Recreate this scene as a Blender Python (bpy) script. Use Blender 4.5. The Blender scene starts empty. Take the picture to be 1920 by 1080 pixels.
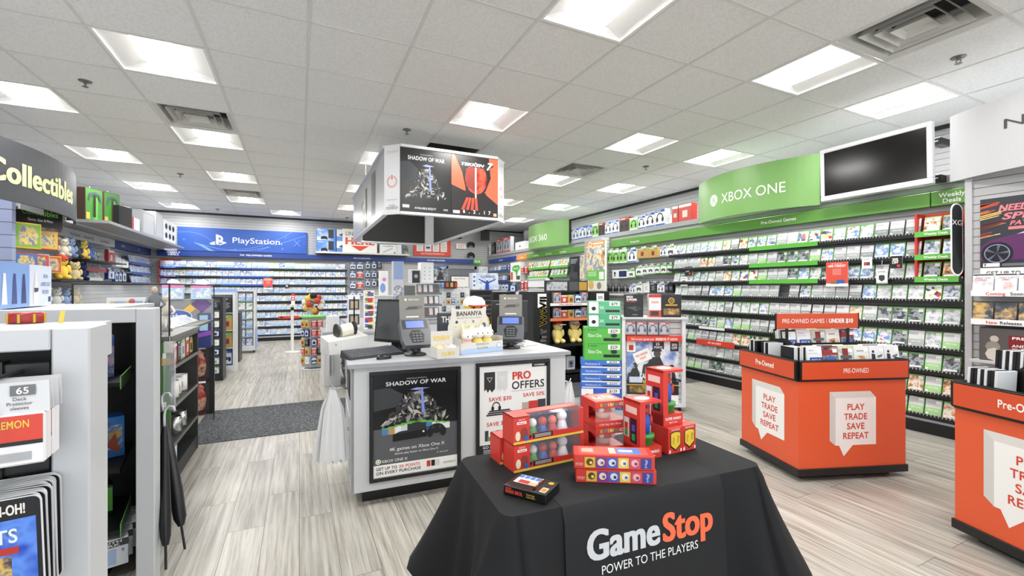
import bpy, bmesh, math, random
from mathutils import Vector, Matrix
random.seed(7)
S = bpy.context.scene
COL = S.collection
PI = math.pi
# ---------------------------------------------------------------- camera, light, exposure
CAMH, CEIL = 1.5, 3.556
FPX, YAW = 834.0, math.radians(25.54)
cd = bpy.data.cameras.new('camera'); cam = bpy.data.objects.new('camera', cd); COL.objects.link(cam)
cd.sensor_width = 36; cd.lens = 36 * FPX / 1920; cd.clip_start = 0.05; cd.clip_end = 100
cam.location = (0, 0, CAMH); cam.rotation_euler = (PI / 2, 0, -YAW)
S.camera = cam
W = bpy.data.worlds.new('world'); S.world = W; W.use_nodes = True
W.node_tree.nodes['Background'].inputs[0].default_value = (0.93, 0.96, 1.0, 1)
W.node_tree.nodes['Background'].inputs[1].default_value = 2.4
LAMP = 60.0
S.view_settings.view_transform = 'Standard'; S.view_settings.look = 'None'
S.view_settings.exposure = 0.09; S.view_settings.gamma = 1.0; S.view_settings.use_curve_mapping = False

# ---------------------------------------------------------------- measuring helpers (camera ray to a known plane)
_c, _s = math.cos(YAW), math.sin(YAW)
def ray(u, v):
    a = (u - 960) / FPX; b = -(v - 540) / FPX
    return (_c * a + _s, -_s * a + _c, b)
def atx(u, v, x):
    r = ray(u, v); t = x / r[0]; return Vector((x, r[1] * t, r[2] * t + CAMH))
def aty(u, v, y):
    r = ray(u, v); t = y / r[1]; return Vector((r[0] * t, y, r[2] * t + CAMH))
def atz(u, v, z):
    r = ray(u, v); t = (z - CAMH) / r[2]; return Vector((r[0] * t, r[1] * t, z))
def atd(u, v, d):
    r = ray(u, v); return Vector((r[0] * d, r[1] * d, r[2] * d + CAMH))

# ---------------------------------------------------------------- materials
MATS = {}
def lin(h):
    h = h.lstrip('#'); o = []
    for k in (0, 2, 4):
        c = int(h[k:k + 2], 16) / 255
        o.append(c / 12.92 if c <= 0.04045 else ((c + 0.055) / 1.055) ** 2.4)
    return (o[0], o[1], o[2], 1)
def M(h, rough=0.5, metal=0.0, emit=0.0, alpha=1.0, trans=0.0, spec=0.5):
    key = (h, rough, metal, emit, alpha, trans)
    if key in MATS: return MATS[key]
    m = bpy.data.materials.new('mat_' + h.strip('#')); m.use_nodes = True
    b = m.node_tree.nodes['Principled BSDF']
    b.inputs['Base Color'].default_value = lin(h); b.inputs['Roughness'].default_value = rough
    b.inputs['Metallic'].default_value = metal
    b.inputs['Specular IOR Level'].default_value = spec
    if emit:
        b.inputs['Emission Color'].default_value = lin(h); b.inputs['Emission Strength'].default_value = emit
    if alpha < 1: b.inputs['Alpha'].default_value = alpha
    if trans: b.inputs['Transmission Weight'].default_value = trans
    MATS[key] = m; return m
def nodemat(name):
    m = bpy.data.materials.new(name); m.use_nodes = True
    nt = m.node_tree; return m, nt, nt.nodes['Principled BSDF']
def N(nt, t, **k):
    n = nt.nodes.new(t)
    for a, b in k.items():
        if a[0] == 'i': n.inputs[int(a[1:])].default_value = b
        else: setattr(n, a, b)
    return n
def ramp(nt, stops, interp='LINEAR'):
    r = nt.nodes.new('ShaderNodeValToRGB'); r.color_ramp.interpolation = interp
    e = r.color_ramp.elements
    while len(e) < len(stops): e.new(0.5)
    for q, (p, h) in zip(e, stops): q.position = p; q.color = lin(h)
    return r
def art(name, hexes, scale=9.0, detail=3.0, kind='noise', rough=0.3, rnd=True):
    """printed picture: patches of colour, another pattern on every object that wears it"""
    m, nt, b = nodemat(name)
    tc = N(nt, 'ShaderNodeTexCoord'); oi = N(nt, 'ShaderNodeObjectInfo')
    mu = N(nt, 'ShaderNodeMath', operation='MULTIPLY', i1=61.0 if rnd else 0.0); nt.links.new(oi.outputs['Random'], mu.inputs[0])
    if kind == 'noise':
        t = N(nt, 'ShaderNodeTexNoise', noise_dimensions='4D'); t.inputs['Scale'].default_value = scale
        t.inputs['Detail'].default_value = detail; t.inputs['Roughness'].default_value = 0.6; out = t.outputs[0]
        st = [(0.30 + 0.40 * k / max(1, len(hexes) - 1), h) for k, h in enumerate(hexes)]
        r = ramp(nt, st, 'LINEAR')
    else:
        t = N(nt, 'ShaderNodeTexVoronoi', voronoi_dimensions='4D'); t.inputs['Scale'].default_value = scale
        sp = N(nt, 'ShaderNodeSeparateColor'); nt.links.new(t.outputs['Color'], sp.inputs[0]); out = sp.outputs[0]
        st = [(k / len(hexes), h) for k, h in enumerate(hexes)]
        r = ramp(nt, st, 'CONSTANT')
    nt.links.new(tc.outputs['Object'], t.inputs['Vector']); nt.links.new(mu.outputs[0], t.inputs['W'])
    nt.links.new(out, r.inputs[0]); nt.links.new(r.outputs[0], b.inputs['Base Color'])
    b.inputs['Roughness'].default_value = rough
    return m
def slat_mat(name, base, groove, pitch=0.0765, w=0.09, rough=0.45, axis=2):
    m, nt, b = nodemat(name)
    tc = N(nt, 'ShaderNodeTexCoord'); sp = N(nt, 'ShaderNodeSeparateXYZ'); nt.links.new(tc.outputs['Object'], sp.inputs[0])
    d = N(nt, 'ShaderNodeMath', operation='DIVIDE', i1=pitch); nt.links.new(sp.outputs[axis], d.inputs[0])
    f = N(nt, 'ShaderNodeMath', operation='FRACT'); nt.links.new(d.outputs[0], f.inputs[0])
    r = ramp(nt, [(0, base), (1 - w * 1.6, base), (1 - w, groove), (1 - w * 0.25, '#1d1913')], 'CONSTANT')
    nt.links.new(f.outputs[0], r.inputs[0]); nt.links.new(r.outputs[0], b.inputs['Base Color'])
    g = N(nt, 'ShaderNodeMath', operation='LESS_THAN', i1=1 - w); nt.links.new(f.outputs[0], g.inputs[0])
    bp = N(nt, 'ShaderNodeBump'); bp.inputs['Strength'].default_value = 0.6; bp.inputs['Distance'].default_value = 0.008
    nt.links.new(g.outputs[0], bp.inputs['Height']); nt.links.new(bp.outputs[0], b.inputs['Normal'])
    b.inputs['Roughness'].default_value = rough
    return m

# ---------------------------------------------------------------- lettering: every glyph turned to faces once
GLY = {}
def build_glyphs():
    chars = "ABCDEFGHIJKLMNOPQRSTUVWXYZabcdefghijklmnopqrstuvwxyz0123456789$%.,-'!?/&|:+#*"
    for wgt, off in (('r', 0.0), ('b', 0.018)):
        objs = []
        for s in ['||', 'H'] + list(chars) + ['|' + c + '|' for c in chars]:
            cu = bpy.data.curves.new('t', 'FONT'); cu.body = s; cu.size = 1; cu.offset = off if len(s) == 1 else 0
            cu.resolution_u = 4; cu.dimensions = '2D'; cu.fill_mode = 'FRONT'
            o = bpy.data.objects.new('t', cu); COL.objects.link(o); objs.append((s, o))
        bpy.context.view_layer.update()
        dg = bpy.context.evaluated_depsgraph_get(); got = {}
        for s, o in objs:
            me = o.evaluated_get(dg).to_mesh()
            vs = [(v.co.x, v.co.y) for v in me.vertices]; fs = [tuple(p.vertices) for p in me.polygons]
            got.setdefault(s, (vs, fs)); o.evaluated_get(dg).to_mesh_clear()
        for s, o in objs:
            cu = o.data; bpy.data.objects.remove(o); bpy.data.curves.remove(cu)
        wd = lambda s: max(x for x, y in got[s][0]) - min(x for x, y in got[s][0])
        cap = max(y for x, y in got['H'][0]) - (off if off else 0)
        for c in chars:
            adv = wd('|' + c + '|') - wd('||') + off * 1.2
            GLY[wgt, c] = ([(x / cap, y / cap) for x, y in got[c][0]], got[c][1], adv / cap)
        GLY[wgt, ' '] = ([], [], 0.40 + off)
build_glyphs()

# ---------------------------------------------------------------- mesh builder: x to the viewer's right, z up, the front faces -y
class B:
    def __init__(s): s.v = []; s.f = []; s.mi = []; s.sm = []; s.mats = []
    def idx(s, m):
        if m not in s.mats: s.mats.append(m)
        return s.mats.index(m)
    def add(s, vs, fs, m, smooth=False):
        n = len(s.v); k = s.idx(m); s.v += [tuple(p) for p in vs]
        for f in fs: s.f.append(tuple(i + n for i in f)); s.mi.append(k); s.sm.append(smooth)
        return s
    def bx(s, x0, x1, y0, y1, z0, z1, m, bev=0.0, seg=1):
        if bev <= 0:
            return s.add([(x0, y0, z0), (x1, y0, z0), (x1, y1, z0), (x0, y1, z0), (x0, y0, z1), (x1, y0, z1), (x1, y1, z1), (x0, y1, z1)],
                         [(0, 3, 2, 1), (4, 5, 6, 7), (0, 1, 5, 4), (1, 2, 6, 5), (2, 3, 7, 6), (3, 0, 4, 7)], m)
        bm = bmesh.new(); bmesh.ops.create_cube(bm, size=1)
        for v in bm.verts: v.co = ((x0 + x1) / 2 + v.co.x * (x1 - x0), (y0 + y1) / 2 + v.co.y * (y1 - y0), (z0 + z1) / 2 + v.co.z * (z1 - z0))
        bev = min(bev, 0.49 * min(x1 - x0, y1 - y0, z1 - z0))
        bmesh.ops.bevel(bm, geom=list(bm.edges), offset=bev, segments=seg, affect='EDGES', profile=0.5)
        bm.verts.index_update()
        s.add([v.co[:] for v in bm.verts], [[v.index for v in f.verts] for f in bm.faces], m, seg > 1); bm.free(); return s
    def prism(s, poly, y0, y1, m):
        """poly in x,z, counter-clockwise seen from the front; front face at y0"""
        n = len(poly); a = [(x, y0, z) for x, z in poly] + [(x, y1, z) for x, z in poly]
        fs = [tuple(range(n)), tuple(range(2 * n - 1, n - 1, -1))] + [(i, i + n, (i + 1) % n + n, (i + 1) % n) for i in range(n)]
        return s.add(a, fs, m)
    def slab(s, poly, z0, z1, m):
        """poly in x,y, counter-clockwise seen from above"""
        n = len(poly); a = [(x, y, z0) for x, y in poly] + [(x, y, z1) for x, y in poly]
        fs = [tuple(range(n - 1, -1, -1)), tuple(range(n, 2 * n))] + [(i, (i + 1) % n, (i + 1) % n + n, i + n) for i in range(n)]
        return s.add(a, fs, m)
    def flat(s, poly, m, y=0.0): return s.add([(x, y, z) for x, z in poly], [tuple(range(len(poly)))], m)
    def rect(s, x0, x1, z0, z1, m, y=0.0): return s.flat([(x0, z0), (x1, z0), (x1, z1), (x0, z1)], m, y)
    def disc(s, cx, cz, r, m, y=0.0, seg=20, rz=None, a0=0, a1=2 * PI):
        rz = rz or r; full = abs(a1 - a0 - 2 * PI) < 1e-6; n = seg if full else seg + 1
        return s.flat([(cx + r * math.cos(a0 + (a1 - a0) * i / seg), cz + rz * math.sin(a0 + (a1 - a0) * i / seg)) for i in range(n)], m, y)
    def ring(s, cx, cz, r0, r1, m, y=0.0, seg=24, a0=0.0, a1=2 * PI, k=1.0):
        vs = []
        for i in range(seg + 1):
            t = a0 + (a1 - a0) * i / seg
            vs += [(cx + r0 * math.cos(t), y, cz + k * r0 * math.sin(t)), (cx + r1 * math.cos(t), y, cz + k * r1 * math.sin(t))]
        return s.add(vs, [(2 * i, 2 * i + 1, 2 * i + 3, 2 * i + 2) for i in range(seg)], m)
    def text(s, t, x, z, h, m, y=0.0, al='c', w='r', sx=1.0, shear=0.0, rot=0.0, fit=None):
        if w == 'k':             # extra heavy: the bold word laid three times, a hair apart
            ad = sum(GLY['b', c][2] for c in t) * h * sx; f_ = fit or ad * 1.06; d = .045 * h * min(1, f_ / ad) * .9; x0 = x - {'c': f_ / 2, 'l': 0, 'r': f_}[al]
            for k in (0, 1, 2): s.text(t, x0 + d * k, z, h, m, y - .00015 * k, 'l', 'b', sx, shear, rot, f_ - 2 * d)
            return s
        adv = [GLY[w, c][2] for c in t]; tot = sum(adv) * h * sx
        if fit and tot > 0: sx *= fit / tot; tot = fit
        p = {'c': -tot / 2, 'l': 0, 'r': -tot}[al]; ca, sa = math.cos(rot), math.sin(rot)
        for c, a in zip(t, adv):
            vs, fs, _ = GLY[w, c]; o = []
            for gx, gz in vs:
                lx = p + (gx + shear * gz) * h * sx; lz = gz * h
                o.append((x + lx * ca - lz * sa, y, z + lx * sa + lz * ca))
            if vs: s.add(o, fs, m)
            p += a * h * sx
        return s
    def cyl(s, p0, p1, r0, m, r1=None, seg=12, smooth=True, caps=True):
        r1 = r0 if r1 is None else r1; p0 = Vector(p0); p1 = Vector(p1); d = (p1 - p0).normalized()
        a = d.orthogonal().normalized(); b = d.cross(a); vs = []
        for p, r in ((p0, r0), (p1, r1)):
            for i in range(seg):
                t = 2 * PI * i / seg; vs.append(p + a * (r * math.cos(t)) + b * (r * math.sin(t)))
        s.add(vs, [(i, (i + 1) % seg, seg + (i + 1) % seg, seg + i) for i in range(seg)], m, smooth)
        if caps: s.add(vs, [tuple(range(seg - 1, -1, -1)), tuple(range(seg, 2 * seg))], m)
        return s
    def tube(s, pts, r, m, seg=6):
        pts = [Vector(p) for p in pts]; vs = []; n = len(pts)
        up = None
        for i, p in enumerate(pts):
            d = (pts[min(i + 1, n - 1)] - pts[max(i - 1, 0)]).normalized()
            a = (d.orthogonal() if up is None else (up - d * up.dot(d))).normalized(); up = a; b = d.cross(a)
            vs += [p + a * (r * math.cos(2 * PI * k / seg)) + b * (r * math.sin(2 * PI * k / seg)) for k in range(seg)]
        fs = [(i * seg + k, i * seg + (k + 1) % seg, (i + 1) * seg + (k + 1) % seg, (i + 1) * seg + k) for i in range(n - 1) for k in range(seg)]
        fs += [tuple(range(seg - 1, -1, -1)), tuple(range((n - 1) * seg, n * seg))]
        return s.add(vs, fs, m, True)
    def lathe(s, prof, m, seg=20, c=(0, 0, 0), sx=1.0, sy=1.0):
        vs = [(c[0] + sx * r * math.cos(2 * PI * k / seg), c[1] + sy * r * math.sin(2 * PI * k / seg), c[2] + z) for r, z in prof for k in range(seg)]
        fs = [(i * seg + k, i * seg + (k + 1) % seg, (i + 1) * seg + (k + 1) % seg, (i + 1) * seg + k) for i in range(len(prof) - 1) for k in range(seg)]
        return s.add(vs, fs, m, True)
    def sph(s, c, r, m, seg=14, rings=9):
        if not isinstance(r, (tuple, list)): r = (r, r, r)
        prof = [(math.sin(PI * i / rings), -math.cos(PI * i / rings)) for i in range(rings + 1)]
        vs = [(c[0] + r[0] * p * math.cos(2 * PI * k / seg), c[1] + r[1] * p * math.sin(2 * PI * k / seg), c[2] + r[2] * z) for p, z in prof for k in range(seg)]
        fs = [(i * seg + k, i * seg + (k + 1) % seg, (i + 1) * seg + (k + 1) % seg, (i + 1) * seg + k) for i in range(rings) for k in range(seg)]
        return s.add(vs, fs, m, True)
    def move(s, n0=0, loc=(0, 0, 0), rot=(0, 0, 0), sc=1.0):
        from mathutils import Euler
        R = Euler(rot).to_matrix(); L = Vector(loc)
        s.v[n0:] = [tuple(R @ (Vector(p) * sc) + L) for p in s.v[n0:]]; return s
    def map(s, fn, n0=0): s.v[n0:] = [fn(*p) for p in s.v[n0:]]; return s
    def mesh(s, name):
        me = bpy.data.meshes.new(name); me.from_pydata(s.v, [], s.f)
        for m in s.mats: me.materials.append(m)
        me.polygons.foreach_set('material_index', s.mi); me.polygons.foreach_set('use_smooth', s.sm); me.update()
        return me
    def obj(s, name, parent=None, loc=(0, 0, 0), rot=(0, 0, 0), label=None):
        o = bpy.data.objects.new(name, s.mesh(name)); COL.objects.link(o)
        o.location = loc; o.rotation_euler = rot if isinstance(rot, (tuple, list)) else (0, 0, rot)
        if parent: o.parent = parent
        if label: o['label'] = label
        return o
def bend(R, sag):
    """wraps a flat front round an upright cylinder that bulges towards the viewer"""
    return lambda x, y, z: ((R - y) * math.sin(x / R), (R - sag) - (R - y) * math.cos(x / R), z)
def tag(o, label, cat, group=None, kind=None):
    o['label'] = label; o['category'] = cat
    if group: o['group'] = group
    if kind: o['kind'] = kind
    return o
def struct(o): o['kind'] = 'structure'; return o
def thing(name, label, cat, loc=(0, 0, 0), rot=0.0, group=None):
    o = bpy.data.objects.new(name, None); COL.objects.link(o); o.empty_display_size = 0.05
    o.location = loc; o.rotation_euler = rot if isinstance(rot, (tuple, list)) else (0, 0, rot)
    return tag(o, label, cat, group)
def dup(src, loc, rot=None, label=None, group=None, kids=None):
    """a copy of a thing with copies of its parts and sub-parts"""
    r = src.copy(); COL.objects.link(r); r.location = loc
    if rot is not None: r.rotation_euler = rot if isinstance(rot, (tuple, list)) else (0, 0, rot)
    if label: r['label'] = label
    if group: r['group'] = group
    for ch in list(src.children):
        q = ch.copy(); COL.objects.link(q); q.parent = r
        for g in ch.children:
            e = g.copy(); COL.objects.link(e); e.parent = q
    return r
def put(me, name, loc, rot, label, cat, group=None):
    o = bpy.data.objects.new(name, me); COL.objects.link(o); o.location = loc
    o.rotation_euler = rot if isinstance(rot, (tuple, list)) else (0, 0, rot)
    return tag(o, label, cat, group)
ORD = ('first second third fourth fifth sixth seventh eighth ninth tenth eleventh twelfth thirteenth fourteenth fifteenth sixteenth seventeenth eighteenth '
       'nineteenth twentieth').split() + ['twenty-' + w for w in 'first second third fourth fifth sixth seventh eighth ninth'.split()] + \
      ['thirtieth'] + ['thirty-' + w for w in 'first second third fourth fifth sixth seventh eighth ninth'.split()]
RW, LW = -PI / 2, PI / 2          # turns that make a front face -x (right wall) or +x (left wall)
white = M('#e9eaec', 0.35); grey = M('#b7b9bd', 0.45); pale = M('#d9dbdf', 0.4); black = M('#0c0c0d', 0.4); dark = M('#26272a', 0.45)
red = M('#d8452f', 0.4); orange = M('#ea6238', 0.42); green = M('#6cb33c', 0.4); blue = M('#1f3f94', 0.4); chrome = M('#c8cacc', 0.25, 0.9)
paper = M('#f3f2ee', 0.6); gold = M('#c9a23e', 0.35, 0.3); ink = M('#1b1b1d', 0.5); skyb = M('#4d8fe0', 0.4); yellow = M('#f0c84a', 0.6)
# ================================================================ the room
T = 0.7895; GX, GY = 0.0683, 4.5658            # ceiling grid: tile size and origin
XR, XRU, XL, XLU, YB = 6.05, 7.345, -3.55, -3.10, 14.6   # wall planes: lower/upper right, lower/upper left, back
def floor_mat():
    m, nt, b = nodemat('vinyl_planks')
    tc = N(nt, 'ShaderNodeTexCoord'); sp = N(nt, 'ShaderNodeSeparateXYZ'); cb = N(nt, 'ShaderNodeCombineXYZ')
    nt.links.new(tc.outputs['Object'], sp.inputs[0]); nt.links.new(sp.outputs[1], cb.inputs[0]); nt.links.new(sp.outputs[0], cb.inputs[1])
    br = N(nt, 'ShaderNodeTexBrick', offset=0.37, offset_frequency=2)
    for k, v in (('Scale', 1.0), ('Mortar Size', 0.0018), ('Mortar Smooth', 0.1), ('Brick Width', 1.22), ('Row Height', 0.2)): br.inputs[k].default_value = v
    br.inputs['Color1'].default_value = (0.0, 0, 0, 1); br.inputs['Color2'].default_value = (1, 1, 1, 1); br.inputs['Mortar'].default_value = (0.5, 0.5, 0.5, 1)
    nt.links.new(cb.outputs[0], br.inputs['Vector'])
    mp = N(nt, 'ShaderNodeMapping'); mp.inputs['Scale'].default_value = (26, 0.9, 1); nt.links.new(tc.outputs['Object'], mp.inputs[0])
    ad = N(nt, 'ShaderNodeVectorMath', operation='ADD'); nt.links.new(mp.outputs[0], ad.inputs[0])
    sc = N(nt, 'ShaderNodeVectorMath', operation='SCALE'); sc.inputs['Scale'].default_value = 7.0
    nt.links.new(br.outputs['Color'], sc.inputs[0]); nt.links.new(sc.outputs[0], ad.inputs[1])
    no = N(nt, 'ShaderNodeTexNoise'); no.inputs['Scale'].default_value = 1.6; no.inputs['Detail'].default_value = 5; no.inputs['Roughness'].default_value = 0.65
    nt.links.new(ad.outputs[0], no.inputs['Vector'])
    r = ramp(nt, [(0.28, '#7c786f'), (0.45, '#a09c92'), (0.56, '#b4b0a7'), (0.72, '#c4c1ba')]); nt.links.new(no.outputs[0], r.inputs[0])
    h = N(nt, 'ShaderNodeHueSaturation'); nt.links.new(r.outputs[0], h.inputs['Color'])
    mr = N(nt, 'ShaderNodeMapRange'); mr.inputs['To Min'].default_value = 0.86; mr.inputs['To Max'].default_value = 1.08
    nt.links.new(br.outputs['Color'], mr.inputs[0]); nt.links.new(mr.outputs[0], h.inputs['Value'])
    mx = N(nt, 'ShaderNodeMix', data_type='RGBA'); nt.links.new(br.outputs['Fac'], mx.inputs[0]); nt.links.new(h.outputs[0], mx.inputs[6]); mx.inputs[7].default_value = lin('#6b6052')
    nt.links.new(mx.outputs[2], b.inputs['Base Color']); b.inputs['Roughness'].default_value = 0.33
    return m
def carpet_mat():
    m, nt, b = nodemat('carpet'); tc = N(nt, 'ShaderNodeTexCoord')
    no = N(nt, 'ShaderNodeTexNoise'); no.inputs['Scale'].default_value = 70; no.inputs['Detail'].default_value = 3
    nt.links.new(tc.outputs['Object'], no.inputs['Vector'])
    r = ramp(nt, [(0.35, '#2c2e30'), (0.5, '#4c4f52'), (0.65, '#75787b')]); nt.links.new(no.outputs[0], r.inputs[0]); nt.links.new(r.outputs[0], b.inputs['Base Color'])
    b.inputs['Roughness'].default_value = 0.95; return m
def tile_mat():
    m, nt, b = nodemat('ceiling_tile'); tc = N(nt, 'ShaderNodeTexCoord')
    no = N(nt, 'ShaderNodeTexNoise'); no.inputs['Scale'].default_value = 60; no.inputs['Detail'].default_value = 4
    nt.links.new(tc.outputs['Object'], no.inputs['Vector'])
    r = ramp(nt, [(0.35, '#e6e6e4'), (0.6, '#f1f1ef')]); nt.links.new(no.outputs[0], r.inputs[0]); nt.links.new(r.outputs[0], b.inputs['Base Color'])
    b.inputs['Roughness'].default_value = 0.9; return m
b = B(); b.bx(-4.6, 7.4, -4.6, YB, -0.1, 0, floor_mat()); struct(b.obj('floor'))
b = B(); b.bx(-1.0, 5.82, 5.13, 6.45, 0, 0.006, carpet_mat())
tag(b.obj('carpet_runner'), 'dark grey carpet strip crossing the plank floor behind the cash counter', 'carpet')
slat = slat_mat('slatwall_grey', '#b6b8ba', '#8d7f5e'); slatd = slat_mat('slatwall_end', '#b0b1b3', '#6b6147')
b = B()
b.bx(XR, XR + 0.1, 1.98, YB, 0, 2.58, slat)
b.bx(6.0, XRU, 1.98, YB, 2.58, 2.66, M('#a4a6a9', 0.4))
struct(b.obj('wall_right'))
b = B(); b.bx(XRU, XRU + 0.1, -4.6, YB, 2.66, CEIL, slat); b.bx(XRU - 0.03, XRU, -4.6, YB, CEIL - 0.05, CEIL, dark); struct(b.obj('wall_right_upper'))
b = B(); b.bx(5.8, 6.15, -4.6, 1.935, 0, 2.62, slatd); b.bx(5.78, 6.15, 1.935, 1.985, 0, 2.62, M('#b9babc', 0.35)); struct(b.obj('wall_right_end'))
b = B(); b.bx(5.8, XR, 7.72, 8.35, 0, 2.58, slatd); struct(b.obj('trim_1'))
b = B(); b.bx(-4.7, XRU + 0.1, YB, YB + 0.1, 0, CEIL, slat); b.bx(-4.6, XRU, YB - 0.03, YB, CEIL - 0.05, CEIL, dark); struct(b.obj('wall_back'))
b = B(); b.bx(XL - 0.1, XL, 7.5, YB, 0, 2.5, slat); b.bx(-4.6, XLU, 7.5, YB, 2.5, 2.545, M('#a4a6a9', .4)); b.bx(XLU, XLU + .02, 7.5, YB, 2.47, 2.547, grey); struct(b.obj('wall_left'))
b = B(); b.bx(-4.6, XLU - 0.02, 7.42, 7.5, 0, 2.56, slat_mat('slatwall_daylight_tint', '#9aa4c4', '#3b3f4c', pitch=0.153, w=0.05)); struct(b.obj('wall_left_end'))  # daylight's blue tint is put into the slat colour
b = B(); b.bx(-4.7, -4.6, -4.6, YB, 0, CEIL, M('#c3c6cc', 0.6)); struct(b.obj('wall_left_front'))
# ---- ceiling: lay-in tiles on a grid of t-bars, with openings for the lights and vents
LIGHTS = [(-2, 0), (-4, 2), (-2, 3), (-4, 5), (-2, 6), (-4, 8), (-4, 11), (-2, 9), (-1, 11), (2, -3), (2, 0), (1, 3), (1, 9), (1, 6), (5, -3), (7, -3), (5, 0), (7, 0),
          (5, 3), (7, 3), (7, 6), (5, 6), (7, 9), (5, 9), (-2, -3), (-4, -1), (2, -6), (-2, -6), (5, -6)]  # last five are out of view, added for lighting along the same grid
VENTS = [(-2, 2), (-2, 8), (5, -4), (5, 2)]; HOLES = [(2, 2)]
skip = set(LIGHTS) | set(VENTS) | set(HOLES)
tm = tile_mat(); b = B(); bars = B(); bm_ = M('#dcdcd8', 0.5)
def cx(i): return GX + i * T
def cy(j): return GY + j * T
for i in range(-6, 10):
    for j in range(-12, 13):
        if (i, j) in skip: continue
        x0, x1, y0, y1 = max(cx(i), -4.6), min(cx(i + 1), XRU), max(cy(j), -4.6), min(cy(j + 1), YB)
        if x1 - x0 > 0.01 and y1 - y0 > 0.01: b.bx(x0, x1, y0, y1, CEIL, CEIL + 0.02, tm)
struct(b.obj('ceiling'))
for i in range(-5, 10): bars.bx(cx(i) - 0.012, cx(i) + 0.012, -4.6, YB, CEIL - 0.006, CEIL - 0.0005, bm_)
for j in range(-11, 13): bars.bx(-4.6, XRU, cy(j) - 0.011, cy(j) + 0.011, CEIL - 0.005, CEIL - 0.0005, bm_)
struct(bars.obj('trim_2'))
hole = B(); i, j = HOLES[0]; x0, x1, y0, y1 = cx(i), cx(i + 1), cy(j), cy(j + 1); hm = M('#5b594f', 0.9)
hole.bx(x0, x1, y0, y1, CEIL + 0.4, CEIL + 0.42, hm); hole.bx(x0 - .02, x0, y0, y1, CEIL + .021, CEIL + 0.4, hm); hole.bx(x1, x1 + .02, y0, y1, CEIL + .021, CEIL + 0.4, hm)
hole.bx(x0, x1, y0 - .02, y0, CEIL + .021, CEIL + 0.4, hm); hole.bx(x0, x1, y1, y1 + .02, CEIL + .021, CEIL + 0.4, hm); struct(hole.obj('ceiling_opening'))
# ---- recessed lights
lens_m = M('#fffdfa', 0.5, emit=LAMP); side_m = M('#fffdfa', 0.5, emit=2.6); refl_m = M('#e9e9e7', 0.45)
def make_troffer():
    t = thing('ceiling_light', '', 'ceiling light'); g = T / 2 - 0.014
    f = B()
    for a, c_, d, e in ((-g, g, -g, -g + .018), (-g, g, g - .018, g), (-g, -g + .018, -g + .018, g - .018), (g - .018, g, -g + .018, g - .018)): f.bx(a, c_, d, e, -0.004, 0.012, M('#f2f2f0', 0.4))
    f.obj('frame', t)
    r = B(); k = g - 0.018; n = 10
    prof = [(-k + (k - 0.15) * i / n, 0.012 + 0.085 * math.sin(PI / 2 * i / n)) for i in range(n + 1)]
    prof = prof + [(-x, z) for x, z in reversed(prof)]
    vs = [(x, yy, z) for yy in (-k, k) for x, z in prof]; q = len(prof)
    r.add(vs, [(i, i + q, i + 1 + q, i + 1) for i in range(q - 1)], refl_m, True)
    for yy in (-k, k): r.add([(x, yy, z) for x, z in prof] + [(k, yy, 0.012)], [tuple(range(q + 1))], refl_m)
    r.bx(-k, k, -k, k, 0.1, 0.11, refl_m)
    r.obj('reflector', t)
    l = B(); L = [(.165, .098), (.16, .04), (.145, .024), (-.145, .024), (-.16, .04), (-.165, .098)]; ya, yb = -k + .004, k - .06      # lit strip below, dim perforated sides
    vs = [(x, yy, z) for yy in (ya, yb) for x, z in L]
    for i in range(5): l.add(vs, [(i, i + 1, i + 7, i + 6)], lens_m if i == 2 else side_m)
    for yy in (ya, yb): l.add([(x, yy, z) for x, z in L], [tuple(range(6)) if yy > 0 else tuple(range(5, -1, -1))], side_m)
    l.obj('lamp_basket', t)
    return t
tr0 = make_troffer()
def place_words(i, j):
    side = {-4: 'over the collectibles wall', -2: 'over the side aisle', -1: 'by the back wall', 1: 'behind the hanging sign', 2: 'over the cash counter', 5: 'over the game bin aisle', 7: 'along the green game wall'}[i]
    rank = sorted(q for p, q in LIGHTS if p == i)
    return 'ceiling light ' + side + ', ' + ORD[rank.index(j)] + ' of its row from the shop front'
for n, (i, j) in enumerate(LIGHTS):
    loc = (cx(i) + T / 2, cy(j) + T / 2, CEIL)
    lab = place_words(i, j)
    if n == 0: tr0.location = loc; tr0['label'] = lab; tr0['group'] = 'recessed ceiling lights'
    else: dup(tr0, loc, 0, lab, 'recessed ceiling lights')
# ---- air vents: stepped square louvres
vm = M('#d4d3ce', 0.5)
def make_vent():
    t = thing('ceiling_vent', '', 'air vent'); g = T / 2 - 0.014
    bk = B(); bk.bx(-g, g, -g, g, 0.16, 0.17, M('#141414', 0.8)); bk.obj('duct', t)
    f = B(); fr = 0.012
    def sq(a, c, z0, z1):
        vs = [(x * s_, y * s_, z) for s_, z in ((a, z0), (c, z1)) for x, y in ((-1, -1), (1, -1), (1, 1), (-1, 1))]
        f.add(vs, [(i, (i + 1) % 4, 4 + (i + 1) % 4, 4 + i) for i in range(4)], vm); f.add([(x, y, z + 0.004) for x, y, z in vs], [(4 + i, 4 + (i + 1) % 4, (i + 1) % 4, i) for i in range(4)], vm)
    sq(g, g - 0.05, 0, 0.012); sq(g - 0.05, g - 0.075, 0.012, 0.15); f.obj('frame', t)
    f = B()
    sq(0.27, 0.225, 0.0, 0.075); sq(0.195, 0.15, 0.0, 0.075); sq(0.12, 0.085, 0.0, 0.05); f.bx(-0.087, 0.087, -0.087, 0.087, 0.045, 0.05, vm)
    f.obj('louvre', t)
    return t
v0 = make_vent()
VL = {(-2, 2): 'square metal air vent beside the ceiling light over the side aisle', (-2, 8): 'square air vent far down the side aisle near the playstation wall',
      (5, -4): 'large square air vent with dark gaps by the lights over the game bins', (5, 2): 'square air vent above the headphone shelf, beside a ceiling light'}
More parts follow.
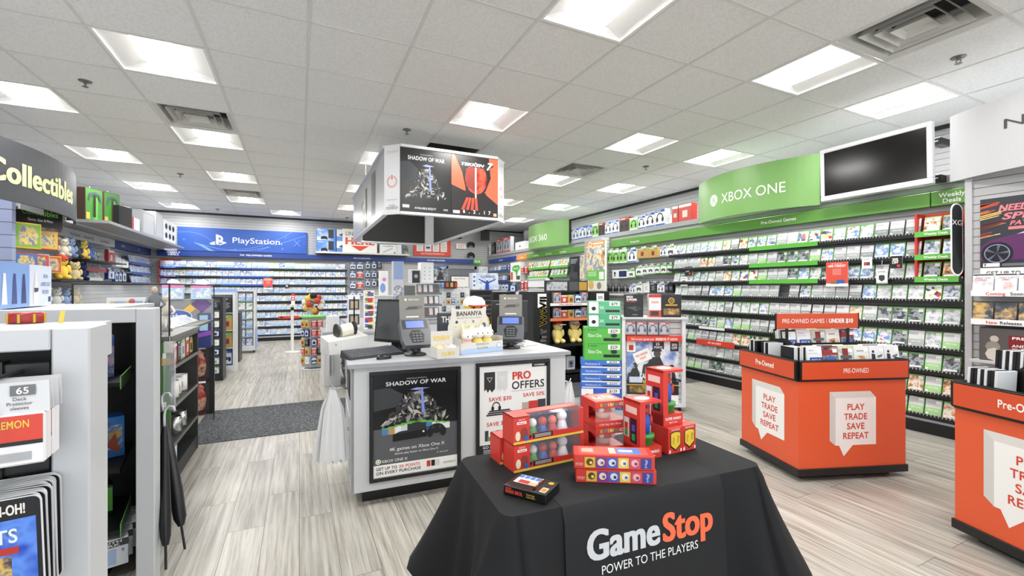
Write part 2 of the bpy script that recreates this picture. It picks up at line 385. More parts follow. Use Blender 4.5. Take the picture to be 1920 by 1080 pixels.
for n, (i, j) in enumerate(VENTS):
    loc = (cx(i) + T / 2, cy(j) + T / 2, CEIL)
    if n == 0: v0.location = loc; v0['label'] = VL[i, j].replace('playstation', 'blue sign'); v0['group'] = 'ceiling air vents'
    else: dup(v0, loc, 0, VL[i, j].replace('playstation', 'blue sign'), 'ceiling air vents')
# ---- sprinklers
def make_sprinkler():
    t = thing('ceiling_sprinkler', '', 'sprinkler'); c = M('#8d8d8b', 0.3, 0.9)
    b = B(); b.lathe([(0.001, 0), (0.055, 0), (0.05, -0.008), (0.02, -0.012), (0.001, -0.012)], M('#7e7d7a', 0.35, 0.6)); b.obj('rosette', t)
    b = B(); b.cyl((0, 0, -0.01), (0, 0, -0.03), 0.012, c)
    for s_ in (-1, 1): b.tube([(0, s_ * 0.012, -0.028), (0, s_ * 0.018, -0.04), (0, 0, -0.058)], 0.004, c)
    b.cyl((0, 0, -0.056), (0, 0, -0.06), 0.026, c); b.obj('sprinkler_head', t); return t
sp0 = make_sprinkler()
SPR = [((-1.92, 5.815), 'on the ceiling over the shelf units by the collectibles sign'), ((1.259, 5.797), 'on the ceiling just in front of the hanging sign'), ((-1.937, 9.806), 'on the ceiling midway down the side aisle'),
       ((5.293, 1.86), 'beside the large air vent over the game bins'), ((5.285, 5.81), 'between two ceiling lights near the green game sign'), ((1.258, 13.796), 'by the back wall behind the hanging sign'), ((-1.924, 13.76), 'by the back wall over the blue sign')]
for n, ((x, y), w) in enumerate(SPR):
    if n == 0: sp0.location = (x, y, CEIL); sp0['label'] = 'small metal fire sprinkler ' + w; sp0['group'] = 'fire sprinklers'
    else: dup(sp0, (x, y, CEIL), 0, 'small metal fire sprinkler ' + w, 'fire sprinklers')
# ================================================================ printed game cases
cover = {  # mostly pale palettes: the plastic wrap's white reflections are put into the colours
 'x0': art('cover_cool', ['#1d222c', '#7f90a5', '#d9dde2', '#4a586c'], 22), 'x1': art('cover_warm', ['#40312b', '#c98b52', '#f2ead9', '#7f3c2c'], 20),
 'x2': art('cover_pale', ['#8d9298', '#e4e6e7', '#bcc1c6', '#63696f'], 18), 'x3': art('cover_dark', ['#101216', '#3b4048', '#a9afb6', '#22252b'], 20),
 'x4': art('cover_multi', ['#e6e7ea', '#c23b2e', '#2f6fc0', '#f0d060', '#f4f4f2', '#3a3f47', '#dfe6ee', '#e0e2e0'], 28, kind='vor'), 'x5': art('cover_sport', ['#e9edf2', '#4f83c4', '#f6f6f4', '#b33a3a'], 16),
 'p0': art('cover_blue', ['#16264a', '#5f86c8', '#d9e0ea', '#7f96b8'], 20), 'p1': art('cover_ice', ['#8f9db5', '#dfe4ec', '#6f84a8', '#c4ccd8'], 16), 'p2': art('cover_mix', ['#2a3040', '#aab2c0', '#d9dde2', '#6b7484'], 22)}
greenp = M('#7fc26a', 0.25); bluep = M('#5f8fdc', 0.25); clearw = M('#e4e8e9', 0.2); xg = M('#8cc47a', 0.35); sticker = M('#fbfbfa', 0.5); lineg = M('#a9adb0', 0.5)
CW, CH, CD = 0.134, 0.171, 0.015
def case_mesh(kind):
    b = B(); w = CW / 2; y = -CD
    blu = kind[0] == 'p'; body = bluep if blu else greenp
    if kind in ('xw', 'xk', 'pw'): body = {'xw': clearw, 'xk': M('#1a1c1c', 0.3), 'pw': clearw}[kind]
    b.bx(-w, w, -CD, 0, 0, CH, body, 0.002)
    y -= 0.0012
    if kind in ('xw', 'xk', 'xg', 'pw', 'pg'):                 # plain sleeve of a second-hand game
        b.rect(-w + .004, w - .004, .004, CH - .005, M('#d3d5d8', 0.25), y)
        b.rect(-w + .004, w - .004, .004, CH * .47, (M('#8fb4e6', 0.3) if blu else {'xw': M('#aab2ae', 0.3), 'xk': M('#8f9693', 0.3), 'xg': M('#a5d08f', 0.3)}[kind]), y - .001)
        b.rect(-w + .012, w * .2, CH * .80, CH * .83, lineg, y - .001); b.rect(-w + .012, w * .5, CH * .73, CH * .75, lineg, y - .001)
        b.text('PS4' if blu else 'XBOX ONE', 0, CH * .30, .011, M('#ffffff', .4), y - .002, fit=.085 if not blu else .03)
        b.rect(-w + .012, -w + .03, .012, .03, M('#f4f4f4', .4), y - .002); b.rect(w - .04, w - .012, .012, .022, lineg, y - .002)
    else:
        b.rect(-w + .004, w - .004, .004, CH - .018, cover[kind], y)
        b.rect(-w + .004, w - .004, CH - .018, CH - .005, M('#3f74cf', .3) if blu else M('#74b95c', .3), y)
        b.rect(-w + .018, w - .018, CH * .1, CH * .2, M('#e8e8ea', .4), y - .001)
        b.rect(-w + .01, -w + .024, .01, .026, paper, y - .002)
    b.rect(w - .048, w - .008, CH - .05, CH - .016, sticker, y - .002); b.rect(w - .044, w - .014, CH - .042, CH - .038, lineg, y - .003)
    return b.mesh('game_case_' + kind)
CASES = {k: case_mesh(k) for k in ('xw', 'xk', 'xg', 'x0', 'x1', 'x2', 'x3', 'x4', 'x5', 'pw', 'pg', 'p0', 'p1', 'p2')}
LOOK = {'xw': 'white sleeved', 'xk': 'black edged white sleeved', 'xg': 'green and white sleeved', 'x0': 'cool grey', 'x1': 'warm brown', 'x2': 'pale silver', 'x3': 'dark covered', 'x4': 'many coloured', 'x5': 'blue and white',
        'pw': 'white sleeved', 'pg': 'blue and white sleeved', 'p0': 'deep blue', 'p1': 'icy white', 'p2': 'grey covered'}
def shelf_parts(name, label, L, loc, rot, group):
    t = thing(name, label, 'shelf', loc, rot, group)
    b = B(); b.bx(-L / 2, L / 2, -0.19, -0.002, -0.03, 0.0, M('#5d6063', 0.4)); b.bx(-L / 2, L / 2, -0.2, -0.19, -0.034, 0.004, M('#17181a', 0.4)); b.obj('tray', t)
    b = B(); b.bx(-L / 2, L / 2, -0.203, -0.2, 0.0, 0.016, slat_mat('wire_lip', '#2a2c2e', '#c9cbcd', pitch=0.03, w=0.3, axis=0) if 'wire_lip' not in bpy.data.materials else bpy.data.materials['wire_lip']); b.obj('wire_lip', t)
    return t
# ---------------------------------------------------------------- the green game wall
ROWZ = [2.065, 1.825, 1.595, 1.368, 1.122, 0.876, 0.643, 0.412, 0.18]
ROWN = ['top', 'second', 'third', 'fourth', 'fifth', 'sixth', 'seventh', 'eighth', 'lowest']
Y0, Y1 = 2.02, 5.86; LEN = Y1 - Y0
rg = random.Random(3)
def lip(parent, y0, y1, m, h0=-.035, h1=.022, txt=None, tcol=None, name='label_strip', lab=None):
    b = B(); c0, c1 = (Y0 + Y1) / 2 - y1, (Y0 + Y1) / 2 - y0      # local x grows towards the shop front
    b.bx(c0, c1, -0.208, -0.2035, h0, h1, m)
    if txt: b.text(txt, (c0 + c1) / 2, (h0 + h1) / 2 - .011, .022, tcol or M('#ffffff', .5), -0.2095, w='b')
    return b.obj(name, parent, label=lab)
tilt = -math.radians(14)
for r, z in enumerate(ROWZ):
    sh = shelf_parts('wall_shelf', 'long wire-lipped shelf of game cases, ' + ROWN[r] + ' one below the green strip', LEN, (XR, (Y0 + Y1) / 2, z), RW, 'shelves of the green game wall')
    if r < 3:
        lip(sh, 3.37, 4.31, M('#5fb544', .4), lab='green label strip'); lip(sh, 2.05, 2.4, M('#63b54a', .4), txt='Weekly Deals', lab='green weekly deals strip')
        tr = B(); c = (Y0 + Y1) / 2; tr.bx(c - 2.40, c - 2.38, -.2, -.03, 0, .21, M('#c8352b', .4)); tr.bx(c - 2.40, c - 2.05, -.03, -.015, 0, .215, M('#c8352b', .4)); tr.obj('deals_tray', sh, label='red tray at the shelf end')
    if r == 6: lip(sh, 4.55, 5.25, M('#d2402e', .4), -.05, .035, txt='GET 40% CREDIT', lab='red offer strip')
    if r == 5: lip(sh, 4.72, 5.2, M('#e8e9ea', .4), -.03, .01, lab='white label strip')
    y = Y0 + 0.10; n = 0; k = None
    while y < Y1 - 0.07:
        y = round(y, 4)
        deals = r < 3 and y < 2.37
        if deals: k = ['x3', 'x1', 'x5', 'x0', 'x1', 'x3'][r * 2 + n]
        else:
            p = rg.random()
            if k is None or p > 0.35 or n < 3: k = rg.choices(['xw', 'xk', 'xg', 'x0', 'x1', 'x2', 'x3', 'x4', 'x5'], [6, 4, 5, 4, 2, 6, 3, 1, 3])[0]
            if r == 8 and k == 'xk': k = 'xg'
        gap = rg.random() < 0.015 and not deals
        if not gap:
            put(CASES[k], 'green_game_case', (XR - 0.165 - rg.random() * .004, y, z + 0.004), (tilt + rg.uniform(-.03, .03), 0, RW + rg.uniform(-.03, .03)),
                LOOK[k] + ' game case, ' + ROWN[r] + ' shelf of the green wall, ' + ORD[n] + ' from pillar', 'game case', 'cases on the green game wall')
        n += 1; y += 0.1405 + (0.012 if deals else rg.uniform(0, .004))
# base deck under the lowest row
t = thing('floor_plinth', 'black kick plate under the green game wall, standing on the floor', 'shelf base', (0, 0, 0))
b = B(); b.bx(5.83, 6.04, 2.0, 7.65, 0.0, 0.12, black); b.obj('kick_plate', t)
b = B(); b.bx(5.845, 6.04, 2.0, 7.65, 0.12, 0.142, M('#909397', .4)); b.obj('deck', t)
# ---- flyer and hanging tags in front of the cases
def wall_card(name, u0, u1, v0, v1, x, label, cat, draw, group=None, hook=True):
    p0 = atx(u0, v0, x); p1 = atx(u1, v1, x); w = p0.y - p1.y; zc = CAMH + (p0.z - CAMH); 
    h = abs(atx((u0 + u1) / 2, v0, x).z - atx((u0 + u1) / 2, v1, x).z); zb = atx((u0 + u1) / 2, v1, x).z
    t = thing(name, label, cat, (x, (p0.y + p1.y) / 2, zb), RW, group)
    b = B(); b.bx(-w / 2, w / 2, 0, .004, 0, h, paper); draw(b, w, h); b.obj('card', t)
    if hook:                                # hung from the lip of the shelf above
        up = min([q for q in ROWZ if q > zb + h - .03] or [zb + h + .06]) - .02 - zb; b = B(); b.tube([(0, .006, h - .012), (0, .006, up), (0, max(.012, 5.845 - x), up)], .003, chrome); b.obj('hook', t)
    return t
def d_credit(b, w, h):
    b.rect(-w / 2, w / 2, 0, h, M('#d8503f', .5), -.001)
    b.text('GET AN EXTRA', 0, h * .9, h * .04, paper, -.002, fit=w * .5); b.text('40% CREDIT', 0, h * .79, h * .085, paper, -.002, w='k', fit=w * .82)
    for k in range(6): b.rect(-w * .2, w * .2, h * (.7 - k * .045), h * (.715 - k * .045), M('#f0b5ab', .5), -.002)
    b.rect(-w / 2, w / 2, 0, h * .12, paper, -.002); b.rect(-w * .28, w * .1, h * .1, h * .22, M('#8d6f52', .5), -.003); b.rect(0, w * .35, h * .12, h * .27, M('#2f5fa8', .5), -.004)
wall_card('offer_flyer', 1549, 1590, 491, 537, 5.80, 'red flyer offering extra credit, hanging in front of the third shelf', 'flyer', d_credit)
def d_elite(b, w, h):
    b.text('ELITE PRO', 0, h * .78, h * .09, ink, -.001, w='b', fit=w * .7); b.rect(-w / 2, w / 2, 0, h * .08, lineg, -.001)
    b.prism([(-w * .26, h * .55), (-w * .26, h * .3), (0, h * .16), (w * .26, h * .3), (w * .26, h * .55), (w * .16, h * .6), (-w * .16, h * .6)][::1], -.003, -.001, M('#3a3d42', .5))
wall_card('hanging_tag', 1643, 1664, 505, 532, 5.78, 'white elite pro hang tag dangling over the fourth shelf of the green wall', 'tag', d_elite, 'elite pro hang tags')
def d_power(b, w, h):
    b.rect(-w * .3, w * .3, h * .25, h * .55, M('#4a4d52', .5), -.001); b.rect(-w * .3, 0, h * .3, h * .5, red, -.002); b.text('ELITE PRO', 0, h * .75, h * .1, ink, -.001, fit=w * .6)
wall_card('hanging_tag', 1616, 1635, 482, 503, 5.80, 'white hang tag with a red and grey badge under the second shelf', 'tag', d_power)
def d_off(b, w, h):
    b.rect(-w / 2, w / 2, 0, h, ink, -.001); b.text('20%', -w * .1, h * .62, h * .2, paper, -.002, w='k', fit=w * .55); b.text('OFF', -w * .1, h * .38, h * .2, paper, -.002, w='k', fit=w * .55); b.rect(w * .05, w * .3, h * .1, h * .3, red, -.002)
wall_card('hanging_tag', 1670, 1692, 480, 503, 5.80, 'black twenty percent off tag under the second shelf by the weekly deals', 'tag', d_off)
wall_card('hanging_tag', 1276, 1289, 519, 537, 5.86, 'white hang tag with dark shield beside the hung accessories', 'tag', d_elite)
wall_card('hanging_tag', 1284, 1298, 500, 516, 5.86, 'small black and white tag above the shield tag by the accessories', 'tag', d_off)
# snowboard-shaped standee at the end of the shelves
b = B(); P = []
for k in range(24):
    a = 2 * PI * k / 24; P.append((.06 * math.cos(a), .36 + (.28 if math.sin(a) > 0 else -.28) + .08 * math.sin(a)))
b.prism(P, -.008, 0, M('#f3f3f3', .4)); b.prism([(x * .85, .36 + (z - .36) * .965) for x, z in P], -.0095, -.008, M('#1c1e20', .3)); b.text('XG', 0, .5, .05, paper, -.0105)
tag(b.obj('board_standee', None, (5.74, 2.03, 1.62), (-.1, .1, RW + 1.15)), 'dark snowboard shaped standee with white rim at the pillar', 'standee')
# ---------------------------------------------------------------- green header strips and signs
def strip(y0, y1, z0, z1, m, label, texts=(), x=5.95, cat='sign'):
    t = thing('header_strip', label, cat, (x, (y0 + y1) / 2, z0), RW)
    L = y1 - y0; b = B(); b.bx(-L / 2, L / 2, 0, .095, 0, z1 - z0, m, .004); b.obj('board', t)
    for s_, yy, h, zz in texts:
        b = B(); b.text(s_, (y0 + y1) / 2 - yy, zz, h, M('#f6f7f2', .5), -.002, w='b'); b.obj('lettering', t, label='white lettering')
    return t
gs = M('#619a42', 0.4)
strip(2.315, 7.6, 2.35, 2.5, gs, 'long green header strip above the shelves of game cases', [('Pre-Owned Games', 3.95, .042, .055), ('Accessories', 6.85, .035, .05)])
strip(2.0, 2.305, 2.35, 2.5, gs, 'short green weekly deals header beside the end pillar', [('Weekly', 2.14, .042, .08), ('Deals', 2.14, .042, .022)])
strip(8.42, 11.45, 2.35, 2.48, M('#64a048', .4), 'green header strip under the smaller curved green sign', [('Accessories', 10.9, .04, .04), ('Pre-Owned', 10.2, .04, .04), ('New Games', 9.5, .04, .04)])
strip(11.46, 12.15, 2.35, 2.48, M('#e8943c', .4), 'orange header strip section between blue and green ones', [('Collectibles', 11.8, .04, .04)])
strip(12.16, 14.35, 2.35, 2.48, blue, 'blue header strip beside the back corner', [('PS4 GAMES', 13.3, .04, .04)])
def curved_sign(name, yc, chord, sag, z0, z1, m, label, x=5.93, draw=None):
    R = chord * chord / (8 * sag) + sag / 2; arc = 2 * R * math.asin(chord / 2 / R)
    t = thing(name, label, 'sign', (x, yc, z0), RW); n = 24; h = z1 - z0; fn = bend(R, sag)
    b = B()
    for k in range(n):
        a0, a1 = -arc / 2 + arc * k / n, -arc / 2 + arc * (k + 1) / n
        vs = [(a0, 0, 0), (a1, 0, 0), (a1, 0, h), (a0, 0, h), (a0, .025, 0), (a1, .025, 0), (a1, .025, h), (a0, .025, h)]
        b.add(vs, [(0, 1, 2, 3), (7, 6, 5, 4), (0, 4, 5, 1), (3, 2, 6, 7)] + ([(0, 3, 7, 4)] if k == 0 else []) + ([(1, 5, 6, 2)] if k == n - 1 else []), m, False)
    b.map(fn); b.obj('curved_panel', t)
    b = B(); b.bx(-chord / 2 + .02, -chord / 2 + .04, .02, .09, .05, h - .05, black); b.obj('bracket', t); b = B(); b.bx(chord / 2 - .04, chord / 2 - .02, .02, .09, .05, h - .05, black); b.obj('bracket', t)
    b = B(); draw(b, h); b.map(fn); b.obj('lettering', t)
    return t
wt = M('#f7f8f4', .45)
def xlogo(b, x, z, r, bg, y=-.004):
    b.disc(x, z, r, M('#f2f4ee', .35), y, 28)
    for s_ in (-1, 1):       # the X cut out of the ball
        P = [(-.72, -.62), (-.1, .25), (.35, .62), (.62, .72), (.2, .3), (-.55, -.78)]
        P = [(x + s_ * px * r, z + pz * r) for px, pz in P]
        b.flat(P if s_ < 0 else P[::-1], bg, y - .001)
def d_one(b, h):
    xlogo(b, -.475, .285, .088, M('#8fbd78', .4)); b.text('XBOX ONE', .165, .215, .135, wt, -.004, w='r', fit=.93)
curved_sign('brand_sign', 4.335, 1.89, .28, 2.55, 3.2, M('#79a95e', .42), 'large curved green sign with white lettering above the game wall', draw=d_one)
def d_360(b, h):
    xlogo(b, -.78, .25, .085, M('#8fbd78', .4)); b.text('XBOX 360', -.12, .18, .15, wt, -.004, fit=1.12)
curved_sign('brand_sign', 10.25, 2.1, .3, 2.55, 3.19, M('#79a95e', .42), 'smaller looking curved green sign farther along the wall', draw=d_360)
def d_nin(b, h): b.text('NINTENDO', .03, .36, .085, M('#2b2d30', .5), -.004, w='r', fit=1.15)
curved_sign('brand_sign', 1.15, 1.9, .25, 2.545, 3.19, M('#c3c4c7', .4), 'white curved sign with grey lettering above the end panel', x=6.0 - .2, draw=d_nin)
# ---- television
t = thing('wall_television', 'white framed flat television mounted beside the curved green sign', 'television', (5.75, 2.735, 2.55), (math.radians(1.5), 0, RW - .018))
b = B(); tw, th = .535, .62
for a in ((-tw, tw, 0, .06), (-tw, tw, th - .045, th), (-tw, -tw + .045, .06, th - .045), (tw - .045, tw, .06, th - .045)): b.bx(a[0], a[1], -.03, .03, a[2], a[3], M('#e6e7e9', .3), .006)
b.bx(-tw + .01, tw - .01, .0, .05, .01, th - .01, M('#d5d6d8', .4)); b.text('SAMSUNG', 0, .022, .012, lineg, -.0315); b.obj('bezel', t)
b = B(); b.bx(-tw + .045, tw - .045, -.022, -.001, .06, th - .045, M('#050506', .16)); b.obj('screen', t)
b = B(); b.bx(-.12, .12, .05, .27, .2, .42, black); b.bx(-.3, .3, .05, .07, .25, .37, black); b.obj('wall_mount', t)
for k, (u, v, w_) in enumerate(((1756, 270, 'upper'), (1756, 338, 'lower'))):
    p = atx(u, v, 6.0); b = B(); b.bx(-.04, .04, -.02, .2, -.035, .035, black, .004); b.bx(-.02, .02, -.021, -.02, -.004, .004, paper)
    tag(b.obj('display_bracket', None, (5.9, p.y * 5.9 / 6, p.z), RW), 'small black bracket behind the television, the ' + w_ + ' of two', 'bracket')
# ---------------------------------------------------------------- end panel: poster, release shelves
def plate(b, w, h, d=.006, m=None): b.bx(-w / 2, w / 2, 0, d, 0, h, m or paper)
t = thing('game_poster', 'dark racing game poster with purple car on the end panel', 'poster', (5.79, 1.55, 1.69), RW)
b = B(); w, h = .66, .64; plate(b, w, h)
b.rect(-w / 2, w / 2, 0, h, M('#2b2e36', .35), -.001)
rs = random.Random(5)
for k in range(26):
    z = h * (.42 + .5 * rs.random()); x0 = -w / 2; L = w * (.08 + .2 * rs.random() * (1 - abs(z / h - .65)))
    b.flat([(x0, z), (x0 + L, z + L * .22), (x0 + L, z + L * .22 + .006), (x0, z + .008)], M(rs.choice(['#ffd77a', '#e85a2a', '#fff0c0', '#b8342a', '#c9803a']), .4), -.002)
b.flat([(-w * .5, h * .30), (-w * .38, h * .40), (-w * .1, h * .47), (w * .12, h * .5), (w * .3, h * .6), (w * .5, h * .6), (w * .5, h * .1), (-w * .5, h * .1)], M('#5d2b5e', .25), -.0025)
b.flat([(-w * .14, h * .46), (w * .1, h * .49), (w * .2, h * .56), (0, h * .52)], M('#c8cfe0', .2), -.003)
b.flat([(w * .02, h * .28), (w * .2, h * .42), (w * .16, h * .30), (w * .08, h * .24)], M('#c04a5c', .3), -.003)
b.disc(-w * .33, h * .2, .105, M('#15161c', .3), -.0035, 28); b.ring(-w * .33, h * .2, .078, .085, M('#8f94a8', .3), -.004)
for k in range(5):
    a = k * 2 * PI / 5; b.flat([(-w * .33, h * .2), (-w * .33 + .078 * math.cos(a), h * .2 + .078 * math.sin(a)), (-w * .33 + .078 * math.cos(a + .3), h * .2 + .078 * math.sin(a + .3))], M('#5d617c', .3), -.0042)
pk = M('#ef7f86', .4)
b.text('NEED FOR', -w * .05, h * .80, .055, pk, -.003, w='k', shear=.25, fit=.36); b.text('SPEED', -w * .03, h * .68, .055, pk, -.003, w='k', shear=.25, fit=.34); b.text('PAYBACK', 0, h * .59, .038, pk, -.003, w='b', shear=.25, fit=.28)
b.rect(-w * .22, w * .2, h * .53, h * .57, pk, -.003)
b.rect(-w / 2 + .02, -w / 2 + .13, .006, .04, paper, -.004); b.text('T', -w / 2 + .035, .01, .024, ink, -.005, w='k'); b.rect(-w * .28, w / 2, .01, .035, M('#6a6d74', .5), -.004)
b.obj('print', t)
b = B(); b.bx(-.33, .33, 0, .006, 0, .1, paper); b.text('GET UP TO ', -.29, .035, .034, ink, -.001, al='l', w='b', fit=.235); b.text('3X POINTS', -.045, .035, .034, red, -.001, al='l', w='b', fit=.26)
tag(b.obj('points_banner', None, (5.79, 1.55, 1.585), RW), 'white points banner strip below the racing poster', 'banner')
def rel_shelf(z, txt, tcol, txt2, label):
    t = thing('release_shelf', label, 'shelf', (5.8, 1.5, z), RW); b = B(); b.bx(-.4, .4, -.14, 0, -.015, 0, M('#c9cbce', .4)); b.obj('tray', t)
    b = B(); b.bx(-.4, .4, -.146, -.14, -.04, .012, M('#ececec', .4)); b.text(txt, -.3, -.03, .026, tcol, -.1475, al='l', w='b'); b.text(txt2, -.3 + .155 if txt != 'New ' else -.3 + .09, -.03, .026, ink, -.1475, al='l', w='b'); b.obj('label_strip', t, label='white lettered strip')
rel_shelf(1.465, 'Coming', red, 'Soon', 'shelf with a white coming soon strip below the racing poster')
rel_shelf(1.205, 'New ', red, 'Releases', 'shelf with a white new releases strip on the end panel')
nfs = B(); w = .07; nfs.bx(-w, w, -.015, 0, 0, .165, M('#dfe2e4', .25), .002); nfs.rect(-w + .003, w - .003, .003, .16, art('cover_race', ['#d8b9a8', '#eef0f2', '#c7cdd6', '#e9a58c'], 14), -.0165); nfs.rect(-w + .003, w - .003, .148, .16, ink, -.0172)
nfs.text('NEED FOR', 0, .118, .013, M('#b06a78', .4), -.0175, w='b', shear=.2); nfs.text('SPEED', 0, .1, .013, M('#b06a78', .4), -.0175, w='b', shear=.2); nfs_m = nfs.mesh('racing_game_case')
acm = B(); acm.bx(-w, w, -.015, 0, 0, .165, M('#20242a', .25), .002); acm.rect(-w + .003, w - .003, .003, .16, art('cover_desert', ['#1b1e24', '#3c4450', '#d4a95a', '#59606c'], 9), -.0165); acm.text('ORIGINS', 0, .03, .014, M('#d8dade', .4), -.0175); acm.disc(0, .09, .022, M('#b9a06a', .4), -.0172, 3, a0=PI / 2, a1=PI / 2 + 2 * PI); ac_m = acm.mesh('dark_game_case')
for k in range(4):
    yy = 1.83 - k * .148
    put(nfs_m, 'game_case', (5.69, yy, 1.466), (-.16, 0, RW), 'pale racing game case on the coming soon shelf, ' + ORD[k] + ' from the pillar', 'game case', 'cases on the release shelves')
    put(ac_m, 'game_case', (5.69, yy, 1.206), (-.16, 0, RW), 'dark adventure game case on the new releases shelf, ' + ORD[k] + ' from the pillar', 'game case', 'cases on the release shelves')
b = B(); b.bx(-.25, .25, -.12, 0, 0, .3, M('#3a3134', .4), .004); b.rect(-.245, .245, .005, .295, M('#54504f', .4), -.1215); b.rect(-.06, .24, .06, .24, M('#7d1f22', .4), -.1225)
for k, s_ in enumerate(('PRE-ORDER', 'NOW', 'AND GET THE', 'EXCLUSIVE', 'COLLECTIBLE')): b.text(s_, .09, .205 - k * .034, .022, paper, -.1235, w='b', fit=min(.26, .03 * len(s_)))
for k, (dx, dz, r) in enumerate(((-.15, .2, .03), (-.16, .13, .05), (-.15, .06, .06))): b.disc(dx, dz, r, M(('#b8b2a8', '#8d8478', '#c2bdb4')[k], .5), -.1225 - k * .0005, 8)
tag(b.obj('preorder_box', None, (5.795, 1.6, .84), RW), 'large dark red pre-order collector box below the new releases shelf', 'box')
b = B(); b.bx(-.3, .3, -.2, 0, -.02, 0, grey); tag(b.obj('wall_shelf', None, (5.8, 1.6, .84), RW), 'plain grey shelf holding the pre-order collector box', 'shelf')
# ---------------------------------------------------------------- boxed and hung packages
def icon(b, kind, cx, cz, s, m, y):
    if kind == 'hp':
        b.ring(cx, cz, s * .36, s * .46, m, y, 16, 0, PI, k=1.2)
        for q in (-1, 1): b.disc(cx + q * s * .38, cz - s * .12, s * .16, m, y - .0006, 10, rz=s * .26)
    elif kind == 'pad':
        b.disc(cx, cz + s * .05, s * .34, m, y, 14, rz=s * .2)
        for q in (-1, 1): b.disc(cx + q * s * .34, cz - s * .06, s * .15, m, y - .0006, 10, rz=s * .3); b.disc(cx + q * s * .15, cz + s * .06, s * .06, M('#d9d9d9', .4), y - .0012, 8)
    elif kind == 'blk': b.rect(cx - s * .3, cx + s * .3, cz - s * .35, cz + s * .3, m, y)
    elif kind == 'txt':
        for k in range(4): b.rect(cx - s * .38, cx + s * (.38 - .15 * (k % 2)), cz + s * (.32 - .2 * k), cz + s * (.42 - .2 * k), m, y)
    elif kind == 'two':
        for q in (-1, 1): b.disc(cx + q * s * .22, cz, s * .2, m, y, 12); b.disc(cx + q * s * .22, cz, s * .1, M('#8a8a8a', .4), y - .0006, 10)
PK = {}
STY = {  # body, front panel, icon, icon colour, band
 'wh': ('#eceef0', '#f4f5f6', 'hp', '#2a2b2e', '#1f5fb8'), 'gh': ('#6fb64c', '#8fcf6d', 'hp', '#1d2320', '#f4f4f4'), 'kh': ('#26272a', '#33353a', 'hp', '#8d9096', '#c23a30'), 'bh': ('#2f62b5', '#dfe6f0', 'hp', '#1d1f24', '#2f62b5'),
 'rk': ('#7d2a26', '#3a2c2a', 'hp', '#0f0f10', '#b8362d'), 'rd': ('#a5342c', '#c9483d', 'blk', '#e7d3c8', '#f1e9e2'), 'wp': ('#eef0f0', '#f6f6f6', 'pad', '#3a3c40', '#6cb84a'), 'gp': ('#6cb84a', '#f0f3ee', 'pad', '#26282a', '#6cb84a'),
 'bp': ('#2450a8', '#dce6f4', 'pad', '#17181b', '#2450a8'), 'bk': ('#1c3a80', '#c9d6ea', 'blk', '#20232a', '#1c3a80'), 'kb': ('#1d1e20', '#2d2f33', 'txt', '#9da0a6', '#3a3d42'), 'ww': ('#e9ebec', '#f5f5f5', 'txt', '#b3b6ba', '#dfe1e4'),
 'gr': ('#a32b2b', '#c8443e', 'txt', '#f1dcd8', '#f4f4f2'), 'yr': ('#d8c07a', '#c6a05a', 'blk', '#8d2f2a', '#6fb64c'), 'wf': ('#e4e6e8', '#d5d9dc', 'blk', '#8d949c', '#7cc05a'), 'wt2': ('#eeeeee', '#f6f6f6', 'two', '#2a2b2e', '#d8d8d8'),
 'go': ('#3a3226', '#c9a23e', 'blk', '#2a2520', '#1a1a1a'), 'gy': ('#8f9297', '#aeb1b6', 'hp', '#4a5a78', '#c8453c')}
def pack(w, h, d, sty, tab=False):
    key = (round(w, 2), round(h, 2), round(d, 2), sty, tab)
    if key in PK: return PK[key]
    bd, fr, ic, ico, ba = STY[sty]; b = B(); w, h, d = key[0], key[1], key[2]
    b.bx(-w / 2, w / 2, -d, 0, 0, h, M(bd, .35), .002); y = -d - .0015
    b.rect(-w / 2 + .006, w / 2 - .006, .006, h - .006, M(fr, .35), y); b.rect(-w / 2 + .006, w / 2 - .006, h * .82, h - .006, M(ba, .4), y - .001); b.rect(-w * .36, w * .1, h * .87, h * .92, paper, y - .002)
    icon(b, ic, 0, h * .44, min(w, h * .75) * .82, M(ico, .4), y - .002)
    if sty[0] in 'gwb': b.rect(-w / 2 + .006, w / 2 - .006, .006, h * .1, M(ba, .4), y - .001)
    if tab:
        b.bx(-w * .22, w * .22, -d * .55, -d * .45, h, h + .035, M('#d9dde0', .3)); b.disc(0, h + .018, .007, black, -d * .56, 8)
    PK[key] = b.mesh('package_' + sty); return PK[key]
def ledge_boxes(lst, x, z, what, group, hmul=1.0):
    for n, (u0, u1, h, sty, words) in enumerate(lst):
        ya, yb = atx(u0, 440, x).y, atx(u1, 440, x).y; w = ya - yb - .006
        put(pack(w, h, .13, sty), 'headphone_box' if STY[sty][2] == 'hp' else 'product_box', (x + .131, (ya + yb) / 2, z), (0, 0, RW), words, 'box', group)
